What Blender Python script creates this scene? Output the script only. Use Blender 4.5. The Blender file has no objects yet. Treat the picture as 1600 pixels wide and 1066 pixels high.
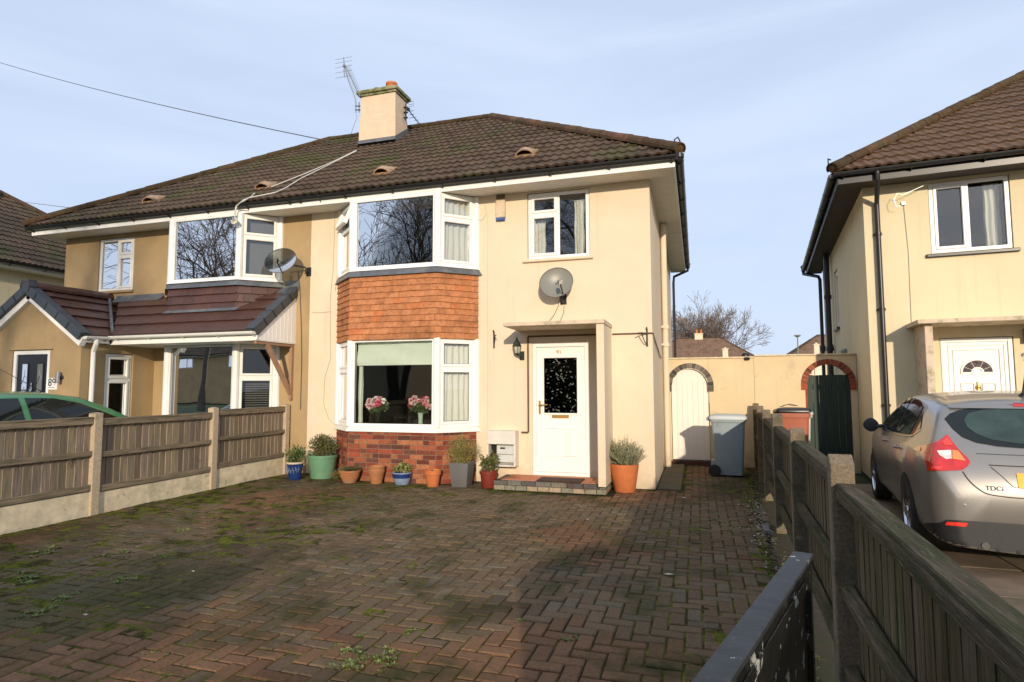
import bpy, bmesh, math, random
import numpy as np
from mathutils import Vector, Matrix, noise as mnoise
from mathutils.bvhtree import BVHTree
R = math.radians
sc = bpy.context.scene
COL = sc.collection
rnd = random.Random(7)

# ---------------------------------------------------------------- camera
CAM_H = 1.53
YAW, PITCH, ROLL = R(17.14), R(4.344), R(-0.18)
fw = Vector((-math.sin(YAW)*math.cos(PITCH), math.cos(YAW)*math.cos(PITCH), math.sin(PITCH)))
rt0 = Vector((math.cos(YAW), math.sin(YAW), 0)); up0 = rt0.cross(fw)
rt = rt0*math.cos(ROLL)+up0*math.sin(ROLL); up = -rt0*math.sin(ROLL)+up0*math.cos(ROLL)
cam = bpy.data.cameras.new('camera'); co = bpy.data.objects.new('camera', cam); COL.objects.link(co)
m = Matrix((rt, up, -fw)).transposed().to_4x4(); m.translation = Vector((0, 0, CAM_H)); co.matrix_world = m
cam.sensor_width = 36; cam.lens = 932.56/1600*36; cam.clip_start = .05; cam.clip_end = 2000
sc.camera = co
sc.render.resolution_x = 1024; sc.render.resolution_y = 682
CP = Vector((0, 0, CAM_H)); FP = 932.56
def ray(x, y): return rt*((x-800)/FP)+up*((533-y)/FP)+fw
def onY(x, y, d): r = ray(x, y); return CP+r*(d/r.y)
def onX(x, y, d): r = ray(x, y); return CP+r*(d/r.x)
def onZ(x, y, z=0.): r = ray(x, y); return CP+r*((z-CAM_H)/r.z)

# ---------------------------------------------------------------- sky, sun, exposure
SUN_AZ, SUN_EL = R(17.5), R(13.5)
w = bpy.data.worlds.new("World"); sc.world = w; w.use_nodes = True
nt = w.node_tree; nt.nodes.clear()
def N(nt, t, **k):
    n = nt.nodes.new(t)
    for a, b in k.items():
        if a.startswith('i_'):
            key = a[2:]; key = int(key) if key.isdigit() else key.replace('_', ' ')
            n.inputs[key].default_value = b
        else: setattr(n, a, b)
    return n
out = N(nt, 'ShaderNodeOutputWorld'); bg = N(nt, 'ShaderNodeBackground'); bg.inputs['Strength'].default_value = .15
sky = N(nt, 'ShaderNodeTexSky', sky_type='NISHITA', sun_disc=False, sun_elevation=SUN_EL, sun_rotation=math.pi-SUN_AZ, air_density=1.0, dust_density=1.2, ozone_density=1.5)
tc = N(nt, 'ShaderNodeTexCoord'); mp = N(nt, 'ShaderNodeMapping'); mp.inputs['Scale'].default_value = (1.6, 1.6, 8.5)
mp.inputs['Rotation'].default_value = (R(6), R(-5), R(20))
nz = N(nt, 'ShaderNodeTexNoise', i_Scale=1.5, i_Detail=4.0, i_Roughness=.5, i_Distortion=.6)
cr = N(nt, 'ShaderNodeMapRange', i_1=.34, i_2=.70, i_3=.80, i_4=.98)
mix = N(nt, 'ShaderNodeMix', data_type='RGBA'); mix.inputs['B'].default_value = (4.55, 5.35, 6.9, 1)
nt.links.new(tc.outputs['Generated'], mp.inputs['Vector']); nt.links.new(mp.outputs[0], nz.inputs['Vector'])
nt.links.new(nz.outputs['Fac'], cr.inputs[0]); nt.links.new(cr.outputs[0], mix.inputs['Factor'])
nt.links.new(sky.outputs[0], mix.inputs['A']); nt.links.new(mix.outputs['Result'], bg.inputs['Color']); nt.links.new(bg.outputs[0], out.inputs[0])
sl = bpy.data.lights.new('sun', 'SUN'); sl.energy = 3.9; sl.angle = R(1.0); sl.color = (1, .84, .64)
so = bpy.data.objects.new('sun', sl); COL.objects.link(so)
sd = Vector((math.sin(SUN_AZ)*math.cos(SUN_EL), -math.cos(SUN_AZ)*math.cos(SUN_EL), math.sin(SUN_EL)))
so.rotation_euler = sd.to_track_quat('Z', 'Y').to_euler()
sc.view_settings.view_transform = 'Standard'; sc.view_settings.look = 'None'; sc.view_settings.gamma = 1
sc.view_settings.exposure = 0
try: sc.view_settings.use_curve_mapping = False
except Exception: pass

# ---------------------------------------------------------------- helpers
def V(*a): return Vector(a)
class Fr:
    """a frame: u along a wall, n outward, z up"""
    def __init__(s, o, u, n=None, z=(0, 0, 1)):
        s.o = Vector(o); s.u = Vector(u).normalized(); s.z = Vector(z).normalized()
        s.n = Vector(n).normalized() if n is not None else s.u.cross(s.z).normalized()
    def p(s, u, n, z): return s.o+s.u*u+s.n*n+s.z*z
    def tilt(s, u, n, z, a):
        """frame with its origin at (u,n,z), n and z turned by a about u"""
        q = Matrix.Rotation(a, 3, s.u)
        return Fr(s.p(u, n, z), s.u, q@s.n, q@s.z)
class MB:
    def __init__(s): s.v = []; s.f = []; s.c = []; s.m = []
    def add(s, vs, fs, col=(1, 1, 1), mi=0):
        b = len(s.v); s.v += [tuple(x) for x in vs]
        for f in fs: s.f.append(tuple(b+i for i in f)); s.c.append(col); s.m.append(mi)
    def box(s, fr, u0, u1, n0, n1, z0, z1, col=(1, 1, 1), mi=0):
        P = [fr.p(u, n, z) for z in (z0, z1) for n in (n0, n1) for u in (u0, u1)]
        s.add(P, [(0, 2, 3, 1), (4, 5, 7, 6), (0, 1, 5, 4), (2, 6, 7, 3), (0, 4, 6, 2), (1, 3, 7, 5)], col, mi)
    def cbox(s, fr, u0, u1, n0, n1, z0, z1, c=.004, col=(1, 1, 1), mi=0):
        """box with its front (n1) edges chamfered"""
        P = [fr.p(u, n0, z) for z in (z0, z1) for u in (u0, u1)]
        P += [fr.p(u, n1-c, z) for z in (z0, z1) for u in (u0, u1)]
        P += [fr.p(u, n1, z) for z in (z0+c, z1-c) for u in (u0+c, u1-c)]
        F = [(0, 2, 3, 1)]
        for a, b in ((0, 4), (4, 8)):
            F += [(a, a+1, b+1, b), (a+1, a+3, b+3, b+1), (a+3, a+2, b+2, b+3), (a+2, a, b, b+2)]
        F += [(8, 9, 11, 10)]
        s.add(P, F, col, mi)
    def quad(s, a, b, c, d, col=(1, 1, 1), mi=0): s.add([a, b, c, d], [(0, 1, 2, 3)], col, mi)
    def tube(s, pts, r, n=8, cap=True, col=(1, 1, 1), mi=0, half=False):
        pts = [Vector(p) for p in pts]; rs = r if isinstance(r, (list, tuple)) else [r]*len(pts)
        rings = []; ref = None
        for i, p in enumerate(pts):
            t = (pts[min(i+1, len(pts)-1)]-pts[max(i-1, 0)]).normalized()
            if ref is None:
                ref = V(0, 0, 1) if abs(t.z) < .9 else V(0, 1, 0)
            a = t.cross(ref)
            if a.length < 1e-6: a = t.cross(V(1, .1, 0))
            a.normalize(); b = a.cross(t).normalized(); ref = b
            rings.append([p+a*math.cos(2*math.pi*k/n)*rs[i]+b*math.sin(2*math.pi*k/n)*rs[i] for k in range(n)])
        vs = [v for q in rings for v in q]; fs = []
        for i in range(len(pts)-1):
            for k in range(n):
                k2 = (k+1) % n; fs.append((i*n+k, i*n+k2, (i+1)*n+k2, (i+1)*n+k))
        if cap: fs += [tuple(range(n-1, -1, -1)), tuple((len(pts)-1)*n+k for k in range(n))]
        s.add(vs, fs, col, mi)
    def lathe(s, o, prof, n=24, axis=None, col=(1, 1, 1), mi=0, wob=0, sq=0):
        """prof: list of (radius, height); sq>0 squares the section off"""
        o = Vector(o); z = Vector(axis).normalized() if axis is not None else V(0, 0, 1)
        a = z.orthogonal().normalized() if axis is not None else V(1, 0, 0); b = z.cross(a)
        vs = []
        for r_, h in prof:
            for k in range(n):
                t = 2*math.pi*k/n; q = 1
                if sq: q = 1/max(abs(math.cos(t)), abs(math.sin(t)))**sq
                vs.append(o+z*h+(a*math.cos(t)+b*math.sin(t))*r_*q*(1+wob*mnoise.noise(V(math.cos(t), math.sin(t), h*3))))
        fs = []
        for i in range(len(prof)-1):
            for k in range(n):
                k2 = (k+1) % n; fs.append((i*n+k, i*n+k2, (i+1)*n+k2, (i+1)*n+k))
        if prof[0][0] > 1e-4: fs.append(tuple(range(n-1, -1, -1)))
        if prof[-1][0] > 1e-4: fs.append(tuple((len(prof)-1)*n+k for k in range(n)))
        s.add(vs, fs, col, mi)
    def build(s, name, mats, parent=None, smooth=False, bevel=0, merge=False):
        me = bpy.data.meshes.new(name)
        me.from_pydata(s.v, [], s.f)
        if not isinstance(mats, (list, tuple)): mats = [mats]
        for q in mats: me.materials.append(q)
        me.polygons.foreach_set('material_index', s.m)
        ca = me.color_attributes.new('Col', 'FLOAT_COLOR', 'CORNER')
        ar = np.ones((len(me.loops), 4), dtype=np.float32); tot = np.array([len(f) for f in s.f])
        ar[:, :3] = np.repeat(np.array(s.c, dtype=np.float32), tot, axis=0)
        ca.data.foreach_set('color', ar.ravel())
        if merge:
            bm = bmesh.new(); bm.from_mesh(me); bmesh.ops.remove_doubles(bm, verts=bm.verts, dist=1e-4)
            bmesh.ops.recalc_face_normals(bm, faces=bm.faces); bm.to_mesh(me); bm.free()
        if smooth:
            me.polygons.foreach_set('use_smooth', [True]*len(me.polygons))
            try: me.set_sharp_from_angle(angle=R(smooth if smooth > 1 else 40))
            except Exception: pass
        me.update()
        o = bpy.data.objects.new(name, me); COL.objects.link(o)
        if bevel:
            b = o.modifiers.new('bevel', 'BEVEL'); b.width = bevel; b.segments = 2; b.limit_method = 'ANGLE'; b.angle_limit = R(40)
        if parent is not None: attach(o, parent)
        return o
LOC = {}
def attach(o, parent):
    o.parent = parent
    if parent.type == 'EMPTY': o.matrix_parent_inverse = Matrix.Translation(-parent.location)
def tag(o, label=None, cat=None, group=None, kind=None):
    if label: o['label'] = label
    if cat: o['category'] = cat
    if group: o['group'] = group
    if kind: o['kind'] = kind
    return o
def thing(name, loc, label, cat, group=None):
    o = bpy.data.objects.new(name, None); COL.objects.link(o); o.location = loc; o.empty_display_size = .2
    return tag(o, label, cat, group)

# ---------------------------------------------------------------- materials
def mat(name, col=(.5, .5, .5), rough=.7, metal=0, var=.15, vs=6., bump=.0, bs=60., usecol=False, spec=None, coat=0, stretch=None, second=None, sec=(.5, .7, 3.), third=None, thr=(.6, .75, 1.2), sheen=0, trans=0, bdist=.01, grime=None):
    """base colour varied by noise; 'second' and 'third' are patches of another colour (dirt, moss, lichen)"""
    mt = bpy.data.materials.new(name); mt.use_nodes = True; nt = mt.node_tree; nt.nodes.clear(); L = nt.links.new
    out = N(nt, 'ShaderNodeOutputMaterial'); b = N(nt, 'ShaderNodeBsdfPrincipled'); L(b.outputs[0], out.inputs[0])
    b.inputs['Roughness'].default_value = rough; b.inputs['Metallic'].default_value = metal
    if spec is not None: b.inputs['Specular IOR Level'].default_value = spec
    if coat: b.inputs['Coat Weight'].default_value = coat; b.inputs['Coat Roughness'].default_value = .05
    if trans: b.inputs['Transmission Weight'].default_value = trans
    t = N(nt, 'ShaderNodeTexCoord'); mp = N(nt, 'ShaderNodeMapping')
    if stretch: mp.inputs['Scale'].default_value = stretch
    L(t.outputs['Object'], mp.inputs[0])
    n1 = N(nt, 'ShaderNodeTexNoise', i_Scale=vs, i_Detail=6., i_Roughness=.6); L(mp.outputs[0], n1.inputs['Vector'])
    mr = N(nt, 'ShaderNodeMapRange', i_1=.3, i_2=.7, i_3=1-var, i_4=1+var); L(n1.outputs['Fac'], mr.inputs[0])
    sc_ = N(nt, 'ShaderNodeVectorMath', operation='SCALE'); L(mr.outputs[0], sc_.inputs['Scale'])
    if usecol:
        at = N(nt, 'ShaderNodeVertexColor', layer_name='Col'); mu = N(nt, 'ShaderNodeVectorMath', operation='MULTIPLY')
        L(at.outputs[0], mu.inputs[0]); mu.inputs[1].default_value = col; L(mu.outputs[0], sc_.inputs[0])
    else: sc_.inputs[0].default_value = col
    cur = sc_.outputs[0]
    for cc, (lo, hi, scale), dt in ((second, sec, 3.7), (third, thr, 11.3)):
        if cc is None: continue
        mp2 = N(nt, 'ShaderNodeMapping'); mp2.inputs['Location'].default_value = (dt, dt*2, dt); L(t.outputs['Object'], mp2.inputs[0])
        if stretch and scale > 3: mp2.inputs['Scale'].default_value = stretch
        n2 = N(nt, 'ShaderNodeTexNoise', i_Scale=scale, i_Detail=7., i_Roughness=.65); L(mp2.outputs[0], n2.inputs['Vector'])
        m2 = N(nt, 'ShaderNodeMapRange', i_1=lo, i_2=hi); L(n2.outputs['Fac'], m2.inputs[0])
        mx = N(nt, 'ShaderNodeMix', data_type='RGBA'); L(m2.outputs[0], mx.inputs['Factor']); L(cur, mx.inputs['A']); mx.inputs['B'].default_value = (*cc, 1)
        cur = mx.outputs['Result']
    if grime:                                        # splash-back dirt at the foot of a wall, faint runs down it
        sx = N(nt, 'ShaderNodeSeparateXYZ'); L(t.outputs['Object'], sx.inputs[0]); gn_ = N(nt, 'ShaderNodeTexNoise', i_Scale=5., i_Detail=6., i_Roughness=.7); L(t.outputs['Object'], gn_.inputs['Vector'])
        ad = N(nt, 'ShaderNodeMath', operation='MULTIPLY_ADD'); L(gn_.outputs['Fac'], ad.inputs[0]); ad.inputs[1].default_value = .9; L(sx.outputs['Z'], ad.inputs[2])
        mg = N(nt, 'ShaderNodeMapRange', i_1=.72, i_2=.38, i_3=0., i_4=.62); L(ad.outputs[0], mg.inputs[0])
        mp3 = N(nt, 'ShaderNodeMapping'); mp3.inputs['Scale'].default_value = (9, 9, .35); L(t.outputs['Object'], mp3.inputs[0]); n4 = N(nt, 'ShaderNodeTexNoise', i_Scale=1.3, i_Detail=5.); L(mp3.outputs[0], n4.inputs['Vector'])
        mr4 = N(nt, 'ShaderNodeMapRange', i_1=.58, i_2=.85, i_3=0., i_4=.30); L(n4.outputs['Fac'], mr4.inputs[0]); mxm = N(nt, 'ShaderNodeMath', operation='MAXIMUM'); L(mg.outputs[0], mxm.inputs[0]); L(mr4.outputs[0], mxm.inputs[1])
        mx = N(nt, 'ShaderNodeMix', data_type='RGBA'); L(mxm.outputs[0], mx.inputs['Factor']); L(cur, mx.inputs['A']); mx.inputs['B'].default_value = (*grime, 1); cur = mx.outputs['Result']
    L(cur, b.inputs['Base Color'])
    if bump:
        n3 = N(nt, 'ShaderNodeTexNoise', i_Scale=bs, i_Detail=4.); L(mp.outputs[0], n3.inputs['Vector'])
        bp = N(nt, 'ShaderNodeBump', i_Strength=bump, i_Distance=bdist); L(n3.outputs['Fac'], bp.inputs['Height']); L(bp.outputs[0], b.inputs['Normal'])
    mt['out'] = 1
    return mt
def glass_mat(name, tint=(.955, .97, .96), ior=2.1, rough=.0):
    mt = bpy.data.materials.new(name); mt.use_nodes = True; nt = mt.node_tree; nt.nodes.clear(); L = nt.links.new
    out = N(nt, 'ShaderNodeOutputMaterial'); mx = N(nt, 'ShaderNodeMixShader'); L(mx.outputs[0], out.inputs[0])
    tr = N(nt, 'ShaderNodeBsdfTransparent'); tr.inputs[0].default_value = (*tint, 1)
    gl = N(nt, 'ShaderNodeBsdfGlossy'); gl.inputs['Roughness'].default_value = rough
    fr = N(nt, 'ShaderNodeFresnel'); fr.inputs[0].default_value = ior
    # panes are never perfectly flat
    t = N(nt, 'ShaderNodeTexCoord'); n3 = N(nt, 'ShaderNodeTexNoise', i_Scale=1.3, i_Detail=1.); L(t.outputs['Object'], n3.inputs['Vector'])
    bp = N(nt, 'ShaderNodeBump', i_Strength=.12, i_Distance=.02); L(n3.outputs['Fac'], bp.inputs['Height']); L(bp.outputs[0], gl.inputs['Normal'])
    L(fr.outputs[0], mx.inputs[0]); L(tr.outputs[0], mx.inputs[1]); L(gl.outputs[0], mx.inputs[2])
    return mt
def thin_cloth(name, col, t=.35):
    mt = bpy.data.materials.new(name); mt.use_nodes = True; nt = mt.node_tree; nt.nodes.clear(); L = nt.links.new
    out = N(nt, 'ShaderNodeOutputMaterial'); mx = N(nt, 'ShaderNodeMixShader'); L(mx.outputs[0], out.inputs[0]); mx.inputs[0].default_value = t
    d = N(nt, 'ShaderNodeBsdfDiffuse'); d.inputs[0].default_value = (*col, 1); q = N(nt, 'ShaderNodeBsdfTranslucent'); q.inputs[0].default_value = (*col, 1)
    L(d.outputs[0], mx.inputs[1]); L(q.outputs[0], mx.inputs[2])
    return mt
def leaf_mat(name, col=(1, 1, 1)):
    mt = mat(name, col, .55, usecol=True, var=.25, vs=9)
    return mt
M = {}
M['cream'] = mat('cream_render', (.73, .61, .445), .9, grime=(.42, .34, .22), var=.05, vs=1.3, bump=.5, bs=170, second=(.64, .51, .34), sec=(.58, .9, 1.1), third=(.5, .44, .3), thr=(.74, .9, 9))
M['cream_wall'] = mat('cream_garden_wall_paint', (.66, .53, .33), .9, grime=(.36, .29, .17), var=.07, vs=2.2, bump=.35, bs=120, second=(.42, .36, .24), sec=(.60, .80, 1.7), third=(.3, .3, .18), thr=(.66, .82, 6))
M['ochre'] = mat('ochre_render', (.39, .275, .14), .9, grime=(.26, .18, .09), var=.08, vs=1.2, bump=.3, bs=170, second=(.30, .205, .10), sec=(.48, .75, .9))
M['pale_yellow'] = mat('pale_yellow_render', (.70, .605, .40), .9, grime=(.40, .33, .2), var=.05, vs=1.1, bump=.3, bs=150, second=(.62, .52, .3), sec=(.6, .85, 1.2))
M['upvc'] = mat('white_upvc', (.86, .85, .82), .28, var=.03, vs=3)
M['upvc2'] = mat('aged_white_upvc', (.78, .78, .74), .35, var=.05, vs=4)
M['soffit'] = mat('soffit_board', (.74, .71, .64), .6, var=.05, vs=3, second=(.5, .46, .38), sec=(.6, .85, 2))
M['black'] = mat('black_plastic', (.018, .018, .02), .35, var=.2, vs=8)
M['rubber'] = mat('rubber', (.02, .02, .02), .8)
M['lead'] = mat('lead_flashing', (.125, .135, .15), .5, var=.25, vs=5, metal=.3, second=(.22, .22, .21), sec=(.5, .75, 4))
M['mortar'] = mat('mortar', (.24, .165, .115), .95, var=.2, vs=30)
M['roof'] = mat('roof_tiles', (.108, .073, .050), .88, usecol=True, var=.3, vs=22, bump=.3, bs=220, second=(.040, .030, .020), sec=(.46, .72, 3.0), third=(.062, .075, .02), thr=(.50, .68, .8), spec=.25)
M['roof2'] = mat('roof_tiles_red_brown', (.135, .082, .052), .88, usecol=True, var=.3, vs=22, bump=.3, bs=220, second=(.07, .045, .028), sec=(.5, .75, 2.4), spec=.25)
M['roof_far'] = mat('distant_roof_tiles', (.21, .125, .08), .9, usecol=True, var=.3, vs=6, second=(.10, .065, .04), sec=(.5, .75, 1.2))
M['ridge'] = mat('ridge_tiles', (.115, .068, .042), .9, usecol=True, var=.3, vs=14, bump=.4, bs=90, second=(.07, .06, .03), sec=(.5, .68, 4), third=(.5, .42, .3), thr=(.68, .76, 9), spec=.2)
M['brown_tile'] = mat('smooth_brown_tiles', (.085, .040, .030), .45, usecol=True, var=.15, vs=12, bump=.1, bs=100)
M['grey_tile'] = mat('dark_grey_verge_tiles', (.045, .055, .065), .45, usecol=True, var=.15, vs=12)
M['orange_tile'] = mat('clay_hung_tiles', (1, 1, 1), .85, usecol=True, var=.22, vs=18, bump=.4, bs=120, second=(.20, .085, .035), sec=(.50, .72, 2.2), spec=.2)
M['brick'] = mat('red_bricks', (1, 1, 1), .9, usecol=True, var=.28, vs=30, bump=.5, bs=130, second=(.10, .045, .03), sec=(.56, .78, 3), spec=.2)
M['concrete'] = mat('concrete', (.68, .58, .40), .9, var=.2, vs=9, bump=.5, bs=130, second=(.36, .32, .20), sec=(.54, .76, 3), third=(.13, .14, .05), thr=(.62, .76, 6))
M['post'] = mat('concrete_post', (.48, .385, .26), .92, var=.25, vs=60, bump=.7, bs=160, second=(.16, .14, .08), sec=(.55, .75, 5))
M['post_dark'] = mat('mossy_concrete_post', (.20, .155, .10), .92, var=.3, vs=60, bump=.9, bs=160, second=(.075, .072, .04), sec=(.45, .70, 4), third=(.30, .26, .17), thr=(.62, .75, 12))
M['canopy'] = mat('canopy_concrete', (.62, .50, .37), .9, var=.1, vs=5, bump=.3, bs=120, second=(.35, .32, .2), sec=(.52, .66, 7))
M['timber'] = mat('weathered_timber', (.27, .215, .155), .85, usecol=True, var=.20, vs=6, stretch=(6, 6, .55), bump=.6, bs=16, second=(.16, .135, .105), sec=(.46, .72, 5), third=(.10, .075, .05), thr=(.64, .74, 2.5), spec=.25)
M['timber_h'] = mat('weathered_rail', (.23, .18, .12), .85, usecol=True, var=.32, vs=6, stretch=(5, .5, 7), bump=.6, bs=16, second=(.07, .07, .04), sec=(.46, .72, 5), spec=.25)
M['timber_g'] = mat('green_stained_timber', (.145, .112, .074), .88, usecol=True, var=.4, vs=6, stretch=(6, 6, .55), bump=.8, bs=18, second=(.065, .072, .028), sec=(.42, .66, 4), third=(.21, .20, .15), thr=(.6, .7, 7), spec=.2)
M['timber_gh'] = mat('green_stained_rail', (.105, .080, .052), .88, usecol=True, var=.5, vs=9, stretch=(7, .6, 9), bump=1, bs=30, second=(.045, .052, .018), sec=(.42, .64, 4), third=(.26, .25, .19), thr=(.62, .7, 9), spec=.2)
M['raw_wood'] = mat('bare_wood', (.34, .20, .12), .75, var=.2, vs=8, stretch=(4, 4, .6))
M['dark_brown'] = mat('brown_pipe', (.10, .06, .035), .6)
M['brass'] = mat('brass', (.62, .36, .10), .35, metal=.8, var=.1)
M['chrome'] = mat('chrome', (.6, .6, .62), .18, metal=1, var=.05)
M['alu'] = mat('aluminium_rods', (.35, .35, .36), .4, metal=.7)
M['dish'] = mat('dish_mesh_grey', (.10, .105, .10), .45, var=.1, metal=.3)
M['dishgrey'] = mat('dish_pale_grey', (.21, .21, .18), .4, var=.08, vs=4)
M['terracotta'] = mat('terracotta', (.52, .155, .05), .85, var=.15, vs=7, second=(.36, .13, .055), sec=(.55, .75, 4))
M['terracotta2'] = mat('old_terracotta', (.38, .155, .06), .85, var=.2, vs=9, second=(.3, .2, .11), sec=(.5, .7, 5))
M['soil'] = mat('soil', (.045, .03, .018), .95, var=.4, vs=30, bump=1, bs=60)
M['blue_glaze'] = mat('blue_glaze', (.015, .035, .15), .15, var=.25, vs=8)
M['glaze_pale'] = mat('pale_glaze', (.20, .27, .38), .2, var=.2, vs=10)
M['green_plastic'] = mat('green_plastic_pot', (.13, .27, .16), .45, var=.08, vs=5, second=(.2, .32, .2), sec=(.5, .8, 4))
M['red_pot'] = mat('dark_red_pot', (.19, .03, .018), .4, var=.12, vs=8)
M['grey_pot'] = mat('grey_planter', (.13, .125, .125), .55, var=.06)
M['bin'] = mat('blue_grey_bin', (.26, .32, .34), .5, var=.06, vs=4, bump=.1, bs=200)
M['bin_lid'] = mat('faded_bin_lid', (.50, .54, .54), .5, var=.08)
M['bin_red'] = mat('red_brown_bin', (.36, .095, .045), .5, var=.08, vs=4)
M['white_paint'] = mat('white_painted_wood', (.80, .74, .66), .6, var=.05, vs=3, stretch=(3, 3, .3), second=(.62, .53, .42), sec=(.58, .85, 2))
M['green_paint'] = mat('dark_green_painted_wood', (.011, .030, .020), .6, var=.3, vs=4, stretch=(5, 5, .4), bump=.3, bs=20)
M['black_door'] = mat('black_door', (.012, .012, .016), .25, var=.1)
M['black_paint'] = mat('worn_black_paint', (.014, .014, .013), .22, var=.4, vs=7, bump=.5, bs=25, second=(.07, .065, .02), sec=(.60, .74, 6), third=(.5, .5, .44), thr=(.615, .63, 12))
M['grey_paint'] = mat('slate_blue_paint', (.040, .044, .048), .5, var=.25, vs=10, bump=.25, bs=18, spec=.2, second=(.07, .07, .075), sec=(.55, .75, 30), third=(.6, .6, .58), thr=(.645, .655, 9))
M['dark_room'] = mat('room_interior', (.020, .018, .016), .9, var=.2, vs=2)
M['dark'] = mat('dark_void', (.012, .011, .011), .9)
M['net'] = thin_cloth('net_curtain', (.92, .92, .87), .25)
M['blind_green'] = thin_cloth('pale_green_blind', (.80, .89, .81), .2)
M['blind_white'] = thin_cloth('slatted_blind', (.20, .20, .20), .15)
M['glass'] = glass_mat('window_glass', ior=1.85)
M['glass_lo'] = glass_mat('window_glass_clear', ior=1.55)
M['vase'] = glass_mat('vase_glass', (.6, .75, .62), 1.5)
M['leaf'] = leaf_mat('leaves')
M['bark'] = mat('bark', (.085, .07, .055), .9, var=.3, vs=8, bump=.6, bs=40)
M['twig'] = mat('twigs', (.17, .125, .09), .9, var=.2, vs=8)
M['wire'] = mat('cable', (.06, .06, .06), .6)
M['cable_white'] = mat('white_cable', (.6, .57, .5), .5)
M['grout'] = mat('mossy_joint_sand', (.050, .038, .022), .97, var=.4, vs=25, bump=.8, bs=150, second=(.040, .046, .014), sec=(.46, .64, 2.2))
M['slab'] = mat('paving_slabs', (.19, .145, .09), .9, usecol=True, var=.2, vs=5, bump=.3, bs=100, second=(.10, .085, .05), sec=(.5, .72, 2))
M['grass'] = mat('lawn', (.045, .065, .018), .95, var=.4, vs=3, bump=1, bs=40)
M['asphalt'] = mat('asphalt', (.05, .05, .05), .9, var=.2, vs=20, bump=.4, bs=200)
M['pavement'] = mat('pavement', (.2, .19, .17), .9, var=.15, vs=8)
# ================================================================ GROUND
FEN = lambda y: .50+.045*y            # line of the right-hand fence
WX, WY = (1, 0, 0), (0, 1, 0)
G = Fr((0, 0, 0), (1, 0, 0), (0, 1, 0), (0, 0, 1))   # u = X, n = Y
mb = MB(); mb.box(G, -400, 400, -300, 500, -.6, -.09); tag(mb.build('ground', M['grass']), kind='structure')
mb = MB(); mb.box(G, -60, 60, -13.0, -6.2, -.3, -.085); tag(mb.build('road', M['asphalt']), kind='structure')
mb = MB()
for i in range(60): mb.cbox(Fr((-60+i*2, 0, 0), WX, WY), 0, 1.99, -6.2, -4.6, -.3, .0, .005)
tag(mb.build('pavement', M['pavement']), kind='structure')

def lowz(x, y): return .012*mnoise.noise(V(x*.7, y*.7, 12))+.006*mnoise.noise(V(x*2.2, y*2.2, 15))
# herringbone brick drive, every brick its own block
def hb(mb, x0, x1, y0, y1, keep):
    U = .105
    for i in range(int(x0/U)-2, int(x1/U)+2):
        for j in range(int(y0/U)-2, int(y1/U)+2):
            k = (i-j) % 4
            if k not in (0, 3): continue
            a, b = i*U, j*U
            lx, ly = (2*U, U) if k == 0 else (U, 2*U)
            cx, cy = a+lx/2, b+ly/2
            if not keep(a, b, a+lx, b+ly): continue
            n = mnoise.noise(V(cx*.55, cy*.55, 3)); n2 = mnoise.noise(V(cx*1.9, cy*1.9, 9)); r_ = rnd.random()
            # clay bricks: reds, browns and greyed ones
            rd_ = mnoise.noise(V(cx*.5+3, cy*.5, 21))+.25*(r_-.5)
            base = (.175, .095, .052) if rd_ > .22 else ((.148, .100, .060) if r_ < .75 else (.138, .107, .070))
            f = 1+.22*n+.18*n2+rnd.uniform(-.13, .13)
            # dirt and moss stains that lie in patches
            d = mnoise.noise(V(cx*.8+5, cy*.8, 1.5))+.35*mnoise.noise(V(cx*3, cy*3, 4))
            if d > .32: f *= 1-.38*min(1, (d-.32)*3)
            for (sx, sy, sr) in ((-1.5, 3.95, .30), (-1.3, 4.1, .22), (-2.15, 2.7, .38), (-2.05, 2.35, .25), (-.95, 5.6, .25)):
                q = math.hypot(cx-sx, (cy-sy)*1.2)/sr
                if q < 1: f *= .45+.4*q
            c = [base[0]*f, base[1]*f, base[2]*f]
            g = mnoise.noise(V(cx*.45-7, cy*.45, 7))*.9+(.42 if cx < -3.6 else 0)+max(0, (-cx-2.8))*.06+(.35*min(1, max(0, (cx-FEN(cy)+1.2)/.9)))+.4*mnoise.noise(V(cx*2.4, cy*2.4, 2))  # moss tint; the rise by the right fence also paints its shade deeper
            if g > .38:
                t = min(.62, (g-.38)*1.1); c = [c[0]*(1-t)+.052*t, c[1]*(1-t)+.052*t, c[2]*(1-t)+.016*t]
            s = .0055; zt = rnd.uniform(-.003, .003)+lowz(cx, cy); c1 = .008
            tx, ty = rnd.uniform(-.0032, .0032), rnd.uniform(-.0032, .0032)
            X0, X1, Y0, Y1 = a+s, a+lx-s, b+s, b+ly-s
            def Z(x, y, z): return zt+z+(x-cx)/.1*tx+(y-cy)/.1*ty
            P = [(x, y, Z(x, y, -.02)) for y in (Y0, Y1) for x in (X0, X1)]
            P += [(x, y, Z(x, y, -.006)) for y in (Y0, Y1) for x in (X0, X1)]
            P += [(x, y, Z(x, y, 0)) for y in (Y0+c1, Y1-c1) for x in (X0+c1, X1-c1)]
            F = []
            for q, w_ in ((0, 4), (4, 8)):
                F += [(q, q+1, w_+1, w_), (q+1, q+3, w_+3, w_+1), (q+3, q+2, w_+2, w_+3), (q+2, q, w_, w_+2)]
            F.append((8, 9, 11, 10)); mb.add(P, F, c)
DX0, DX1 = -7.0, 1.05
def keep(a, b, c, d):
    if a < DX0 or b < -4.5 or d > 12.15: return False
    if c > FEN(b)-.17-.05*mnoise.noise(V(0, b, 0)): return False
    if d > 9.16 and a < -.24: return False
    if b > 8.74 and -6.05 < c and a < -3.4: return False
    if d > 8.72 and -5.6 < c and a < -3.8: return False
    if d > 8.50 and c > -2.95 and a < -1.2: return False
    return True
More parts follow.
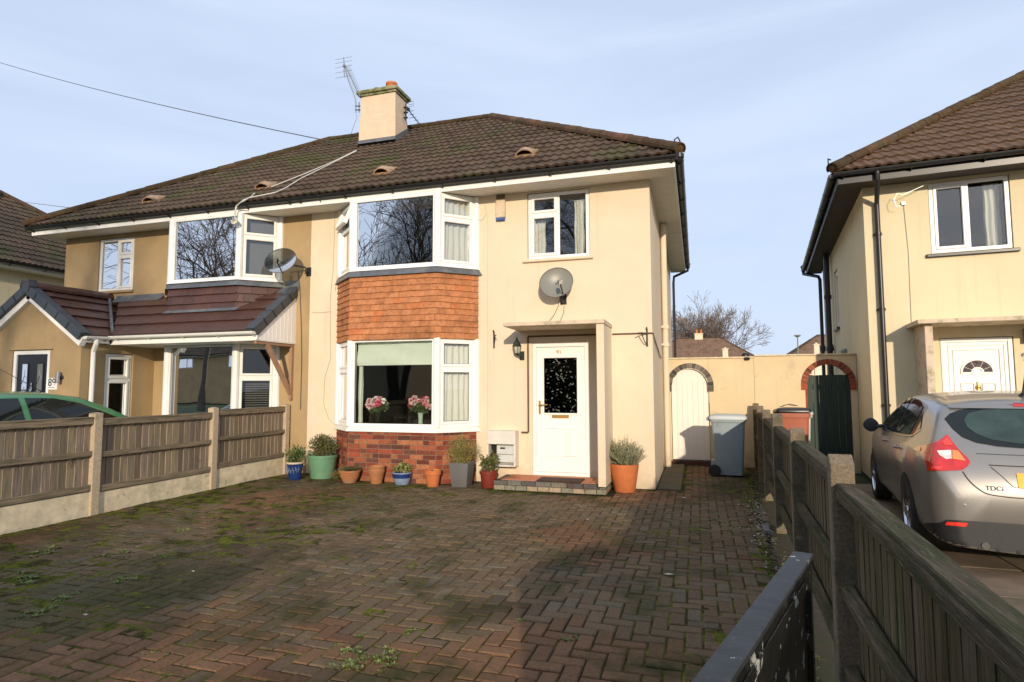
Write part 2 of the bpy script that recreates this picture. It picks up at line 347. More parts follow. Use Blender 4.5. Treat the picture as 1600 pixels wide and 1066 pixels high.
mb = MB(); hb(mb, DX0, DX1, -4.5, 12.2, keep)
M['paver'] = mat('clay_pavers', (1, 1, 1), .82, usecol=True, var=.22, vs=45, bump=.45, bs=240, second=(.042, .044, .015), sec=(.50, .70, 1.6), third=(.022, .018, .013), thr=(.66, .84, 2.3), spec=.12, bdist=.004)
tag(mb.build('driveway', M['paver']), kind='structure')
mb = MB(); mb.box(G, DX0, 1.6, -4.55, 12.3, -.3, -.019); tag(mb.build('driveway_bedding', M['grout']), kind='structure')
mb = MB()
for i in range(5): mb.cbox(Fr((0, 9.22+i*.6, 0), WY, (0, 0, 1), WX), 0, .59, -.05, .012, -.60, -.26, .006, col=(.5+.1*(i % 2), .55, .42))
tag(mb.build('side_path_slabs', M['slab']), kind='structure')
# neighbour's slabbed drive beyond the fence
mb = MB()
for i in range(12):
    for j in range(-6, 14):
        x0, y0 = 1.02+i*.76, j*.76; f = rnd.uniform(.75, 1.15)
        if y0 > 9.0 and i > 1: continue
        mb.cbox(Fr((x0, y0, 0), WX, (0, 0, 1), WY), 0, .752, -.05, rnd.uniform(-.004, .002), 0, .752, .006, col=(f, f*rnd.uniform(.9, 1.05), f*rnd.uniform(.85, 1.0)))
for j in range(4):
    x0 = 1.32; mb.cbox(Fr((x0, 9.12+j*.76, 0), WX, (0, 0, 1), WY), 0, .9, -.05, -.002, 0, .75, .006, col=(.8, .75, .7))
tag(mb.build('slab_driveway', M['slab']), kind='structure')
mb = MB(); mb.box(G, -14.5, -7.15, -4.5, 9.1, -.3, -.02); tag(mb.build('forecourt', M['asphalt']), kind='structure')

# moss tufts and small weeds in the joints: uncountable
mb = MB(); g = random.Random(3)
def tuft(x, y, s, n, pal, hi=.6):
    for _ in range(n):
        a = g.uniform(0, 6.283); r_ = s*math.sqrt(g.random()); px_, py_ = x+r_*math.cos(a), y+r_*math.sin(a)
        l = g.uniform(.3, 1)*s*.55+.004; d = V(math.cos(a)*g.uniform(.2, 1), math.sin(a)*g.uniform(.2, 1), g.uniform(.25, 1)*hi).normalized()*l
        sd_ = V(-math.sin(a), math.cos(a), g.uniform(-.3, .3))*l*.38; o = V(px_, py_, -.006); c = g.choice(pal); f = g.uniform(.6, 1.3)
        mb.add([o, o+d*.5+sd_, o+d, o+d*.5-sd_], [(0, 1, 2, 3)], (c[0]*f, c[1]*f, c[2]*f))
mossp = [(.065, .080, .012), (.10, .105, .020), (.045, .055, .012), (.13, .125, .035), (.09, .08, .03)]
weedp = [(.13, .19, .03), (.18, .24, .05), (.09, .13, .025), (.20, .18, .06)]
for _ in range(6500):
    if g.random() < .62: x, y = g.uniform(-7, -2.6), g.uniform(2.0, 8.5)
    elif g.random() < .5: x, y = g.uniform(-.9, .75), g.uniform(5.5, 10)
    else: x, y = g.uniform(-3, .3), g.uniform(2, 8.6)
    if mnoise.noise(V(x*.7, y*.7, 5)) < (-.05 if x < -2.6 else .12): continue
    if x > FEN(y)-.2: continue
    U = .105                        # snap to a joint
    if g.random() < .5: x = round(x/U)*U+g.uniform(-.006, .006)
    else: y = round(y/U)*U+g.uniform(-.006, .006)
    tuft(x, y, g.uniform(.009, .024), g.randint(6, 12), mossp, .35)
for (px_, py_, s) in ((555, 1040, .10), (590, 1025, .07), (605, 1035, .06), (545, 1015, .07), (570, 990, .05), (200, 862, .12), (185, 902, .06), (195, 905, .10), (210, 905, .06), (75, 862, .13), (40, 905, .12), (245, 1022, .05), (282, 795, .08), (297, 806, .05), (285, 828, .07), (100, 935, .08), (180, 868, .06), (812, 968, .04), (1180, 905, .05), (1130, 815, .08), (1150, 832, .07), (1095, 830, .07), (60, 960, .09), (125, 960, .07), (640, 985, .05), (830, 845, .05), (250, 868, .07), (890, 1000, .04), (350, 905, .05), (470, 800, .05), (1112, 812, .05), (1160, 860, .05)):
    p = onZ(px_, py_)
    for _ in range(9): tuft(p.x+g.gauss(0, s*.6), p.y+g.gauss(0, s*.6), s*.34, 30, weedp, .9)
for _ in range(160):
    y = g.uniform(2.2, 11.6); x = FEN(y)-.17+g.uniform(-.06, .12); tuft(x, y, .03, 12, mossp+weedp)
tag(mb.build('moss', M['leaf']), 'moss and small weeds growing in the joints of the brick drive', 'moss', kind='stuff')
# the moss cushion itself: an uneven skin that fills the joints and creeps over the lowest bricks
def moss_skin(x0, x1, y0, y1, st, lvl, name):
    nx, ny = int((x1-x0)/st), int((y1-y0)/st); vs = []; fs = []; cs = []; ok = []
    for j in range(ny+1):
        for i in range(nx+1):
            x, y = x0+i*st, y0+j*st; big = mnoise.noise(V(x*.8, y*.8, 31)); md = mnoise.noise(V(x*2.0+y*.8, y*4.5, 33))*1.3; hf = mnoise.noise(V(x*19, y*19, 35)); h = lvl(x, y)+.009*big+.007*md+.007*hf
            vs.append((x, y, lowz(x, y)-.0085+max(-.010, min(.016, h))))
    mb = MB(); b = len(mb.v); mb.v += vs
    for j in range(ny):
        for i in range(nx):
            x, y = vs[j*(nx+1)+i][:2]; h = max(vs[q_][2]-lowz(x, y) for q_ in (j*(nx+1)+i, (j+1)*(nx+1)+i+1))
            if h < -.017 or x > FEN(y)-.18: continue
            n_ = mnoise.noise(V(x*6, y*6, 3)); c_ = (.115, .120, .020) if n_ > .08 else ((.072, .078, .016) if n_ > -.2 else (.060, .048, .022)); f = 1+.5*mnoise.noise(V(x*31, y*31, 7))
            mb.f.append((j*(nx+1)+i, j*(nx+1)+i+1, (j+1)*(nx+1)+i+1, (j+1)*(nx+1)+i)); mb.c.append(tuple(v*f for v in c_)); mb.m.append(0)
    M.setdefault('moss', mat('moss_skin', (1, 1, 1), 1, usecol=True, var=.5, vs=60, bump=1, bs=140, spec=.05))
    tag(mb.build(name, M['moss'], None, smooth=60), 'low moss filling the brick joints and creeping over the pavers', 'moss', kind='stuff')
moss_skin(-7.0, -2.0, 1.9, 9.0, .026, lambda x, y: .0045*min(1, max(-2.2, (-x-3.0)/1.4))+.0012, 'moss')
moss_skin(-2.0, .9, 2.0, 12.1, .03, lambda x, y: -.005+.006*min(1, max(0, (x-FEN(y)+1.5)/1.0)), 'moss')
# fallen leaves and grit by the fence foot
mb = MB()
for _ in range(900):
    y = g.gauss(7.4, .8); x = FEN(y)-.10-abs(g.gauss(0, .12)); s = g.uniform(.006, .02)
    a = g.uniform(0, 6.28); d = V(math.cos(a), math.sin(a), g.uniform(-.2, .5))*s; e = V(-math.sin(a), math.cos(a), g.uniform(-.2, .4))*s*.6
    o = V(x, y, .004+g.random()*.01); c = g.choice([(.2, .14, .09), (.3, .24, .17), (.1, .07, .04), (.42, .36, .28)])
    mb.add([o-d, o-e, o+d, o+e], [(0, 1, 2, 3)], c)
tag(mb.build('leaf_litter', M['leaf']), 'dry leaf litter and grit heaped at the foot of the right fence', 'leaf litter', kind='stuff')

# ================================================================ BUILDING HELPERS
def wallp(mb, fr, u0, u1, z0, z1, holes=(), t=.25, n=0., back=True, mi=0):
    us = sorted({u0, u1}|{x for h in holes for x in h[:2] if u0 < x < u1}); zs = sorted({z0, z1}|{x for h in holes for x in h[2:] if z0 < x < z1})
    def solid(a, b): return not any(h[0] < a < h[1] and h[2] < b < h[3] for h in holes)
    for i in range(len(us)-1):
        for j in range(len(zs)-1):
            a0, a1, b0, b1 = us[i], us[i+1], zs[j], zs[j+1]
            if not solid((a0+a1)/2, (b0+b1)/2): continue
            mb.quad(fr.p(a0, n, b0), fr.p(a1, n, b0), fr.p(a1, n, b1), fr.p(a0, n, b1), mi=mi)
            if back: mb.quad(fr.p(a0, n-t, b0), fr.p(a0, n-t, b1), fr.p(a1, n-t, b1), fr.p(a1, n-t, b0), mi=1)
    for h in holes:
        a0, a1, b0, b1 = max(h[0], u0), min(h[1], u1), max(h[2], z0), min(h[3], z1)
        for (p, q) in (((a0, b0), (a1, b0)), ((a1, b0), (a1, b1)), ((a1, b1), (a0, b1)), ((a0, b1), (a0, b0))):
            mb.quad(fr.p(p[0], n, p[1]), fr.p(q[0], n, q[1]), fr.p(q[0], n-t, q[1]), fr.p(p[0], n-t, p[1]))

def window(parent, fr, u0, u1, z0, z1, n0, cells, fm='upvc', label=None, glass='glass', name='window', outer=.055, sill=None):
    """cells: (u0,u1,z0,z1,kind) as fractions of the inside of the frame; kind f(ixed), s(ash), o(pen top light)"""
    mb = MB(); d = .07
    for (a, b, c, e) in ((u0, u0+outer, z0, z1), (u1-outer, u1, z0, z1), (u0+outer, u1-outer, z0, z0+outer), (u0+outer, u1-outer, z1-outer, z1)):
        mb.cbox(fr, a, b, n0-d, n0, c, e, .006)
    iu0, iu1, iz0, iz1 = u0+outer, u1-outer, z0+outer, z1-outer; W, H = iu1-iu0, iz1-iz0; panes = []
    for (a, b, c, e, k) in cells:
        A, B, C, E_ = iu0+W*a, iu0+W*b, iz0+H*c, iz0+H*e
        mul = .022
        if a > 0: mb.cbox(fr, A-.0, A+mul, n0-d, n0-.001, C, E_, .004); A += mul
        if b < 1: mb.cbox(fr, B-mul, B+.0, n0-d, n0-.0012, C, E_, .004); B -= mul
        if c > 0: mb.cbox(fr, A, B, n0-d, n0-.0014, C-.0, C+mul, .004); C += mul
        if e < 1: mb.cbox(fr, A, B, n0-d, n0-.0016, E_-mul, E_, .004); E_ -= mul
        f2, pn = fr, n0-.035
        if k in 'so':
            sw = .045; nn = n0+.012
            if k == 'o':
                f2 = fr.tilt(0, n0, E_, R(-20)); A2, B2, C2, E2, nn, pn = A, B, C-E_, 0., .014, -.03
            else: A2, B2, C2, E2 = A, B, C, E_
            for (p, q, r_, s) in ((A2, A2+sw, C2, E2), (B2-sw, B2, C2, E2), (A2+sw, B2-sw, C2, C2+sw), (A2+sw, B2-sw, E2-sw, E2)):
                mb.cbox(f2, p, q, nn-.06, nn, r_, s, .008)
            A, B, C, E_ = A2+sw, B2-sw, C2+sw, E2-sw
        g_ = .007
        for (p, q, r_, s) in ((A, A+g_, C, E_), (B-g_, B, C, E_), (A+g_, B-g_, C, C+g_), (A+g_, B-g_, E_-g_, E_)): mb.box(f2, p, q, pn-.004, pn+.004, r_, s, mi=1)
        panes.append((f2, A+g_*.5, B-g_*.5, C+g_*.5, E_-g_*.5, pn))
    if sill: mb.cbox(fr, u0-sill, u1+sill, -.02, n0+.05 if n0 > 0 else .05, z0-.03, z0, .005, mi=2)
    w_ = mb.build(name, [M[fm], M['rubber'], M['upvc2']], parent)
    if label: w_['label'] = label
    for (f2, a, b, c, e, pn) in panes:
        q = MB(); q.box(f2, a, b, pn-.003, pn+.003, c, e); q.build('pane', M[glass], w_)
    return w_

def tile_slope(mb, O, U, W, Nn, Lf, Rf, vmax, course=.326, period=.15, amp=.022, lip=.026, tw=.3, sub=8, pal=None, jit=.12, seed=1):
    O, U, W, Nn = Vector(O), Vector(U).normalized(), Vector(W).normalized(), Vector(Nn).normalized(); q = random.Random(seed)
    rows = int(math.ceil(vmax/course-.02)); step = period/sub
    for k in range(rows):
        v0, v1 = k*course, min((k+1)*course, vmax)+.0
        l0, r0, l1, r1 = Lf(v0), Rf(v0), Lf(v1), Rf(v1); lo, hi = min(l0, l1), max(r0, r1)
        i0, i1 = int(math.floor(lo/step)), int(math.ceil(hi/step)); tint = {}
        xs = [i*step for i in range(i0, i1+1)]
        def prof(x): return amp*(.5+.5*math.cos(2*math.pi*x/period))**1.6
        rows_v = []; cols = []
        for x in xs:
            ti = int(math.floor((x+step*.01)/tw))
            if ti not in tint: tint[ti] = (1+q.uniform(-jit, jit), q.uniform(-.004, .004), q.random())
            xa, xb = min(max(x, l0), r0), min(max(x, l1), r1)
            h = prof(x); dz = tint[ti][1]
            rows_v.append([O+U*xa+W*(v0-.0)+Nn*(h-.012), O+U*xa+W*(v0-.012)+Nn*(h+lip+dz), O+U*xb+W*v1+Nn*(h*.92-.002)])
        b = len(mb.v)
        for t in rows_v: mb.v += [tuple(p) for p in t]
        for i in range(len(xs)-1):
            if min(max(xs[i+1], l0), r0)-min(max(xs[i], l0), r0) < 1e-6 and min(max(xs[i+1], l1), r1)-min(max(xs[i], l1), r1) < 1e-6: continue
            ti = int(math.floor((xs[i]+step*.01)/tw)); f = tint[ti][0]; c = (f, f, f)
            if pal: pc = pal[int(tint[ti][2]*len(pal))]; c = (pc[0]*f, pc[1]*f, pc[2]*f)
            a = b+i*3
            mb.f += [(a, a+3, a+4, a+1), (a+1, a+4, a+5, a+2)]; mb.c += [c, c]; mb.m += [0, 0]

def ridge_run(mb, A, B, seg=.40, r=.088, seed=5, pal=((1, 1, 1), (.8, .8, .8), (1.25, 1.1, 1)), flat=1.0):
    A, B = Vector(A), Vector(B); L = (B-A).length; t = (B-A)/L; n = int(L/seg); q = random.Random(seed)
    a = t.cross(V(0, 0, 1)).normalized(); b = a.cross(t)
    mb.lathe(A+t*.02, [(.001, -.03), (r*.9, -.02), (r*.9, .06)], 10, axis=t, col=(.8, .75, .6))
    for i in range(n+1):
        p0 = A+t*(i*seg-.02); p1 = A+t*min((i+1)*seg+.02, L); c = q.choice(pal); f = q.uniform(.8, 1.2); c = tuple(x*f for x in c)
        vs = []
        for p, rr in ((p0, r*1.05), (p1, r*.98)):
            j = V(0, 0, q.uniform(-.006, .006))
            for k in range(9):
                th = math.pi*(-.12+1.24*k/8); vs.append(p+j+a*math.cos(th)*rr*1.1+b*math.sin(th)*rr*flat)
            for k in range(9):
                th = math.pi*(-.12+1.24*k/8); vs.append(p+j+a*math.cos(th)*(rr-.018)*1.1+b*(math.sin(th)*(rr-.018)*flat))
        fs = []
        for k in range(8):
            fs.append((k, k+1, 18+k+1, 18+k)); fs.append((k, 9+k, 9+k+1, k+1)); fs.append((18+k, 18+k+1, 27+k+1, 27+k))
        mb.add(vs, fs, c)

def hip_roof(fr, u0, u1, n0, n1, ze, pitch, hipL=True, hipR=True, parent=None, mt='roof', seed=1, ridge_mt='ridge', detail=True, ridge_pal=None):
    """eave rectangle u0..u1, n0 (front) .. n1 (back, smaller); returns the roof object"""
    run = (n0-n1)/2; vm = run/math.cos(pitch); cp, sp = math.cos(pitch), math.sin(pitch); mb = MB()
    kw = dict(seed=seed) if detail else dict(seed=seed, sub=4, period=.3, lip=.03)
    L0 = (lambda v: u0+v*cp) if hipL else (lambda v: u0)
    R0 = (lambda v: u1-v*cp) if hipR else (lambda v: u1)
    tile_slope(mb, fr.p(0, n0, ze), fr.u, -fr.n*cp+fr.z*sp, fr.n*sp+fr.z*cp, L0, R0, vm, **kw)
    L1 = (lambda v: -u1+v*cp) if hipR else (lambda v: -u1); R1 = (lambda v: -u0-v*cp) if hipL else (lambda v: -u0)
    tile_slope(mb, fr.p(0, n1, ze), -fr.u, fr.n*cp+fr.z*sp, -fr.n*sp+fr.z*cp, L1, R1, vm, seed=seed+1, sub=4, period=.3)
    if hipR: tile_slope(mb, fr.p(u1, 0, ze), -fr.n, -fr.u*cp+fr.z*sp, fr.u*sp+fr.z*cp, lambda v: -n0+v*cp, lambda v: -n1-v*cp, vm, **{**kw, 'seed': seed+2})
    if hipL: tile_slope(mb, fr.p(u0, 0, ze), fr.n, fr.u*cp+fr.z*sp, -fr.u*sp+fr.z*cp, lambda v: n1+v*cp, lambda v: n0-v*cp, vm, **{**kw, 'seed': seed+3})
    o = mb.build('roof', M[mt], parent)
    zr = ze+run*math.tan(pitch); mid = (n0+n1)/2; mr = MB(); ua = u0+(run if hipL else 0); ub = u1-(run if hipR else 0)
    e = V(0, 0, .02); pal = ridge_pal or ((1, 1, 1), (.75, .75, .75), (1.2, 1.1, 1))
    ridge_run(mr, fr.p(ua, mid, zr)+e, fr.p(ub, mid, zr)+e, pal=((.5, .6, .45), (.42, .5, .35), (.6, .6, .5)), seed=seed, r=.075)
    if hipR: ridge_run(mr, fr.p(u1+.02, n0+.02, ze+.04), fr.p(ub, mid, zr)+e, seed=seed+1, pal=pal); ridge_run(mr, fr.p(u1, n1, ze+.04), fr.p(ub, mid, zr)+e, seed=seed+2, pal=pal)
    if hipL: pal = ((.62, .66, .52), (.5, .55, .42), (.75, .75, .6))
    if hipL: ridge_run(mr, fr.p(u0-.02, n0+.02, ze+.04), fr.p(ua, mid, zr)+e, seed=seed+3, pal=pal); ridge_run(mr, fr.p(u0, n1, ze+.04), fr.p(ua, mid, zr)+e, seed=seed+4, pal=pal)
    mr.build('ridge_tiles', M[ridge_mt], o)
    return o, (ua, ub, mid, zr)

def gutter(mb, A, B, r=.058, out=(0, -1, 0), step=.9, br=True, mi=0):
    A, B = Vector(A), Vector(B); L = (B-A).length; t = (B-A)/L; o = Vector(out); z = V(0, 0, 1); vs = []
    for p in (A, B):
        for rr in (r, r-.006):
            for k in range(9):
                th = math.pi*k/8; vs.append(p+o*math.cos(th)*rr-z*math.sin(th)*rr)
    fs = []
    for k in range(8): fs += [(k, k+1, 18+k+1, 18+k), (9+k, 27+k, 27+k+1, 9+k+1)]
    fs += [(0, 18, 27, 9), (8, 17, 35, 26)]; mb.add(vs, fs, mi=mi)
    for c in (A, B): mb.add([c+o*math.cos(math.pi*k/8)*r-z*math.sin(math.pi*k/8)*r for k in range(9)], [tuple(range(9))], mi=mi)
    if br:
        for i in range(int(L/step)+1):
            c = A+t*min(L-.03, i*step+.12); q = []
            for s in (-.018, .018):
                for k in range(9): th = math.pi*k/8; q.append(c+t*s+o*math.cos(th)*(r+.008)-z*math.sin(th)*(r+.008))
            mb.add(q, [(k, k+1, 9+k+1, 9+k) for k in range(8)], mi=mi)
            mb.tube([c-z*(r+.004), c-o*(r+.02)-z*(r+.03)], .012, 6, mi=mi)

def bay_frames(fr, uL, fL, fR, uR, nf):
    P = [fr.p(uL, 0, 0), fr.p(fL, nf, 0), fr.p(fR, nf, 0), fr.p(uR, 0, 0)]
    return [(Fr(P[i], P[i+1]-P[i]), (P[i+1]-P[i]).length) for i in range(3)]
def bay_prism(mb, fr, uL, fL, fR, uR, nf, d, z0, z1, col=(1, 1, 1), mi=0, dt=None):
    """solid of the bay's plan grown by d (by dt at its top)"""
    dt = d if dt is None else dt; vs = []
    for z, e in ((z0, d), (z1, dt)):
        for (u, n) in ((uL-e*1.41, 0), (fL-e*.41, nf+e), (fR+e*.41, nf+e), (uR+e*1.41, 0)): vs.append(fr.p(u, n, z))
    mb.add(vs, [(0, 1, 2, 3), (4, 7, 6, 5), (0, 4, 5, 1), (1, 5, 6, 2), (2, 6, 7, 3)], col, mi)

def hung_tiles(parent, frs, z0, z1, course, tw, pal, mt, name, d0=.035, top_lead=True, seed=4):
    mb = MB(); q = random.Random(seed); rows = int(round((z1-z0)/course))
    for k in range(rows):
        zb = z0+k*course
        for (f, L) in frs:
            ex = .022; off = (tw/2 if k % 2 else 0)+q.uniform(-.01, .01); x = -ex-off
            while x < L+ex-.002:
                a, b = max(x, -ex), min(x+tw, L+ex); x += tw
                if b-a < .012: continue
                c = q.choice(pal); fct = q.uniform(.90, 1.08); ff = f.tilt(0, d0+.006+q.uniform(0, .003), zb-.01+q.uniform(-.003, .003), R(-11+q.uniform(-.6, .6)))
                g_ = .0006
                mb.cbox(ff, a+g_, b-g_, -.013, 0., q.uniform(-.003, .002), course+.012, .003, tuple(v*fct for v in c))
    return mb.build(name, M[mt], parent)

def brick_faces(parent, frs, z0, z1, pal, name='brickwork', seed=3, n=0.):
    mb = MB(); q = random.Random(seed); H = .075; k = 0; z = z0
    while z < z1-.01:
        zt = min(z+H, z1)
        for (f, L) in frs:
            off = 0 if k % 2 else .1125; x = -off
            while x < L-.001:
                w_ = .225 if q.random() < .8 else .1125
                a, b = max(x, 0), min(x+w_, L); x += w_
                if b-a < .02: continue
                c = q.choice(pal); fct = q.uniform(.75, 1.2)
                mb.cbox(f, a+.005, b-.005, n-.03, n+.012+q.uniform(-.002, .002), z+.005, zt-.005, .003, tuple(v*fct for v in c))
            for s in (0,): mb.box(f, 0, L, n-.06, n+.004, z, zt, (.50, .42, .31), 1)
        z += H; k += 1
    return mb.build(name, [M['brick'], M['mortar']], parent)

def curtain(name, label, fr, u0, u1, z0, z1, n, mt='net', folds=7, amp=.02, seed=1, group=None, cat='curtain'):
    mb = MB(); q = random.Random(seed); nx, nzz = folds*8, 6; ph = q.uniform(0, 6); vs = []
    for j in range(nzz+1):
        for i in range(nx+1):
            s = i/nx; t = j/nzz; u = u0+(u1-u0)*s; w_ = math.sin(s*folds*2*math.pi+ph+.7*math.sin(s*9+ph))
            vs.append(fr.p(u+.006*math.sin(j*1.7+i*.2), n+amp*w_*(.5+.5*(1-t*.4)), z0+(z1-z0)*t))
    mb.add(vs, [(j*(nx+1)+i, j*(nx+1)+i+1, (j+1)*(nx+1)+i+1, (j+1)*(nx+1)+i) for j in range(nzz) for i in range(nx)])
    # heading tape and rod make it more than a sheet
    mb.tube([fr.p(u0-.01, n, z1+.005), fr.p(u1+.01, n, z1+.005)], .008, 6)
    o = mb.build(name, M[mt], None, smooth=60); tag(o, label, cat, group); return o

def blockroom(mb, fr, u0, u1, nb, z0, z1, nf=-.25):
    """inside of a room: floor, ceiling, side and back walls"""
    a = [fr.p(u0, nf, z0), fr.p(u1, nf, z0), fr.p(u1, nf, z1), fr.p(u0, nf, z1)]; b = [fr.p(u0, nb, z0), fr.p(u1, nb, z0), fr.p(u1, nb, z1), fr.p(u0, nb, z1)]
    mb.add(a+b, [(0, 1, 5, 4), (1, 2, 6, 5), (2, 3, 7, 6), (3, 0, 4, 7), (4, 5, 6, 7)])
def text_mesh(s, size, depth=.002, bold=0):
    cu = bpy.data.curves.new('t', 'FONT'); cu.body = s; cu.size = size; cu.extrude = depth; cu.align_x = 'CENTER'; cu.align_y = 'CENTER'; cu.offset = bold
    o = bpy.data.objects.new('t', cu); COL.objects.link(o); dg = bpy.context.evaluated_depsgraph_get(); dg.update()
    me = bpy.data.meshes.new_from_object(o.evaluated_get(dg)); bpy.data.objects.remove(o); bpy.data.curves.remove(cu); return me
def text(name, s, size, fr, u, n, z, mt, parent, bold=0, depth=.002):
    me = text_mesh(s, size, depth, bold); me.transform(Matrix((fr.u, fr.z, fr.n)).transposed().to_4x4()); me.transform(Matrix.Translation(fr.p(u, n, z)))
    me.materials.clear(); me.materials.append(M[mt]); me.name = name
    o = bpy.data.objects.new(name, me); COL.objects.link(o)
    if parent is not None: attach(o, parent)
    return o
PI = R(35)
# ================================================================ THE CREAM HOUSE (no. 91)
D = 9.2; F = Fr((0, D, 0), WX)                      # front wall: u = X, n towards the camera
XR, XP, XL = -.62, -6.68, -12.80                     # right corner, party line, left corner
SOF = 4.70
S = Fr((XR, D, 0), WY, (1, 0, 0))                    # right side wall
H = thing('cream_house', (-3.6, 9.2, 0), 'cream rendered right half of the semi with orange hung tiles and white front door', 'house')
NF = .48; bay = dict(uL=-6.06, fL=-5.52, fR=-3.95, uR=-3.45, nf=NF); BF = bay_frames(F, **bay)
mb = MB()
holes = [(-5.98, -3.53, .86, 2.30), (-5.98, -3.53, 3.48, 4.66), (-2.57, -1.55, 3.56, 4.67), (-2.50, -1.60, .14, 2.22)]
wallp(mb, F, XP, XR, 0, 4.76, holes, back=True)
wallp(mb, S, 0, 7.6, 0, 4.76, [(4.3, 4.9, 2.9, 4.1)], t=.25)
wallp(mb, Fr((XR, D+7.6, 0), (-1, 0, 0)), 0, 6.06, 0, 4.76, [(1, 2.4, 1, 2.2), (3.4, 4.8, 1, 2.2), (1, 2.4, 3.5, 4.5)], t=.25)
wall = mb.build('wall', [M['cream'], M['dark_room']], H)
mb = MB(); blockroom(mb, F, XP+.02, -3.0, -4.2, .05, 2.35); blockroom(mb, F, -2.95, XR-.26, -4.2, .05, 2.35); blockroom(mb, F, XP+.02, -3.0, -4.2, 2.55, 4.66); blockroom(mb, F, -2.95, XR-.26, -4.2, 2.55, 4.66)
mb.build('room_interior', M['dark_room'], H)
# soffit, fascia, gutter
mb = MB(); mb.box(F, XP, -.24, 0, .44, SOF, SOF+.02); mb.box(S, 0.001, 7.98, 0, .38, SOF, SOF+.0195)
for i in range(5): mb.box(F, XP, -.24, .05+i*.085, .053+i*.085, SOF-.003, SOF, (.5, .5, .5))
for i in range(4): mb.box(S, .0, 7.9, .05+i*.085, .053+i*.085, SOF-.003, SOF, (.5, .5, .5))
mb.build('soffit', M['soffit'], H)
mb = MB(); mb.cbox(F, XP, -.22, .44, .462, SOF-.012, SOF+.13, .003); mb.cbox(S, -.46, 7.98, .38, .402, SOF-.012, SOF+.13, .003); mb.build('fascia', M['upvc'], H)
mb = MB(); gz = SOF+.135
gutter(mb, F.p(XP, .525, gz), F.p(-.15, .525, gz)); gutter(mb, S.p(-.46, .465, gz), S.p(8.0, .465, gz), out=(1, 0, 0))
mb.lathe(F.p(-.155, .525, gz-.06), [(.05, 0), (.066, .012), (.066, .07)], 12)
g = mb.build('gutter', M['black'], H, smooth=40)
mb = MB(); mb.tube([S.p(7.85, .465, gz-.05), S.p(7.85, .465, gz-.12), S.p(7.6, .1, gz-.32), S.p(7.6, .08, gz-.5), S.p(7.6, .08, .1)], .036, 8); mb.build('downpipe', M['black'], H, smooth=40)
# roof
RF = Fr((0, D, 0), WX)
roof, (ra, rb, rm, rz) = hip_roof(RF, XP, -.17, .54, -8.12, 4.87, PI, hipL=False, hipR=True, parent=H, seed=11)
# hip iron (the little hook at the foot of the hip)
mb = MB(); p = RF.p(-.17, .54, 4.9); mb.tube([p+V(-.12, .1, .02), p+V(0, 0, .03), p+V(.03, -.02, .12), p+V(.0, -.0, .19), p+V(-.05, .03, .17), p+V(-.04, .02, .13)], .011, 6); mb.build('hip_iron', M['black'], roof)
# vent tiles on the slope
cp, sp = math.cos(PI), math.sin(PI)
def on_roof(x, v, h=0): return RF.p(x, .54, 4.87)+V(0, cp, sp)*v+V(0, -sp, cp)*h
def vent(parent, x, v):
    mb = MB(); fr = Fr(on_roof(x, v, .03), (1, 0, 0), (0, -sp, cp), (0, cp, sp))
    # a hood: shallow arch open to the eave, sloping back into the tiles
    n = 8; vs = []
    for (z, r_, q) in ((-.02, .14, 1.3), (.10, .135, 1.35), (.34, .11, .35)):
        for k in range(n+1):
            th = math.pi*k/n; vs.append(fr.p(-math.cos(th)*r_*1.15, math.sin(th)*.085*q, z))
        for k in range(n+1):
            th = math.pi*k/n; vs.append(fr.p(-math.cos(th)*(r_-.018)*1.15, math.sin(th)*(.085*q-.018), z))
    fs = []; s_ = 2*(n+1)
    for j in range(2):
        for k in range(n): a = j*s_+k; fs += [(a, a+1, a+s_+1, a+s_), (a+n+1, a+s_+n+1, a+s_+n+2, a+n+2)]
    for k in range(n): fs.append((k, n+1+k, n+2+k, k+1))
    mb.add(vs, fs, (3.6, 4.2, 4.6)); mb.box(fr, -.17, .17, -.03, .012, -.03, .33, (3.2, 3.4, 3.0)); mb.box(fr, -.10, .10, .0, .05, .05, .06, (.1, .1, .1))
    return mb.build('roof_vent', M['ridge'], parent)
def vent_at(parent, px_, py_):
    # where the pixel's ray meets the front slope
    n_ = V(0, -sp, cp); o = RF.p(0, .54, 4.87); r_ = ray(px_, py_); t = (o-CP).dot(n_)/r_.dot(n_); p = CP+r_*t
    return vent(parent, p.x, (p-o).dot(V(0, cp, sp)))
vent_at(roof, 597, 274); vent_at(roof, 820, 246)
M['chimney'] = mat('chimney_render', (.68, .52, .37), .9, var=.07, vs=4, bump=.5, bs=60, second=(.5, .4, .26), sec=(.58, .78, 4))
# chimney astride the party wall
CX0, CX1, CY0, CY1 = -7.30, -6.40, 11.78, 12.36
C = Fr((0, CY0, 0), WX); mb = MB()
mb.box(C, CX0, CX1, -(CY1-CY0), 0, 6.2, 8.24); mb.box(C, CX0-.012, CX1+.012, -(CY1-CY0)-.012, .012, 6.2, 7.76); mb.box(C, CX0-.02, CX1+.02, -(CY1-CY0)-.02, .02, 6.2, 7.60)
chim = mb.build('chimney', M['chimney'], roof, bevel=.012)
mb = MB(); mb.box(C, CX0-.035, CX1+.035, -(CY1-CY0)-.035, .035, 8.24, 8.29); mb.box(C, CX0-.075, CX1+.075, -(CY1-CY0)-.075, .075, 8.29, 8.37)
mb.add([C.p(CX0-.06, .06, 8.37), C.p(CX1+.06, .06, 8.37), C.p(CX1+.06, -.64, 8.37), C.p(CX0-.06, -.64, 8.37), C.p(CX0+.3, -.2, 8.45), C.p(CX1-.15, -.2, 8.45), C.p(CX1-.15, -.42, 8.45), C.p(CX0+.3, -.42, 8.45)], [(0, 1, 5, 4), (1, 2, 6, 5), (2, 3, 7, 6), (3, 0, 4, 7), (4, 5, 6, 7)])
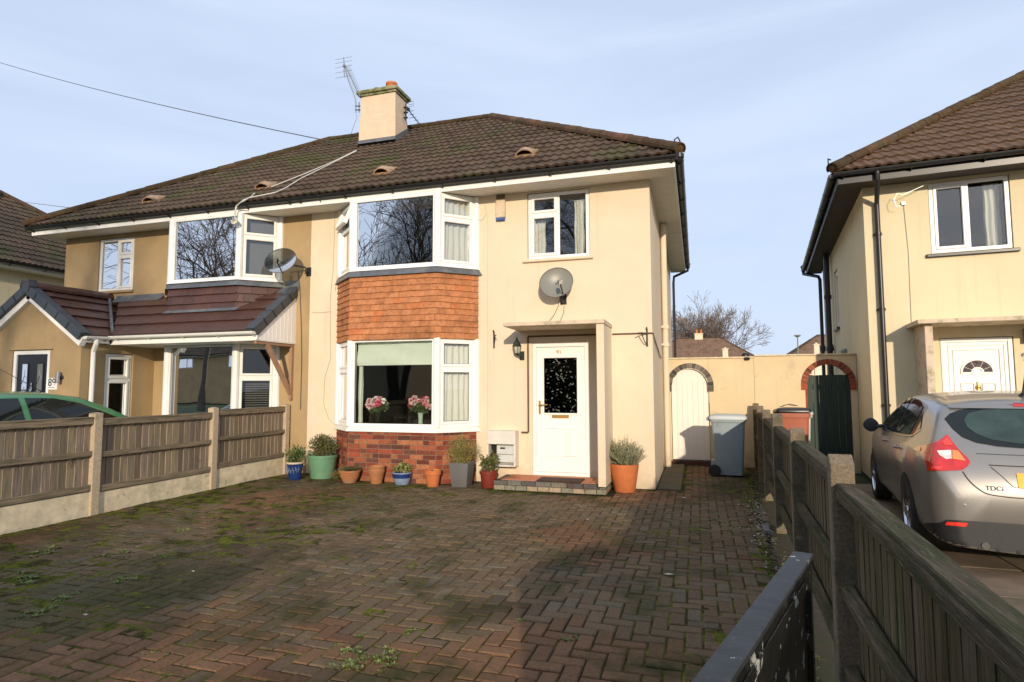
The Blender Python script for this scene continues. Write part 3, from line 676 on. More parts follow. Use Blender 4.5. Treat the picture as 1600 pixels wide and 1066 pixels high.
M['cap'] = mat('mossy_chimney_cap', (.30, .28, .17), .95, var=.3, vs=12, bump=.8, bs=40, second=(.12, .14, .05), sec=(.45, .6, 5))
mb.build('chimney_cap', M['cap'], chim, bevel=.015)
mb = MB(); mb.lathe(C.p(-6.65, -.28, 8.42), [(.125, 0), (.12, .13), (.135, .14), (.135, .19), (.115, .2), (.1, .2), (.1, .05)], 20); mb.build('chimney_pot', M['terracotta'], chim, smooth=40)
mb = MB(); mb.lathe(C.p(-7.03, -.3, 8.42), [(.075, 0), (.07, .09), (.085, .1), (.085, .13), (.06, .13), (.06, .03)], 16); mb.build('vent_pot', M['lead'], chim, smooth=40)
mb = MB()
zf = lambda y: 4.87+(y-(D-.54))*math.tan(PI)
for (a, b) in (((CX0-.03, CY0-.03), (CX1+.03, CY0-.03)), ((CX1+.03, CY0-.03), (CX1+.03, CY1+.03)), ((CX0-.03, CY1), (CX0-.03, CY0-.03))):
    A, B = V(a[0], a[1], zf(a[1])-.05), V(b[0], b[1], zf(b[1])-.05); mb.add([A, B, B+V(0, 0, .21), A+V(0, 0, .21)], [(0, 1, 2, 3)])
A, B = V(CX0-.1, CY0-.03, zf(CY0)+.0), V(CX1+.1, CY0-.03, zf(CY0)+.0); n_ = V(0, -cp, -sp)*.16
mb.add([A+V(0, 0, .06), B+V(0, 0, .06), B+n_+V(0, 0, .09), A+n_+V(0, 0, .09)], [(0, 1, 2, 3)]); mb.build('flashing', M['lead'], chim)
# lower bay: brick, sill, windows
BR = [(.27, .062, .034), (.23, .052, .032), (.32, .095, .045), (.16, .05, .035), (.35, .13, .06), (.12, .052, .038), (.25, .07, .038)]
bb = brick_faces(H, BF, 0, .80, BR, 'bay_brickwork')
mb = MB(); bay_prism(mb, F, **bay, d=.055, z0=.80, z1=.86, dt=.035); bay_prism(mb, F, **bay, d=.02, z0=.86, z1=.885); mb.build('bay_sill', M['upvc2'], H, bevel=.006)
SPL = [(0, 1, 0, .67, 's'), (0, 1, .67, 1, 's')]
def bay_windows(parent, BF, z0, z1, fm='upvc', openl=False, big='glass', name='bay_window', side_glass='glass'):
    out_ = []
    for i, (f, L) in enumerate(BF):
        cells = [(0, 1, 0, 1, 'f')] if i == 1 else ([(0, 1, 0, .67, 's'), (0, 1, .67, 1, 'o' if (openl and i == 0) else 's')])
        out_.append(window(parent, f, .035, L-.035, z0, z1, 0, cells, fm, None, big if i == 1 else side_glass, name, outer=.045))
    for i in (1, 2):
        mb = MB(); p = BF[i][0].o; mb.tube([p+V(0, .02, z0), p+V(0, .02, z1)], .062, 10); mb.build('corner_post', M[fm], parent, smooth=30)
    for p in (BF[0][0].o, BF[2][0].p(BF[2][1], 0, 0)): mb = MB(); mb.tube([p+V(0, 0, z0), p+V(0, 0, z1)], .045, 8); mb.build('wall_post', M[fm], parent, smooth=30)
    return out_
bay_windows(H, BF, .885, 2.31, big='glass_lo', side_glass='glass_lo')
mb = MB(); bay_prism(mb, F, **bay, d=-.0, z0=2.31, z1=3.44); mb.build('bay_core', M['mortar'], H)
OT = [(.47, .195, .085)]*5+[(.43, .18, .082), (.49, .21, .095), (.40, .165, .075), (.45, .185, .08), (.47, .20, .095), (.50, .172, .070)]
hung_tiles(H, BF, 2.31, 3.385, .098, .165, OT, 'orange_tile', 'tile_hanging')
mb = MB(); bay_prism(mb, F, **bay, d=.075, z0=3.36, z1=3.46, dt=.03); mb.build('lead_apron', M['lead'], H)
mb = MB(); bay_prism(mb, F, **bay, d=.045, z0=3.46, z1=3.495, dt=.03); mb.build('bay_sill', M['upvc'], H, bevel=.005)
bay_windows(H, BF, 3.495, 4.69, openl=True)
# curtains and blind behind the bay glass, all hung inside
c = BF
for zz, nm in ((.93, 'ground floor'), (3.54, 'upper')):
    z1 = zz+(1.30 if zz < 2 else 1.08)
    curtain('net_curtain', f'white net curtain hanging in the right splay of the cream house {nm} bay', c[2][0], .06, c[2][1]-.06, zz, z1-.02, -.11, folds=6, seed=int(zz*7))
    curtain('net_curtain', f'pale curtain hanging in the left splay of the cream house {nm} bay', c[0][0], .06, c[0][1]-.06, zz, z1-.02, -.11, folds=5, seed=int(zz*9))
curtain('net_curtain', 'narrow white curtain pulled to the left edge of the big upper bay pane', c[1][0], .10, .24, 3.54, 4.52, -.14, folds=3, amp=.03, seed=5)
curtain('curtain', 'pale green curtain edge at the left of the ground floor bay pane', c[1][0], .07, .15, .93, 2.2, -.16, mt='blind_green', folds=2, amp=.02, seed=6)
mb = MB(); f0, L0 = c[1]
vs = []
for j in range(9):
    for i in range(25):
        u = .07+(L0-.14)*i/24; t = j/8; vs.append(f0.p(u, -.12+.012*math.sin(t*5+u*2)+.006*math.sin(u*9+t*6), 1.90+.36*t))
mb.add(vs, [(j*25+i, j*25+i+1, (j+1)*25+i+1, (j+1)*25+i) for j in range(8) for i in range(24)])
mb.box(f0, .07, L0-.07, -.13, -.11, 1.885, 1.905); mb.tube([f0.p(.06, -.12, 2.27), f0.p(L0-.06, -.12, 2.27)], .02, 8)
tag(mb.build('roller_blind', M['blind_green'], None, smooth=50), 'pale green blind drawn part way down inside the ground floor bay pane', 'blind')
# upper right window
window(H, F, -2.56, -1.56, 3.57, 4.66, -.02, [(0, .5, 0, .70, 's'), (0, .5, .70, 1, 's'), (.5, 1, 0, 1, 'f')])
mb = MB(); mb.cbox(F, -2.64, -1.50, -.02, .05, 3.525, 3.572, .008); mb.build('window_sill', M['cream'], H)
curtain('net_curtain', 'white curtain at the left of the small upper right window of the cream house', F, -2.48, -2.30, 3.65, 4.3, -.16, folds=3, seed=8)
curtain('net_curtain', 'long white curtain at the right of the small upper right window of the cream house', F, -1.82, -1.66, 3.65, 4.52, -.16, folds=3, amp=.03, seed=9)
# front door
mb = MB()
for (a, b, c_, e) in ((-2.50, -2.44, .14, 2.22), (-1.66, -1.60, .14, 2.22), (-2.44, -1.66, 2.15, 2.22), (-2.44, -1.66, .14, .19)): mb.cbox(F, a, b, -.09, -.015, c_, e, .006)
mb.build('door_frame', M['upvc'], H)
mb = MB()
gl = (-2.325, -1.775, 1.10, 1.985)                 # glazed light of the door
for (a, b, c_, e) in ((-2.437, gl[0], .195, 2.145), (gl[1], -1.663, .195, 2.145), (gl[0], gl[1], .195, gl[2]), (gl[0], gl[1], gl[3], 2.145)): mb.box(F, a, b, -.08, -.03, c_, e)
def frame_ring(mb, u0, u1, z0, z1, n0, n1, w_=.02, fr=F):
    for (a, b, c_, e) in ((u0, u0+w_, z0, z1), (u1-w_, u1, z0, z1), (u0+w_, u1-w_, z0, z0+w_), (u0+w_, u1-w_, z1-w_, z1)): mb.cbox(fr, a, b, n0, n1, c_, e, .006)
frame_ring(mb, gl[0]-.02, gl[1]+.02, gl[2]-.02, gl[3]+.02, -.03, -.012, .03); frame_ring(mb, -2.38, -1.72, .26, 1.03, -.03, -.024, .012)
for a in (-2.29, -2.0): frame_ring(mb, a, a+.20, .44, .88, -.03, -.014, .016); mb.cbox(F, a+.035, a+.165, -.03, -.022, .475, .845, .006)
door = mb.build('front_door', M['upvc'], H)
mb = MB(); mb.box(F, gl[0]+.008, gl[1]-.008, -.052, -.046, gl[2]+.008, gl[3]-.008); dg_ = mb.build('door_glass', [glass_mat('door_glass', (.10, .11, .10), 1.5)], door)
mb = MB(); q = random.Random(12)
for _ in range(140):
    u, z = q.uniform(gl[0]+.03, gl[1]-.03), q.uniform(gl[2]+.03, gl[3]-.03); a = q.choice([.9, 1.1, -.5, 2.3, .2])+q.uniform(-.25, .25); L = q.choice([.012, .018, .035, .05]); w_ = L*.18
    d = (math.cos(a)*L/2, math.sin(a)*L/2); e = (-math.sin(a)*w_, math.cos(a)*w_)
    mb.add([F.p(u-d[0], -.0445, z-d[1]), F.p(u+e[0], -.0445, z+e[1]), F.p(u+d[0], -.0445, z+d[1]), F.p(u-e[0], -.0445, z-e[1])], [(0, 1, 2, 3)])
mb.build('etched_pattern', mat('etched_glass', (.11, .13, .11), .5, var=.4, vs=20), dg_)
mb = MB(); mb.cbox(F, -2.405, -2.372, -.03, -.018, 1.09, 1.30, .004); mb.tube([F.p(-2.388, -.018, 1.235), F.p(-2.388, .025, 1.235), F.p(-2.36, .032, 1.235), F.p(-2.25, .032, 1.24)], .010, 8); mb.build('door_handle', M['brass'], door, smooth=40)
mb = MB(); mb.cbox(F, -2.19, -1.92, -.03, -.017, 1.032, 1.082, .004); mb.cbox(F, -2.165, -1.945, -.017, -.012, 1.042, 1.072, .003); mb.build('letterbox', M['brass'], door)
text('house_number', '91', .085, F, -2.07, -.029, 2.065, 'brass', door, .002)
# canopy with its slab of a wing wall, step
mb = MB(); mb.cbox(F, -2.72, -1.225, .0, .82, 2.415, 2.475, .006); mb.build('canopy', M['canopy'], H)
mb = MB(); mb.cbox(F, -1.345, -1.235, .0, .795, .13, 2.414, .006); mb.build('canopy_wing_wall', M['cream'], H)
mb = MB(); q = random.Random(2)
def blockrow(z0, z1, pal, n1, dx):
    x = -2.93
    while x < -1.28:
        b = min(x+dx*q.uniform(.93, 1.05), -1.26); c_ = q.choice(pal); mb.cbox(F, x+.004, b-.004, n1-.1, n1, z0, z1, .006, c_); x = b
    for k in range(3):
        mb.cbox(Fr((-2.93, D-.02-k*.21, 0), (0, -1, 0), (-1, 0, 0)), .0, .2, -.1, 0.0, z0, z1, .005, q.choice(pal)); mb.cbox(Fr((-1.26, D-n1+.62-k*.2, 0), (0, -1, 0), (1, 0, 0)), .0, .19, -.1, 0.0, z0, z1, .005, q.choice(pal))
blockrow(.0, .068, [(.27, .24, .17), (.34, .27, .18), (.22, .21, .16), (.38, .29, .2)], .66, .17)
blockrow(.072, .135, [(.12, .11, .10), (.16, .15, .13), (.10, .09, .085), (.2, .17, .13)], .665, .225)
mb.box(F, -2.90, -1.29, 0, .62, 0, .128, (.4, .3, .2), 1)
for i in range(8):
    for j in range(3): mb.cbox(Fr((-2.83+i*.19, D-.02-j*.185, 0), WX, (0, 0, 1), (0, -1, 0)), 0, .186, .12, .140, 0, .181, .003, (.52*q.uniform(.85, 1.1), .22, .12))
mb.build('doorstep', [M['brick'], M['mortar']], H)
# pipes and trunking
mb = MB(); zt = 2.325
mb.tube([F.p(-2.68, .018, .80), F.p(-2.575, .018, .80), F.p(-2.565, .018, .81), F.p(-2.565, .018, zt-.01), F.p(-2.555, .018, zt), F.p(-1.36, .018, zt)], .014, 8)
mb.tube([F.p(-1.22, .018, zt), F.p(-.63, .018, zt), F.p(-.60, .01, zt-.01)], .011, 8); mb.build('gas_pipe', M['dark_brown'], H, smooth=40)
mb = MB()
for k in (0, .012): mb.tube([S.p(.0, .012, zt-.01), S.p(.45, .012+k, 2.22-k), S.p(1.3, .012+k, 2.10-k*2), S.p(2.1, .012, 2.03)], .006, 5)
mb.build('side_cable', M['wire'], H)
mb = MB(); sp0 = 2.6
mb.tube([S.p(sp0, .07, .0), S.p(sp0, .07, 4.60)], .055, 12); mb.tube([S.p(sp0, .07, 4.5), S.p(sp0, .07, 4.66)], .066, 12)
for z in (2.28, 2.62): mb.tube([S.p(sp0, .07, z), S.p(sp0, .07, z+.07)], .075, 12); mb.box(S, sp0-.1, sp0+.1, 0, .05, z+.02, z+.05)
mb.build('soil_pipe', M['cream'], H, smooth=40)
window(H, S, 4.32, 4.88, 2.92, 4.08, -.04, [(0, 1, 0, 1, 's')])
# thin cables up the front beside the bay
mb = MB()
for pts in ([(524, 330), (521, 420), (516, 470), (517, 560), (508, 590), (506, 630), (514, 655), (528, 668)], [(531, 335), (528, 425), (524, 455)], [(488, 488), (500, 489), (517, 487)], [(500, 315), (515, 326), (524, 330)]):
    mb.tube([onY(x, y, D)+V(0, -.008, 0) for x, y in pts], .0035, 5)
mb.tube([onY(762, y, D)+V(0, -.006, 0) for y in (330, 420, 520, 600, 720)], .002, 4); mb.tube([onY(x, y, D)+V(0, -.01, 0) for x, y in ((741, 340), (753, 345), (760, 335), (758, 320))], .003, 4)
mb.build('wall_cable', mat('painted_cable', (.42, .36, .24), .8), H)

# ================================================================ THE OCHRE HALF (no. 89)
K = thing('ochre_house', (-9.7, 9.2, 0), 'ochre rendered left half of the semi with dark tiled porch and lean-to roof', 'house')
def mir(x): return 2*XP-x
KB = dict(uL=-9.95, fL=-9.42, fR=-7.86, uR=-7.34, nf=NF); KF = bay_frames(F, **KB)
mb = MB(); wallp(mb, F, XL, XP-.002, 0, 4.76, [(-9.87, -7.42, .55, 2.28), (-9.87, -7.42, 3.5, 4.66), (-11.86, -10.90, 3.50, 4.62)], n=.0)
LS = Fr((XL, D+7.6, 0), (0, -1, 0), (-1, 0, 0)); wallp(mb, LS, 0, 7.6, 0, 4.76)
wallp(mb, Fr((XP, D+7.6, 0), (-1, 0, 0)), 0, 6.12, 0, 4.76)
mb.build('wall', [M['ochre'], M['dark_room']], K)
mb = MB(); blockroom(mb, F, -10.2, XP-.3, -4.2, .05, 2.35); blockroom(mb, F, -12.5, -10.3, -4.2, 2.55, 4.66); blockroom(mb, F, -10.2, XP-.3, -4.2, 2.55, 4.66); mb.build('room_interior', M['dark_room'], K)
mb = MB(); mb.box(F, XL-.34, XP, 0, .44, SOF, SOF+.02); mb.box(LS, -.35, 7.6, 0, .34, SOF, SOF+.0195); mb.build('soffit', M['soffit'], K)
mb = MB(); mb.cbox(F, XL-.36, XP, .44, .462, SOF-.012, SOF+.13, .003); mb.build('fascia', M['upvc'], K)
mb = MB(); gutter(mb, F.p(XL-.40, .525, gz), F.p(XP, .525, gz)); mb.build('gutter', M['black'], K, smooth=40)
roofk, _ = hip_roof(RF, XL-.42, XP, .54, -8.12, 4.87, PI, hipL=True, hipR=False, parent=K, seed=31)
vent_at(roofk, 234, 318); vent_at(roofk, 411, 297)
# upper bay
mb = MB(); bay_prism(mb, F, **KB, d=0, z0=2.3, z1=3.46); mb.build('bay_core', M['mortar'], K)
BT = [(1, 1, 1), (1.2, 1.1, 1.05), (.85, .85, .85), (1.1, 1.0, 1.0)]
hung_tiles(K, KF, 2.92, 3.38, .155, .26, BT, 'brown_tile', 'tile_hanging', seed=8)
mb = MB(); bay_prism(mb, F, **KB, d=.075, z0=3.36, z1=3.46, dt=.03); mb.build('lead_apron', M['lead'], K)
mb = MB(); bay_prism(mb, F, **KB, d=.06, z0=3.46, z1=3.495, dt=.04); mb.build('bay_sill', M['upvc'], K, bevel=.005)
bay_windows(K, KF, 3.495, 4.69, fm='upvc2')
bay_windows(K, KF, .55, 2.305, fm='upvc2', big='glass_lo', side_glass='glass_lo')
mb = MB(); bay_prism(mb, F, **KB, d=.0, z0=0, z1=.55); mb.build('bay_base', M['ochre'], K)
# venetian blinds
def venetian(label, fr, L, z0, z1, step=.035, n=-.12, mt='blind_white', u0=.05):
    mb = MB(); z = z0
    while z < z1:
        mb.box(fr.tilt(0, n, z, R(28)), u0, L-.05, -.0006, .0006, -.0125, .0125); z += step
    for u in (.25, .5, .75): mb.tube([fr.p(L*u, n, z0), fr.p(L*u, n, z1)], .0012, 4)
    mb.box(fr, u0, L-.05, n-.015, n+.015, z1, z1+.03)
    tag(mb.build('venetian_blind', M[mt], None), label, 'blind')
venetian('grey slatted blind in the big pane of the ochre house ground floor bay', KF[1][0], KF[1][1], .62, 2.22, step=.042)
venetian('grey slatted blind in the right splay of the ochre house ground floor bay', KF[2][0], KF[2][1], .62, 1.75, step=.042)
venetian('slatted blind in the big pane of the ochre house upper bay', KF[1][0], KF[1][1], 3.56, 4.60, step=.03)
mb = MB(); f0, L0 = KF[2]; mb.box(f0, .07, L0-.07, -.13, -.122, 3.55, 4.6); mb.tube([f0.p(.06, -.125, 4.61), f0.p(L0-.06, -.125, 4.61)], .018, 8); tag(mb.build('roller_blind', M['blind_white'], None), 'plain grey blind fully down in the right splay of the ochre house upper bay', 'blind')
window(K, F, -11.85, -10.91, 3.51, 4.61, -.02, [(0, .54, 0, 1, 'f'), (.54, 1, 0, .68, 's'), (.54, 1, .68, 1, 's')], fm='upvc2')
mb = MB(); mb.cbox(F, -11.92, -10.86, -.02, .05, 3.46, 3.512, .008); mb.build('window_sill', M['ochre'], K)
# porch
PX0, PX1, PY = -12.74, -10.25, 7.72
PF = Fr((0, PY, 0), WX); PS = Fr((PX1, PY, 0), WY, (1, 0, 0)); ax, az, ez = -11.48, 3.34, 2.44
mb = MB(); wallp(mb, PF, PX0, PX1, 0, 2.30, [(-11.93, -10.99, .05, 2.21)], t=.2); wallp(mb, PS, 0, 1.48, 0, 2.34, [(.46, 1.02, .8, 2.16)], t=.2)
mb.add([PF.p(PX0, 0, 2.30), PF.p(PX1, 0, 2.30), PF.p(ax, 0, 3.24)], [(0, 1, 2)]); mb.box(PF, PX0, PX0+.2, -1.48, -.01, 0, 2.3)
mb.build('porch_wall', [M['ochre'], M['dark_room']], K)
mb = MB(); blockroom(mb, PF, PX0+.2, PX1-.22, -1.4, .02, 2.29, nf=-.2); mb.build('porch_interior', M['dark'], K)
window(K, PS, .47, 1.01, .81, 2.15, -.03, [(0, 1, 0, .66, 's'), (0, 1, .66, 1, 's')], fm='upvc2')
mb = MB(); slope = (az-ez)/(PX1+.12-ax); pa = math.atan(slope); c_, s_ = math.cos(pa), math.sin(pa); LL = (PX1+.12-ax)/c_
FLAT = dict(course=.33, period=.33, amp=.006, lip=.032, tw=.33, sub=4, jit=.08)
tile_slope(mb, (PX1+.12, PY-.12, ez), (0, 1, 0), (-c_, 0, s_), (s_, 0, c_), lambda v: 0, lambda v: 1.62, LL, seed=41, **FLAT)
tile_slope(mb, (2*ax-PX1-.12, D, ez), (0, -1, 0), (c_, 0, s_), (-s_, 0, c_), lambda v: 0, lambda v: 1.60, LL, seed=42, **FLAT)
pr = mb.build('porch_roof', M['brown_tile'], K)
mb = MB(); ridge_run(mb, (ax, PY-.15, az+.02), (ax, D, az+.02), r=.10, seed=3, pal=((1, 1, 1), (.9, .9, .9)))
mb.build('ridge_tiles', M['brown_tile'], pr)
# verge units down both rakes and on the lean-to
mb = MB()
def verge(A, B, out_, seg=.33):
    A, B, out_ = Vector(A), Vector(B), Vector(out_).normalized(); L = (B-A).length; t = (B-A)/L; up_ = t.cross(out_); up_ = up_ if up_.z > 0 else -up_
    n = int(math.ceil(L/seg)); sg = L/n
    for i in range(n):
        fr = Fr(A+t*(i*sg), t, out_, (up_+t*(-.06 if t.z > 0 else .06)).normalized()); mb.cbox(fr, -.02, sg+.01, -.14, .035, .0, .045, .006); mb.cbox(fr, -.02, sg+.01, .0, .036, -.11, .046, .006)
e2 = V(0, 0, .015)
verge(V(PX1+.14, PY-.12, ez)+e2, V(ax, PY-.12, az)+e2, (0, -1, 0)); verge(V(2*ax-PX1-.14, PY-.12, ez)+e2, V(ax, PY-.12, az)+e2, (0, -1, 0))
mb.box(Fr((ax, PY-.12, az), WX), -.09, .09, -.1, .045, -.10, .13); mb.lathe((ax, PY-.16, az+.01), [(.13, 0), (.13, .12), (.11, .125), (0.001, .125)], 8, axis=(0, 1, 0))
mb.build('verge_tiles', M['grey_tile'], pr)
mb = MB()
for s in (1, -1):
    A = V(ax, PY-.07, az-.08); B = V(ax+s*(PX1+.12-ax), PY-.07, ez-.08); t = (B-A).normalized(); q_ = V(0, -1, 0); u_ = t.cross(q_); u_ = u_ if u_.z > 0 else -u_
    mb.cbox(Fr(A, t, q_, u_), -.0, (B-A).length, -.08, .02, -.13, .035, .005)
mb.build('bargeboard', M['upvc'], K)
# lean-to
LX1, LY0, LZ0, LZ1 = -6.97, 8.18, 2.47, 3.31; la = math.atan((LZ1-LZ0)/(D-LY0)); lc, ls = math.cos(la), math.sin(la); LL2 = (D-LY0)/lc
mb = MB(); tile_slope(mb, (0, LY0-.03, LZ0), (1, 0, 0), (0, lc, ls), (0, -ls, lc), lambda v: -10.05-v*.86, lambda v: LX1, LL2, seed=44, **FLAT)
lr = mb.build('lean_to_roof', M['brown_tile'], K)
mb = MB(); verge((LX1, LY0-.05, LZ0+.01), (LX1, D, LZ1+.015), (1, 0, 0)); mb.build('verge_tiles', M['grey_tile'], lr)
mb = MB(); fl = Fr((0, D, LZ1), WX, (0, -ls, lc), (0, lc, ls))
mb.box(F, -11.3, KB['uL']-.12, 0, .012, LZ1-.02, LZ1+.09); mb.box(F, KB['uR']+.12, LX1+.06, 0, .012, LZ1-.02, LZ1+.17)
mb.box(fl, -11.3, -10.05, .03, .045, -.14, .02); mb.box(fl, KB['uR']+.05, LX1+.04, .03, .045, -.16, .02); bay_prism(mb, F, **KB, d=.10, z0=2.90, z1=2.955, dt=.06)
a_, b_ = V(ax, D-.02, az+.05), V(PX1+.14, LY0, LZ0+.05); 
mb.tube([a_, b_], .03, 6); mb.build('flashing', M['lead'], lr)
mb = MB(); mb.cbox(PF, -10.13, LX1+.02, -(LY0-PY)-.02, -(LY0-PY), 2.32, LZ0-.01, .004)
mb.box(F, -10.25, LX1, .001, D-LY0, 2.305, 2.32); mb.cbox(Fr((PX1+.10, PY-.05, 0), WY, (1, 0, 0)), 0, LY0-PY+.03, -.02, .0, 2.32, ez-.01, .004)
vs = [V(LX1+.005, LY0, 2.32), V(LX1+.005, D, 2.32), V(LX1+.005, D, LZ1-.02), V(LX1+.005, LY0, LZ0-.02)]; mb.add(vs+[v-V(.03, 0, 0) for v in vs], [(0, 1, 2, 3), (7, 6, 5, 4), (0, 4, 5, 1), (2, 6, 7, 3), (3, 7, 4, 0)])
for i in range(9): y = LY0+.1+i*.1; mb.box(G, LX1+.0055, LX1+.0085, y, y+.006, 2.33, LZ0-.06+(y-LY0)*.82, (.5, .5, .5))
mb.build('lean_to_fascia', M['upvc'], K)
mb = MB(); gutter(mb, (-10.08, LY0-.06, LZ0-.02), (LX1+.02, LY0-.06, LZ0-.02), r=.055, step=.75); gutter(mb, (PX1+.16, PY-.07, ez-.02), (PX1+.16, LY0-.06, ez), r=.055, out=(1, 0, 0), step=.3)
mb.tube([V(PX1+.16, PY+.14, ez-.06), V(PX1+.16, PY+.14, ez-.14), V(PX1+.055, PY+.18, ez-.26), V(PX1+.055, PY+.18, ez-.34), V(PX1+.055, PY+.18, .05)], .040, 8)
mb.build('gutter', M['upvc2'], K, smooth=40)
mb = MB(); bx = Fr((-6.99, 0, 0), WY, (1, 0, 0))
mb.box(bx, 8.22, D, -.05, 0, 2.255, 2.304); mb.box(bx, D-.07, D, -.05, .0, 1.30, 2.255); mb.add([bx.p(8.46, 0, 2.255), bx.p(8.56, 0, 2.255), bx.p(D-.07, 0, 1.52), bx.p(D-.07, 0, 1.38), bx.p(8.46, -.05, 2.255), bx.p(8.56, -.05, 2.255), bx.p(D-.07, -.05, 1.52), bx.p(D-.07, -.05, 1.38)], [(0, 3, 2, 1), (4, 5, 6, 7), (0, 1, 5, 4), (1, 2, 6, 5), (3, 0, 4, 7)])
mb.build('wood_bracket', M['raw_wood'], K, bevel=.004)
# black front door of the porch
mb = MB()
for (a, b, c_, e) in ((-11.92, -11.85, .06, 2.20), (-11.07, -11.0, .06, 2.20), (-11.85, -11.07, 2.13, 2.20)): mb.cbox(PF, a, b, -.08, -.01, c_, e, .006)
mb.build('door_frame', M['upvc'], K)
mb = MB(); mb.box(PF, -11.85, -11.07, -.08, -.04, .08, 2.13)
for a in (-11.74, -11.36): frame_ring(mb, a, a+.18, .5, 1.98, -.04, -.025, .02, PF)
bd = mb.build('front_door', M['black_door'], K)
for a in (-11.74, -11.36):
    mb = MB(); mb.box(PF, a+.02, a+.16, -.04, -.034, .52, 1.96); gp = mb.build('door_glass', M['glass'], bd)
    mb = MB()
    for z in (.7, 1.0, 1.3, 1.6): mb.tube([PF.p(a+.03, -.032, z), PF.p(a+.09, -.032, z+.15), PF.p(a+.15, -.032, z+.1)], .004, 4); mb.tube([PF.p(a+.09, -.032, z+.15), PF.p(a+.09, -.032, z+.25)], .004, 4)
    mb.build('leaded_lines', M['chrome'], gp)
mb = MB(); mb.tube([PF.p(-11.46+.03*math.cos(t), -.02, 1.5+.04*math.sin(t)) for t in np.linspace(0, 6.28, 13)], .007, 6); mb.tube([PF.p(-11.46, -.03, 1.62), PF.p(-11.46, -.02, 1.40)], .009, 6); mb.build('door_knocker', M['chrome'], bd)
mb = MB(); mb.box(PF, -12.0, -10.92, .0, .03, 2.215, 2.235); mb.build('drip_strip', M['ochre'], K)
# satellite cable, aerial wires on this half
mb = MB(); mb.tube([onY(x, y, D)+V(0, -.01, 0) for x, y in ((466, 425), (469, 450), (471, 500), (472, 560), (470, 640))], .007, 6); mb.build('wall_cable', M['wire'], K)

# ================================================================ PALE YELLOW HOUSE ON THE RIGHT
th = R(6); O2 = V(2.63, 10.66, 0); Q = Fr(O2, (math.cos(th), -math.sin(th), 0)); QS = Fr(O2, (math.sin(th), math.cos(th), 0), (-math.cos(th), math.sin(th), 0))
P = thing('pale_yellow_house', tuple(O2+V(3, -.3, 0)), 'pale yellow rendered house on the right with black gutters and white door', 'house')
mb = MB(); W2 = 6.1
wallp(mb, Q, 0, W2, 0, 4.74, [(.88, 1.90, 3.54, 4.66), (.92, 1.82, .14, 2.24), (3.1, 5.6, .86, 2.3), (3.1, 5.6, 3.5, 4.66)]); wallp(mb, QS, 0, 7.6, 0, 4.74, [(4.05, 4.75, 2.80, 4.15)])
wallp(mb, Fr(Q.p(W2, -7.6, 0), -Q.u, -Q.n), 0, W2, 0, 4.74); wallp(mb, Fr(Q.p(W2, 0, 0), -Q.n, Q.u), 0, 7.6, 0, 4.74)
mb.build('wall', [M['pale_yellow'], M['dark_room']], P)
mb = MB(); blockroom(mb, Q, .3, W2-.3, -4, 2.55, 4.66); blockroom(mb, Q, .3, W2-.3, -4, .05, 2.3); mb.build('room_interior', M['dark_room'], P)
mb = MB(); mb.box(Q, -.38, W2+.38, 0, .42, SOF, SOF+.02); mb.box(QS, 0, 8.0, 0, .38, SOF, SOF+.0195); mb.build('soffit', mat('dark_soffit', (.05, .042, .035), .7), P)
mb = MB(); mb.cbox(Q, -.40, W2+.4, .42, .44, SOF-.03, SOF+.13, .003); mb.cbox(QS, -.44, 8.0, .38, .40, SOF-.03, SOF+.13, .003); mb.build('fascia', M['black'], P)
mb = MB(); gutter(mb, Q.p(-.44, .50, gz), Q.p(W2+.4, .50, gz), out=Q.n); gutter(mb, QS.p(-.46, .46, gz), QS.p(8.05, .46, gz), out=QS.n); mb.build('gutter', M['black'], P, smooth=40)
hip_roof(Q, -.44, W2*2, .52, -8.1, 4.87, PI, parent=P, mt='roof2', seed=61, hipR=False, ridge_pal=((1.3, 1.1, 1), (1.1, .9, .8), (1.5, 1.25, 1.1)))
mb = MB(); mb.tube([Q.p(-.44, .52, 4.92), Q.p(-.52, .56, 4.98), Q.p(-.52, .55, 5.07), Q.p(-.48, .53, 5.05)], .011, 6); mb.build('hip_iron', M['black'], P)
mb = MB(); dpx = Q
mb.tube([Q.p(.14, .50, gz-.05), Q.p(.14, .50, gz-.16), Q.p(.18, .07, gz-.42), Q.p(.18, .065, gz-.5), Q.p(.18, .065, .05)], .036, 10)
for z in (1.2, 2.7, 3.9): mb.tube([Q.p(.18, .065, z), Q.p(.18, .065, z+.04)], .045, 10); mb.box(Q, .12, .24, 0, .03, z, z+.035)
mb.build('downpipe', M['black'], P, smooth=40)
mb = MB(); mb.tube([QS.p(7.95, .46, gz-.05), QS.p(7.95, .46, gz-.12), QS.p(7.5, .12, gz-.3), QS.p(7.3, .10, gz-.42), QS.p(7.3, .10, 1.9), QS.p(7.3, .10, .1)], .045, 10); mb.tube([QS.p(7.3, .10, 2.45), QS.p(7.3, .10, 2.6)], .07, 10); mb.build('downpipe', M['black'], P, smooth=40)
mb = MB(); mb.tube([QS.p(5.2, .11, .0), QS.p(5.2, .11, 4.7)], .062, 12)
for z in (2.05, 2.35, 3.6): mb.tube([QS.p(5.2, .11, z), QS.p(5.2, .11, z+.09)], .085, 12)
mb.tube([QS.p(5.2, .11, 2.3), QS.p(5.6, .03, 2.5)], .04, 8); mb.build('soil_pipe', M['black'], P, smooth=40)
mb = MB(); mb.tube([QS.p(6.1, .03, 2), QS.p(6.1, .03, 4.6)], .02, 8); mb.build('side_pipe', M['pale_yellow'], P, smooth=40)
window(P, QS, 4.08, 4.72, 2.83, 4.12, -.03, [(0, 1, 0, 1, 's')]); mb = MB(); mb.box(QS, 4.0, 4.8, -.02, .06, 2.77, 2.82); mb.build('window_sill', M['black'], P)
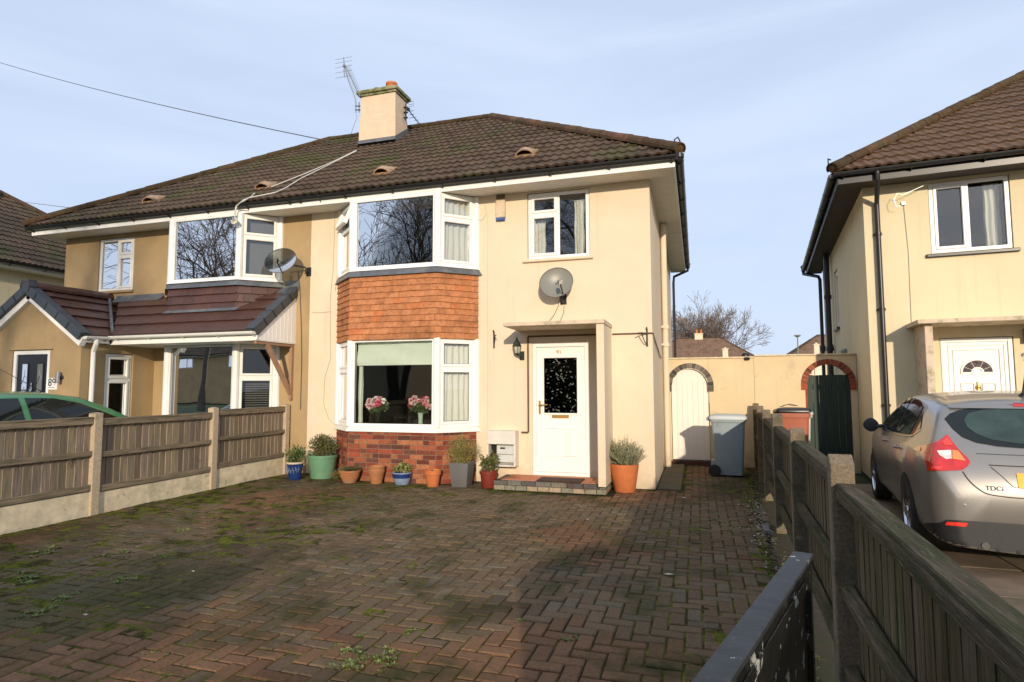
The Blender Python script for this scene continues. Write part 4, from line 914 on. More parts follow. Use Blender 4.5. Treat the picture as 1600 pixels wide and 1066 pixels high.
window(P, Q, .89, 1.89, 3.55, 4.65, -.02, [(0, .48, 0, 1, 's'), (.48, 1, 0, 1, 'f')]); mb = MB(); mb.cbox(Q, .81, 1.96, -.02, .05, 3.485, 3.535, .008); mb.build('window_sill', M['black'], P)
window(P, Q, 3.12, 5.58, .88, 2.28, -.02, [(0, .3, 0, 1, 's'), (.3, .7, 0, 1, 'f'), (.7, 1, 0, 1, 's')]); window(P, Q, 3.12, 5.58, 3.52, 4.64, -.02, [(0, .3, 0, 1, 's'), (.3, .7, 0, 1, 'f'), (.7, 1, 0, 1, 's')])
curtain('net_curtain', 'white net curtain at the right of the upper window of the pale yellow house', Q, 1.62, 1.82, 3.62, 4.58, -.20, folds=3, seed=15)
mb = MB()
for (a, b, c_, e) in ((.93, .985, .14, 2.23), (1.755, 1.81, .14, 2.23), (.985, 1.755, 2.17, 2.23)): mb.cbox(Q, a, b, -.08, -.015, c_, e, .006)
mb.build('door_frame', M['upvc'], P)
mb = MB(); mb.box(Q, .987, 1.753, -.08, -.035, .16, 2.168); frame_ring(mb, 1.02, 1.72, .24, 2.13, -.035, -.022, .018, Q); frame_ring(mb, 1.08, 1.66, .3, 2.06, -.035, -.02, .014, Q)
for a in (1.16, 1.42): frame_ring(mb, a, a+.17, 1.02, 1.56, -.035, -.016, .014, Q)
yd = mb.build('front_door', M['upvc'], P)
mb = MB(); c0 = Q.p(1.375, -.030, 1.72); n = 14
def arc(r0, r1, th_, mb):
    vs = []
    for k in range(n+1):
        a = math.pi*k/n
        for r_ in (r0, r1): vs.append(c0+Q.u*(r_*math.cos(a)*1.05)+Q.z*(r_*math.sin(a))+Q.n*th_)
    mb.add(vs, [(2*k, 2*k+1, 2*k+3, 2*k+2) for k in range(n)])
arc(.075, .175, .002, mb); fan = mb.build('fan_light', mat('fan_glass', (.07, .05, .055), .12, var=.9, vs=30), yd)
mb = MB(); arc(.175, .20, .012, mb); arc(.055, .075, .012, mb); mb.box(Q, 1.165, 1.585, -.030, -.018, 1.695, 1.72)
for k in (2, 5, 9, 12): a = math.pi*k/n; mb.tube([c0+Q.u*(.075*math.cos(a))+Q.z*(.075*math.sin(a))+Q.n*.006, c0+Q.u*(.175*math.cos(a))+Q.z*(.175*math.sin(a))+Q.n*.006], .003, 4)
mb.build('fan_light_surround', M['upvc'], fan)
mb = MB(); mb.lathe(Q.p(1.37, -.02, 1.50), [(.035, 0), (.03, .015), (.012, .022), (.001, .024)], 8, axis=Q.n); mb.tube([Q.p(1.37, -.01, 1.58), Q.p(1.37, -.005, 1.42)], .008, 6); mb.tube([Q.p(1.37+.028*math.sin(t), .0, 1.47+.035*math.cos(t)) for t in np.linspace(.4, 5.9, 10)], .006, 6); mb.build('door_knocker', M['brass'], yd)
mb = MB(); mb.cbox(Q, .50, 2.4, .0, .78, 2.405, 2.465, .006); mb.build('canopy', M['canopy'], P)
mb = MB(); mb.cbox(Q, .60, .70, .0, .66, 0, 2.404, .006); mb.build('canopy_wing_wall', M['canopy'], P)
mb = MB(); mb.box(Q, .7, 2.6, 0, .6, -.1, .13); mb.build('doorstep', M['concrete'], P)
mb = MB(); mb.tube([onY(x, y, 10.45) for x, y in ((1408, 322), (1400, 322), (1397, 312), (1402, 302), (1410, 305), (1450, 287))], .004, 5); mb.box(Q, .52, .575, 0, .03, 4.35, 4.40); mb.tube([Q.p(.55, .01, 4.35), Q.p(.58, .008, 3.6), Q.p(.57, .008, 2.5)], .003, 4); mb.build('wall_cable', M['alu'], P)
tx = text('house_number', '9', .15, Q, 1.935, .008, 1.93, 'black', P, .004, .004)
# outdoor lamp box by that door, vent on the side wall
mb = MB(); p = Q; mb.cbox(Q, 1.93, 2.05, 0, .1, 2.14, 2.34, .015); mb.box(Q, 1.945, 2.035, .1, .112, 2.17, 2.31); o = mb.build('wall_light', M['dishgrey'], None); tag(o, 'square grey outside light right of the pale yellow house door', 'light')
mb = MB(); mb.lathe(QS.p(3.0, .0, 2.18), [(.10, 0), (.10, .05), (.07, .10), (.03, .115), (.001, .12)], 14, axis=QS.n)
for k in range(10): a = k*.628; mb.tube([QS.p(3+.1*math.cos(a), .02, 2.18+.1*math.sin(a)), QS.p(3+.05*math.cos(a), .14, 2.18+.05*math.sin(a))], .003, 4)
tag(mb.build('boiler_flue', M['dishgrey'], None, smooth=30), 'round grey caged boiler flue on the side wall above the red arch', 'flue')

# ================================================================ HOUSES FURTHER OFF
def plain_house(name, label, fr, wdt, dep, wallm, roofm, seed, chim=None, winds=(), detail=True, over=.45, group=None, cat='house', wing=None):
    h = thing(name, tuple(fr.p(wdt/2, 0, 0)), label, cat, group)
    mb = MB(); sides = [(fr, wdt), (Fr(fr.p(wdt, 0, 0), -fr.n, fr.u), dep), (Fr(fr.p(wdt, -dep, 0), -fr.u, -fr.n), wdt), (Fr(fr.p(0, -dep, 0), fr.n, -fr.u), dep)]
    for i, (f, L) in enumerate(sides): wallp(mb, f, 0, L, 0, 4.76, [w_[1:] for w_ in winds if w_[0] == i])
    mb.build('wall', [M[wallm], M['dark_room']], h)
    mb = MB(); mb.box(fr, .3, wdt-.3, -dep+.3, -.3, 2.4, 2.5); mb.build('room_interior', M['dark_room'], h)
    mb = MB(); mb.box(fr, -over+.04, wdt+over-.04, -dep-over+.04, over-.04, SOF, SOF+.15); mb.build('soffit', M['soffit'], h)
    for w_ in winds: f = sides[w_[0]][0]; window(h, f, w_[1]+.01, w_[2]-.01, w_[3]+.01, w_[4]-.01, -.03, [(0, .5, 0, 1, 's'), (.5, 1, 0, 1, 'f')])
    mb = MB()
    for i, (f, L) in enumerate(sides): gutter(mb, f.p(-over, over+.06, gz), f.p(L+over, over+.06, gz), out=f.n)
    mb.build('gutter', M['black'], h, smooth=40)
    ro, (ua, ub, mid, zr) = hip_roof(fr, -over, wdt+over, over+.05, -dep-over, 4.87, PI, parent=h, mt=roofm, seed=seed, detail=detail)
    if chim:
        for (u, n_, wc, pots) in chim:
            mb = MB(); mb.box(fr, u-wc, u+wc, n_-.3, n_+.3, zr-1.0, zr+.55); mb.box(fr, u-wc-.06, u+wc+.06, n_-.36, n_+.36, zr+.55, zr+.64); ch = mb.build('chimney', M['cream'], ro)
            for k in range(pots): mb = MB(); mb.lathe(fr.p(u-wc+.25+k*.55, n_, zr+.64), [(.15, 0), (.13, .4), (.16, .42), (.16, .5), (.1, .5)], 10); mb.build('chimney_pot', M['terracotta'], ch)
    return h
plain_house('cream_house', 'cream house at the left edge whose brown tiled side slope shows behind the ochre house', Fr((-29.6, 9.45, 0), WX), 11.95, 7.5, 'pale_yellow', 'roof', 71, chim=[(6, -3.75, .5, 2)], winds=[(0, 1, 3, 3.5, 4.6), (0, 8, 10, 3.5, 4.6), (0, 1, 3, .9, 2.2), (0, 8, 10, .9, 2.2)])
p = onY(1123, 528, 82.6); plain_house('distant_house', 'distant hipped brown roof with two red chimney pots in front of the bare tree', Fr((p.x-9.1, 78, -.1), WX), 13.0, 7.5, 'cream', 'roof_far', 81, chim=[(6.6, -3.75, .5, 2)], detail=False, winds=[(0, 1, 3, 3.5, 4.6), (0, 9, 11, 3.5, 4.6)], group=None)
p = onY(1283, 525, 82.6); p2_ = onY(1235, 555, 78); plain_house('distant_house', 'distant brown hipped roof sloping up beside the black pipes of the pale yellow house', Fr((p2_.x-.1, 78, -.1), WX), 13.0, 7.5, 'cream', 'roof_far', 91, chim=[(6.2, -3.75, .5, 2)], detail=False, winds=[(0, 1, 3, 3.5, 4.6), (0, 9, 11, 3.5, 4.6)])
# the small cream stacks that stand before those roofs
for (a, b, c_, e, lab) in ((1129, 1138, 546, 560, 'small square cream chimney stack in front of the left distant roof'), (1272, 1281, 539, 560, 'small square cream chimney stack in front of the right distant roof')):
    A, B = onY(a, c_, 60), onY(b, e, 60); mb = MB(); f6 = Fr((A.x, 60, 0), WX); mb.box(f6, 0, B.x-A.x, -.5, 0, B.z-3.5, A.z); mb.box(f6, -.05, B.x-A.x+.05, -.55, .05, A.z, A.z+.08)
    mb.lathe(f6.p((B.x-A.x)/2, -.25, A.z+.08), [(.1, 0), (.1, .12), (.001, .13)], 8); mb.box(f6, -2.0, 2.2, -3, .5, -.1, B.z-1.5)
    tag(mb.build('outhouse_chimney', M['cream']), lab, 'chimney')
# ================================================================ GARDEN WALLS AND GATES
WYY = 12.26; GW = Fr((0, WYY, 0), WX)
def arch_wall(mb, fr, u0, u1, z1, cu, r, zs, t=.22):
    n = 20; L = cu-r; Rr = cu+r
    for (a, b) in ((u0, L), (Rr, u1)):
        if b-a > .001: mb.quad(fr.p(a, 0, -.05), fr.p(b, 0, -.05), fr.p(b, 0, z1), fr.p(a, 0, z1)); mb.quad(fr.p(a, -t, -.05), fr.p(a, -t, z1), fr.p(b, -t, z1), fr.p(b, -t, -.05))
    xs = [cu-r*math.cos(math.pi*k/n) for k in range(n+1)]; hz = [zs+r*math.sin(math.pi*k/n) for k in range(n+1)]
    for k in range(n):
        for q, fl in ((0, 0), (-t, 1)):
            P = [fr.p(xs[k], q, hz[k]), fr.p(xs[k+1], q, hz[k+1]), fr.p(xs[k+1], q, z1), fr.p(xs[k], q, z1)]; mb.quad(*(P[::-1] if fl else P))
        mb.quad(fr.p(xs[k], 0, hz[k]), fr.p(xs[k], -t, hz[k]), fr.p(xs[k+1], -t, hz[k+1]), fr.p(xs[k+1], 0, hz[k+1]))
    for x in (L, Rr): mb.quad(fr.p(x, 0, -.05), fr.p(x, -t, -.05), fr.p(x, -t, zs), fr.p(x, 0, zs))
    mb.quad(fr.p(u0, 0, z1), fr.p(u1, 0, z1), fr.p(u1, -t, z1), fr.p(u0, -t, z1)); mb.quad(fr.p(u1, 0, -.05), fr.p(u1, -t, -.05), fr.p(u1, -t, z1), fr.p(u1, 0, z1)); mb.quad(fr.p(u0, 0, -.05), fr.p(u0, 0, z1), fr.p(u0, -t, z1), fr.p(u0, -t, -.05))
def arch_ring(mb, fr, cu, r0, r1, zs, nb, pal, drop=.0):
    q = random.Random(4)
    for k in range(nb):
        a0, a1 = math.pi*k/nb+.012, math.pi*(k+1)/nb-.012; f = q.uniform(.7, 1.2); c_ = tuple(v*f for v in q.choice(pal))
        P = [fr.p(cu-math.cos(a)*r_, n_, zs+math.sin(a)*r_) for n_ in (-.05, .022) for (r_, a) in ((r0, a0), (r1, a0), (r1, a1), (r0, a1))]
        mb.add(P, [(0, 1, 2, 3), (7, 6, 5, 4), (0, 4, 5, 1), (1, 5, 6, 2), (2, 6, 7, 3), (3, 7, 4, 0)], c_)
    a_ = [fr.p(cu-math.cos(math.pi*k/20)*r_, .016, zs+math.sin(math.pi*k/20)*r_) for k in range(21) for r_ in (r0+.004, r1-.004)]
    mb.add(a_, [(2*k, 2*k+1, 2*k+3, 2*k+2) for k in range(20)], (.3, .27, .22))
    for s in (-1, 1): mb.box(fr, *sorted((cu+s*r0, cu+s*r1)), -.05, .022, zs-.11, zs-.004, pal[0])
w1 = thing('garden_wall', (.22, WYY, 0), 'cream garden wall with a grey brick arch beside the cream house', 'wall')
mb = MB(); arch_wall(mb, GW, XR+.002, 1.058, 2.055, -.13, .36, 1.53); mb.build('wall_face', M['cream_wall'], w1)
mb = MB(); arch_ring(mb, GW, -.13, .345, .445, 1.53, 15, [(.13, .115, .095), (.17, .15, .12), (.09, .08, .07)]); mb.build('brick_arch', M['brick'], w1)
mb = MB(); mb.cbox(GW, XR+.002, 1.058, -.26, .03, 2.057, 2.085, .006); mb.build('coping', M['concrete'], w1)
w2 = thing('garden_wall', (1.9, WYY, 0), 'cream garden wall with a red brick arch beside the pale yellow house', 'wall')
mb = MB(); arch_wall(mb, Fr((0, WYY-.004, 0), WX), 1.062, 2.79, 2.085, 2.32, .365, 1.56); mb.build('wall_face', M['cream_wall'], w2)
mb = MB(); arch_ring(mb, Fr((0, WYY-.004, 0), WX), 2.32, .355, .455, 1.56, 17, [(.33, .085, .04), (.27, .07, .04), (.22, .06, .035)]); mb.box(GW, 1.93, 1.962, -.02, .012, 0, 1.45, (.3, .075, .04)); mb.build('brick_arch', M['brick'], w2)
mb = MB(); mb.cbox(GW, 1.062, 2.80, -.26, .034, 2.087, 2.115, .006); mb.build('coping', M['concrete'], w2)
mb = MB(); mb.lathe(GW.p(.91, -.04, 2.085), [(.07, 0), (.072, .035), (.045, .07), (.001, .08)], 12, col=(1, 1, 1)); mb.lathe(GW.p(.93, .01, 2.05), [(.05, -.03), (.06, .02), (.02, .025)], 10); tag(mb.build('flood_light', M['black'], None, smooth=40), 'small dark domed lamp on top of the garden wall where its two halves meet', 'lamp')
mb = MB(); mb.tube([GW.p(1.06, .012, 2.05), GW.p(1.055, .01, 1.4), GW.p(1.06, .012, .1)], .006, 5); tag(mb.build('wall_wire', M['concrete'], None), 'thin wire running down the joint in the cream garden wall', 'wire')
# white arched gate
g1 = thing('garden_gate', (-.13, WYY+.08, 0), 'white painted arched plank gate under the grey brick arch', 'gate')
mb = MB(); n = 7; wg = .70/n
for i in range(n):
    a = -.48+i*wg; zt_ = []
    for k in range(5): x = a+.0015+(wg-.003)*k/4; zt_.append((x, 1.53+math.sqrt(max(0, .335**2-(x+.13)**2))))
    P = [GW.p(x, q_, z) for q_ in (-.10, -.07) for (x, z) in ([(a+.0015, .09), (a+wg-.0015, .09)]+zt_[::-1])]
    m_ = 7; mb.add(P, [tuple(range(m_))[::-1], tuple(range(m_, 2*m_))]+[(k, (k+1) % m_, m_+(k+1) % m_, m_+k) for k in range(m_)])
mb.box(GW, -.48, .22, -.13, -.101, .09, 1.6)
mb.build('planks', M['white_paint'], g1)
mb = MB(); mb.box(GW, -.52, .26, -.2, .02, -.05, .07, (.10, .05, .035)); mb.build('brick_threshold', M['brick'], g1)
# dark green gate
g2 = thing('garden_gate', (2.32, WYY+.08, 0), 'dark green plank gate with a flat top under the red brick arch', 'gate')
mb = MB(); n = 7; wg = .73/n; q = random.Random(6)
for i in range(n): a = 1.96+i*wg; mb.cbox(GW, a+.003, a+wg-.003, -.06, -.03+q.uniform(-.002, .002), .04, 1.72+q.uniform(-.006, .006), .004)
for z in (.3, 1.45): mb.box(GW, 1.96, 2.69, -.085, -.061, z, z+.09)
mb.build('planks', M['green_paint'], g2)
mb = MB(); mb.tube([GW.p(2.0, -.05, 1.70), GW.p(1.98, -.03, 1.75), GW.p(2.05, -.03, 1.76)], .012, 6); mb.build('latch', M['black'], g2)

# ================================================================ FENCES
q = random.Random(21)
LF = thing('timber_fence', (-7.06, 6.4, 0), 'grey weathered board fence with concrete posts and gravel boards on the left of the drive', 'fence')
lf = Fr((-7.06, 0, 0), WY, (1, 0, 0)); lp = [1.85, 3.70, 5.55, 7.42, 9.10]
for y in lp:
    mb = MB(); mb.box(lf, y-.055, y+.055, -.06, .05, -.1, 1.215); mb.add([lf.p(y-.055, -.06, 1.2155), lf.p(y+.055, -.06, 1.2155), lf.p(y+.055, .05, 1.2155), lf.p(y-.055, .05, 1.2155), lf.p(y, 0, 1.23)], [(0, 1, 4), (1, 2, 4), (2, 3, 4), (3, 0, 4)]); mb.build('post', M['post'], LF, bevel=.008)
def slats(fr, a, b, z0, z1, n0, wd, sgn, mtl, parent, seed, name='boards', lean=.0):
    q = random.Random(seed); mb = MB(); x = a; k = 0
    while x < b-.01:
        w_ = wd*q.uniform(.93, 1.07); e = min(x+w_, b); f = q.uniform(.68, 1.28) if mtl == 'timber' else q.uniform(.86, 1.14); cc = (f, f*q.uniform(.94, 1.02), f*q.uniform(.86, 1.02)); t0 = n0+q.uniform(-.001, .001); th_ = .010 if mtl == 'timber' else .001
        l_ = q.uniform(-.004, .004); zz0, zz1 = z0+q.uniform(-.01, .01), z1+q.uniform(-.012, .012); gp_ = q.uniform(.002, .008) if mtl == 'timber' else q.uniform(0, .0012)
        # feather edge: thick on one side, thin on the other
        P = [fr.p(x+gp_+l_*0, t0-.012*sgn, zz0), fr.p(e+.004, t0-.012*sgn, zz0), fr.p(e+.004, t0-.002*sgn, zz0), fr.p(x+gp_, t0+th_*sgn, zz0),
             fr.p(x+gp_+l_, t0-.012*sgn, zz1), fr.p(e+.004+l_, t0-.012*sgn, zz1), fr.p(e+.004+l_, t0-.002*sgn, zz1), fr.p(x+gp_+l_, t0+th_*sgn, zz1)]
        mb.add(P, [(0, 1, 2, 3), (7, 6, 5, 4), (0, 4, 5, 1), (1, 5, 6, 2), (2, 6, 7, 3), (3, 7, 4, 0)], cc); x = e; k += 1
    return mb.build(name, M[mtl], parent)
for i in range(4):
    a, b = lp[i]+.056, lp[i+1]-.056; dz = (-.01, .0, -.025, .012)[i]
    mb = MB(); mb.cbox(lf, a-.01, b+.01, -.025, .020, -.05, .27+dz, .005); mb.build('gravel_board', M['concrete'], LF)
    slats(lf, a, b, .30+dz, 1.10+dz, -.012, .098, 1, 'timber', LF, 50+i)
    for z, hh in ((.285, .075), (.70, .065), (1.085, .075)):
        mb = MB(); f = q.uniform(.85, 1.15); mb.cbox(lf, a+.002, b-.002, .004, .036, z+dz, z+dz+hh, .005, (f, f, f)); mb.build('rail', M['timber_h'], LF)
    mb = MB(); mb.box(lf, a, b, -.04, .04, 1.1605+dz, 1.175+dz); mb.build('capping', M['timber_h'], LF)
RFN = thing('timber_fence', (.8, 6.5, 0), 'mossy close boarded fence with peaked concrete posts running away on the right of the drive', 'fence')
fd = V(.045, 1, 0).normalized(); rf = Fr((.50, 0, 0), fd, V(-fd.y, fd.x, 0)); pk = [-.85, 1.02, 3.22, 5.10, 7.0, 8.9, 10.55, 12.05]     # n points to the drive
for y in pk:
    mb = MB(); hgt = 1.16+(.03 if y == 7.0 else 0)
    P = [rf.p(y+a, b, z) for z in (-.15, hgt) for (a, b) in ((-.052, -.052), (.052, -.052), (.052, .052), (-.052, .052))]+[rf.p(y, -.052, hgt+.045), rf.p(y, .052, hgt+.045)]
    mb.add(P, [(0, 3, 2, 1), (0, 1, 5, 4), (1, 2, 6, 5), (2, 3, 7, 6), (3, 0, 4, 7), (4, 5, 8), (7, 9, 6), (5, 6, 9, 8), (7, 4, 8, 9)]); mb.build('post', M['post_dark'], RFN, bevel=.008)
for i in range(len(pk)-1):
    a, b = pk[i]+.061, pk[i+1]-.061; dz = q.uniform(-.02, .01)-(.02 if i == 1 else 0)
    slats(rf, a, b, .10, 1.06+dz, -.035, .105, 1, 'timber_g', RFN, 90+i)
    for z, hh, ww in ((.22, .07, .03), (.58, .07, .03), (1.02, .075, .035)):
        mb = MB(); f = q.uniform(.85, 1.15); P = [rf.p(u, n_, z_+dz) for u in (a-.03, b+.03) for (n_, z_) in ((-.022, z), (ww, z+.012), (ww, z+hh-.012), (-.022, z+hh))]
        mb.add(P, [(0, 1, 2, 3), (7, 6, 5, 4), (0, 4, 5, 1), (1, 5, 6, 2), (2, 6, 7, 3), (3, 7, 4, 0)], (f, f, f)); mb.build('rail', M['timber_gh'], RFN, bevel=.006)
    mb = MB(); mb.cbox(Fr(rf.p(0, 0, 1.097+dz), rf.u, rf.z, -rf.n), a-.03, b+.03, -.012, .008, -.030, .052, .006); mb.build('capping', M['timber_gh'], RFN)
# worn black gate in the foreground
ga, gb = V(.31, 2.14, 0), V(-.14, .70, 0); gu = (gb-ga).normalized(); GT = Fr(ga, gu, V(gu.y, -gu.x, 0)); gn = GT.n; GL = (gb-ga).length
if gn.x < 0: GT = Fr(ga, gu, -gn)
gg = thing('metal_gate', (.08, 1.4, 0), 'worn black panelled gate with a flat slate grey top rail in the right foreground', 'gate')
mb = MB(); mb.cbox(Fr(GT.p(0, 0, .985), GT.u, (0, 0, 1), GT.n), 0, GL, .0, .014, -.028, .030, .003); mb.build('top_rail', M['grey_paint'], gg)
mb = MB(); mb.box(GT, .004, GL-.004, -.012, .012, .12, .984)
mb.box(GT, .001, .035, -.018, .024, .08, .983); mb.box(GT, .04, GL, -.018, .022, .12, .17); mb.box(GT, .04, GL, .0125, .017, .90, .93); mb.build('panel', M['black_paint'], gg, bevel=.003)

# ================================================================ BINS
def bin_(name, label, cx, cy, yaw, body, lid, hgt, w_=.48, d_=.54, open_=0, tilt=0):
    t = thing(name, (cx, cy, 0), label, 'wheelie bin'); u = V(math.cos(yaw), math.sin(yaw), 0); fr = Fr((cx, cy, 0), u, V(u.y, -u.x, 0))
    mb = MB(); lv = [(.03, .80), (.06, .83), (.35, .88), (.70, .95), (.90, .985), (.935, 1.0)]; vs = []; H_ = hgt-.05
    def ring(z, s, dd=0):
        a, b, c_ = d_/2*s+dd, w_/2*s+dd, .045; pts = []
        for (sx, sy, a0) in ((1, 1, 0), (-1, 1, 90), (-1, -1, 180), (1, -1, 270)):
            for k in range(4): th_ = R(a0+k*30); pts.append(fr.p(sx*(a-c_)+c_*math.cos(th_), sy*(b-c_)+c_*math.sin(th_), z))
        return pts
    rings = [ring(z*H_, s) for z, s in lv]+[ring(.935*H_, 1.0, .02), ring(H_-.0, 1.0, .022)]
    vs = [p for r_ in rings for p in r_]; m_ = 16
    mb.add(vs, [(i*m_+k, i*m_+(k+1) % m_, (i+1)*m_+(k+1) % m_, (i+1)*m_+k) for i in range(len(rings)-1) for k in range(m_)]+[tuple(range(m_))[::-1], tuple(range((len(rings)-1)*m_, len(rings)*m_))])
    for s in (-.3, .3): mb.tube([fr.p(s*d_, w_/2*1.0, H_*.86), fr.p(s*d_, w_/2*1.02, H_*.93)], .008, 5)
    mb.box(fr, -d_/2-.02, -d_/2+.05, -.16, .16, .10, .26)
    mb.build('body', M[body], t, smooth=35)
    f2 = fr.tilt(0, 0, H_, 0); lf2 = Fr(fr.p(-d_/2, 0, H_+.002), fr.u*math.cos(tilt)+fr.z*math.sin(tilt), fr.n, -fr.u*math.sin(tilt)+fr.z*math.cos(tilt))
    mb = MB(); rr = []
    for (z, g_) in ((-.022, .035), (.005, .037), (.035, .02), (.055, -.03), (.062, -.10)):
        a, b, c_ = d_/2+g_, w_/2+g_, .05
        rr += [lf2.p(d_/2+sx*(a-c_)+c_*math.cos(R(a0+k*30)), sy*(b-c_)+c_*math.sin(R(a0+k*30)), z) for (sx, sy, a0) in ((1, 1, 0), (-1, 1, 90), (-1, -1, 180), (1, -1, 270)) for k in range(4)]
    mb.add(rr, [(i*m_+k, i*m_+(k+1) % m_, (i+1)*m_+(k+1) % m_, (i+1)*m_+k) for i in range(4) for k in range(m_)]+[tuple(range(m_))[::-1], tuple(range(4*m_, 5*m_))])
    mb.build('lid', M[lid], t, smooth=35)
    mb = MB(); mb.tube([fr.p(-d_/2-.07, -w_/2+.03, H_-.01), fr.p(-d_/2-.07, w_/2-.03, H_-.01)], .016, 8)
    for s in (-1, 1): mb.box(fr, -d_/2-.075, -d_/2+.01, s*(w_/2-.06)-.012, s*(w_/2-.06)+.012, H_-.05, H_+.01)
    mb.build('handle', M[body], t)
    for s in (-1, 1):
        mb = MB(); mb.lathe(fr.p(-d_/2+.04, s*(w_/2-.025), .10), [(.10, -.022), (.10, .022), (.06, .028), (.03, .028)] if s > 0 else [(.10, -.028), (.10, .022), (.06, .022), (.03, .022)], 20, axis=fr.n); wv = mb.build('wheel', M['rubber'], t, smooth=40)
    return t
bin_('wheelie_bin', 'blue grey wheelie bin with a pale lid in front of the white arched gate', .50, 10.98, R(-4), 'bin', 'bin_lid', 1.03)
bin_('wheelie_bin', 'red brown wheelie bin with a dark tilted lid behind the right fence', 1.50, 10.95, R(-90), 'bin_red', 'black', 1.13, w_=.46, d_=.5, tilt=R(4))
bin_('wheelie_bin', 'pale wheelie bin whose corner shows behind the red brown bin', 1.62, 11.60, R(-90), 'bin_lid', 'bin_lid', 1.10)
mb = MB(); p = onY(1178, 634, 11.9); mb.tube([p, p+V(-.005, 0, -.12)], .004, 5); b_ = V(1.30, 10.9, 1.16)
mb = MB()
for k in range(3): mb.tube([b_+V(.02*k, -.1, .02), b_+V(.1+.03*k, -.05, .05+.01*k), b_+V(.3, .02, .03)], .004, 5)
tag(mb.build('wire_hanger', M['wire'], None), 'bent wire lying on the dark lid of the red brown bin', 'wire')

# ================================================================ POTTED PLANTS
def shrub(mb, c_, rx, ry, rz, n, leaf, pal, seed, asp=.5, upw=.3, clumps=9, drop=0, stems=None, sc_=(.10, .07, .04)):
    g = random.Random(seed); c_ = Vector(c_); cl = [V(g.gauss(0, .45), g.gauss(0, .45), g.gauss(0, .45)) for _ in range(clumps)]
    for _ in range(n):
        k = g.choice(cl); v = V(k.x+g.gauss(0, .27), k.y+g.gauss(0, .27), k.z+g.gauss(0, .27))
        if v.length > 1.12: v = v.normalized()*g.uniform(.6, 1.12)
        p = c_+V(v.x*rx, v.y*ry, v.z*rz); d = (V(g.gauss(0, 1), g.gauss(0, 1), g.gauss(0, 1)+upw*2)+v*.8).normalized(); l = leaf*g.uniform(.6, 1.3)
        s = d.cross(V(g.gauss(0, 1), g.gauss(0, 1), g.gauss(0, 1))).normalized()*l*asp*.5; c0 = g.choice(pal); f = g.uniform(.65, 1.35); b = d*l
        nn = d.cross(s).normalized()*l*.12; mb.add([p, p+b*.5+s+nn, p+b, p+b*.5-s+nn], [(0, 1, 2), (0, 2, 3)], tuple(x*f for x in c0))
    if stems is not None:
        st = Vector(stems)
        for _ in range(14):
            e = c_+V(g.uniform(-.8, .8)*rx, g.uniform(-.8, .8)*ry, g.uniform(-.2, .9)*rz); m_ = st.lerp(e, .5)+V(g.gauss(0, .02), g.gauss(0, .02), .02); mb.tube([st, m_, e], [.005, .004, .002], 4, col=sc_)
def spikes(mb, o, n, hgt, spread, pal, seed, leaf=.02, w_=.004, dens=14):
    """upright leafy stems (lavender, heather)"""
    g = random.Random(seed); o = Vector(o)
    for _ in range(n):
        a = g.uniform(0, 6.283); s = spread*math.sqrt(g.random()); e = o+V(math.cos(a)*s, math.sin(a)*s, hgt*g.uniform(.55, 1.1)*(1-.35*s/spread)); st = o+V(math.cos(a)*s*.25, math.sin(a)*s*.25, 0)
        m_ = st.lerp(e, .5)+V(g.gauss(0, .015), g.gauss(0, .015), .02); c0 = g.choice(pal); f = g.uniform(.7, 1.3); cc = tuple(x*f for x in c0); mb.tube([st, m_, e], [.003, .0025, .001], 3, cap=False, col=tuple(x*.8 for x in cc))
        for k in range(dens):
            t = .12+.86*k/dens; p = (st.lerp(m_, t*2) if t < .5 else m_.lerp(e, t*2-1)); b = a+k*2.4; d = V(math.cos(b), math.sin(b), .9+g.uniform(-.3, .5)).normalized()*leaf*g.uniform(.7, 1.3); q_ = d.cross(V(0, 0, 1)).normalized()*w_
            mb.add([p, p+d*.5+q_, p+d, p+d*.5-q_], [(0, 1, 2, 3)], cc)
LV = [(.29, .30, .17), (.36, .35, .21), (.22, .24, .13), (.40, .37, .24)]
GRN = [(.055, .085, .018), (.075, .11, .025), (.04, .065, .015), (.11, .13, .035)]
def potted(name, label, x, y, prof, mt, foliage=None, n=28, sq=0, soilz=None, group='potted plants along the front of the cream house', extra=None, fmat='leaf'):
    t = thing(name, (x, y, 0), label, 'plant pot' if foliage is None else 'potted plant', group)
    mb = MB(); r_, h_ = prof[-1]; full = prof+[(r_-.018, h_), (r_-.025, h_-.04), (r_-.03, h_-.06)]; mb.lathe((x, y, 0), full[:-1]+[(r_-.03, h_-.07), (.001, h_-.071)], n, sq=sq, wob=.012); mb.build('pot', M[mt], t, smooth=45)
    mb = MB(); mb.lathe((x, y, 0), [(.001, h_-.030), (r_*.5, h_-.03), (r_-.024, h_-.04), (r_-.024, h_-.045)], n, sq=sq, wob=.05); mb.build('soil', M['soil'], t)
    if foliage: mb = MB(); foliage(mb, x, y, h_); mb.build('foliage', M[fmat], t)
    if extra: extra(t, x, y)
    return t
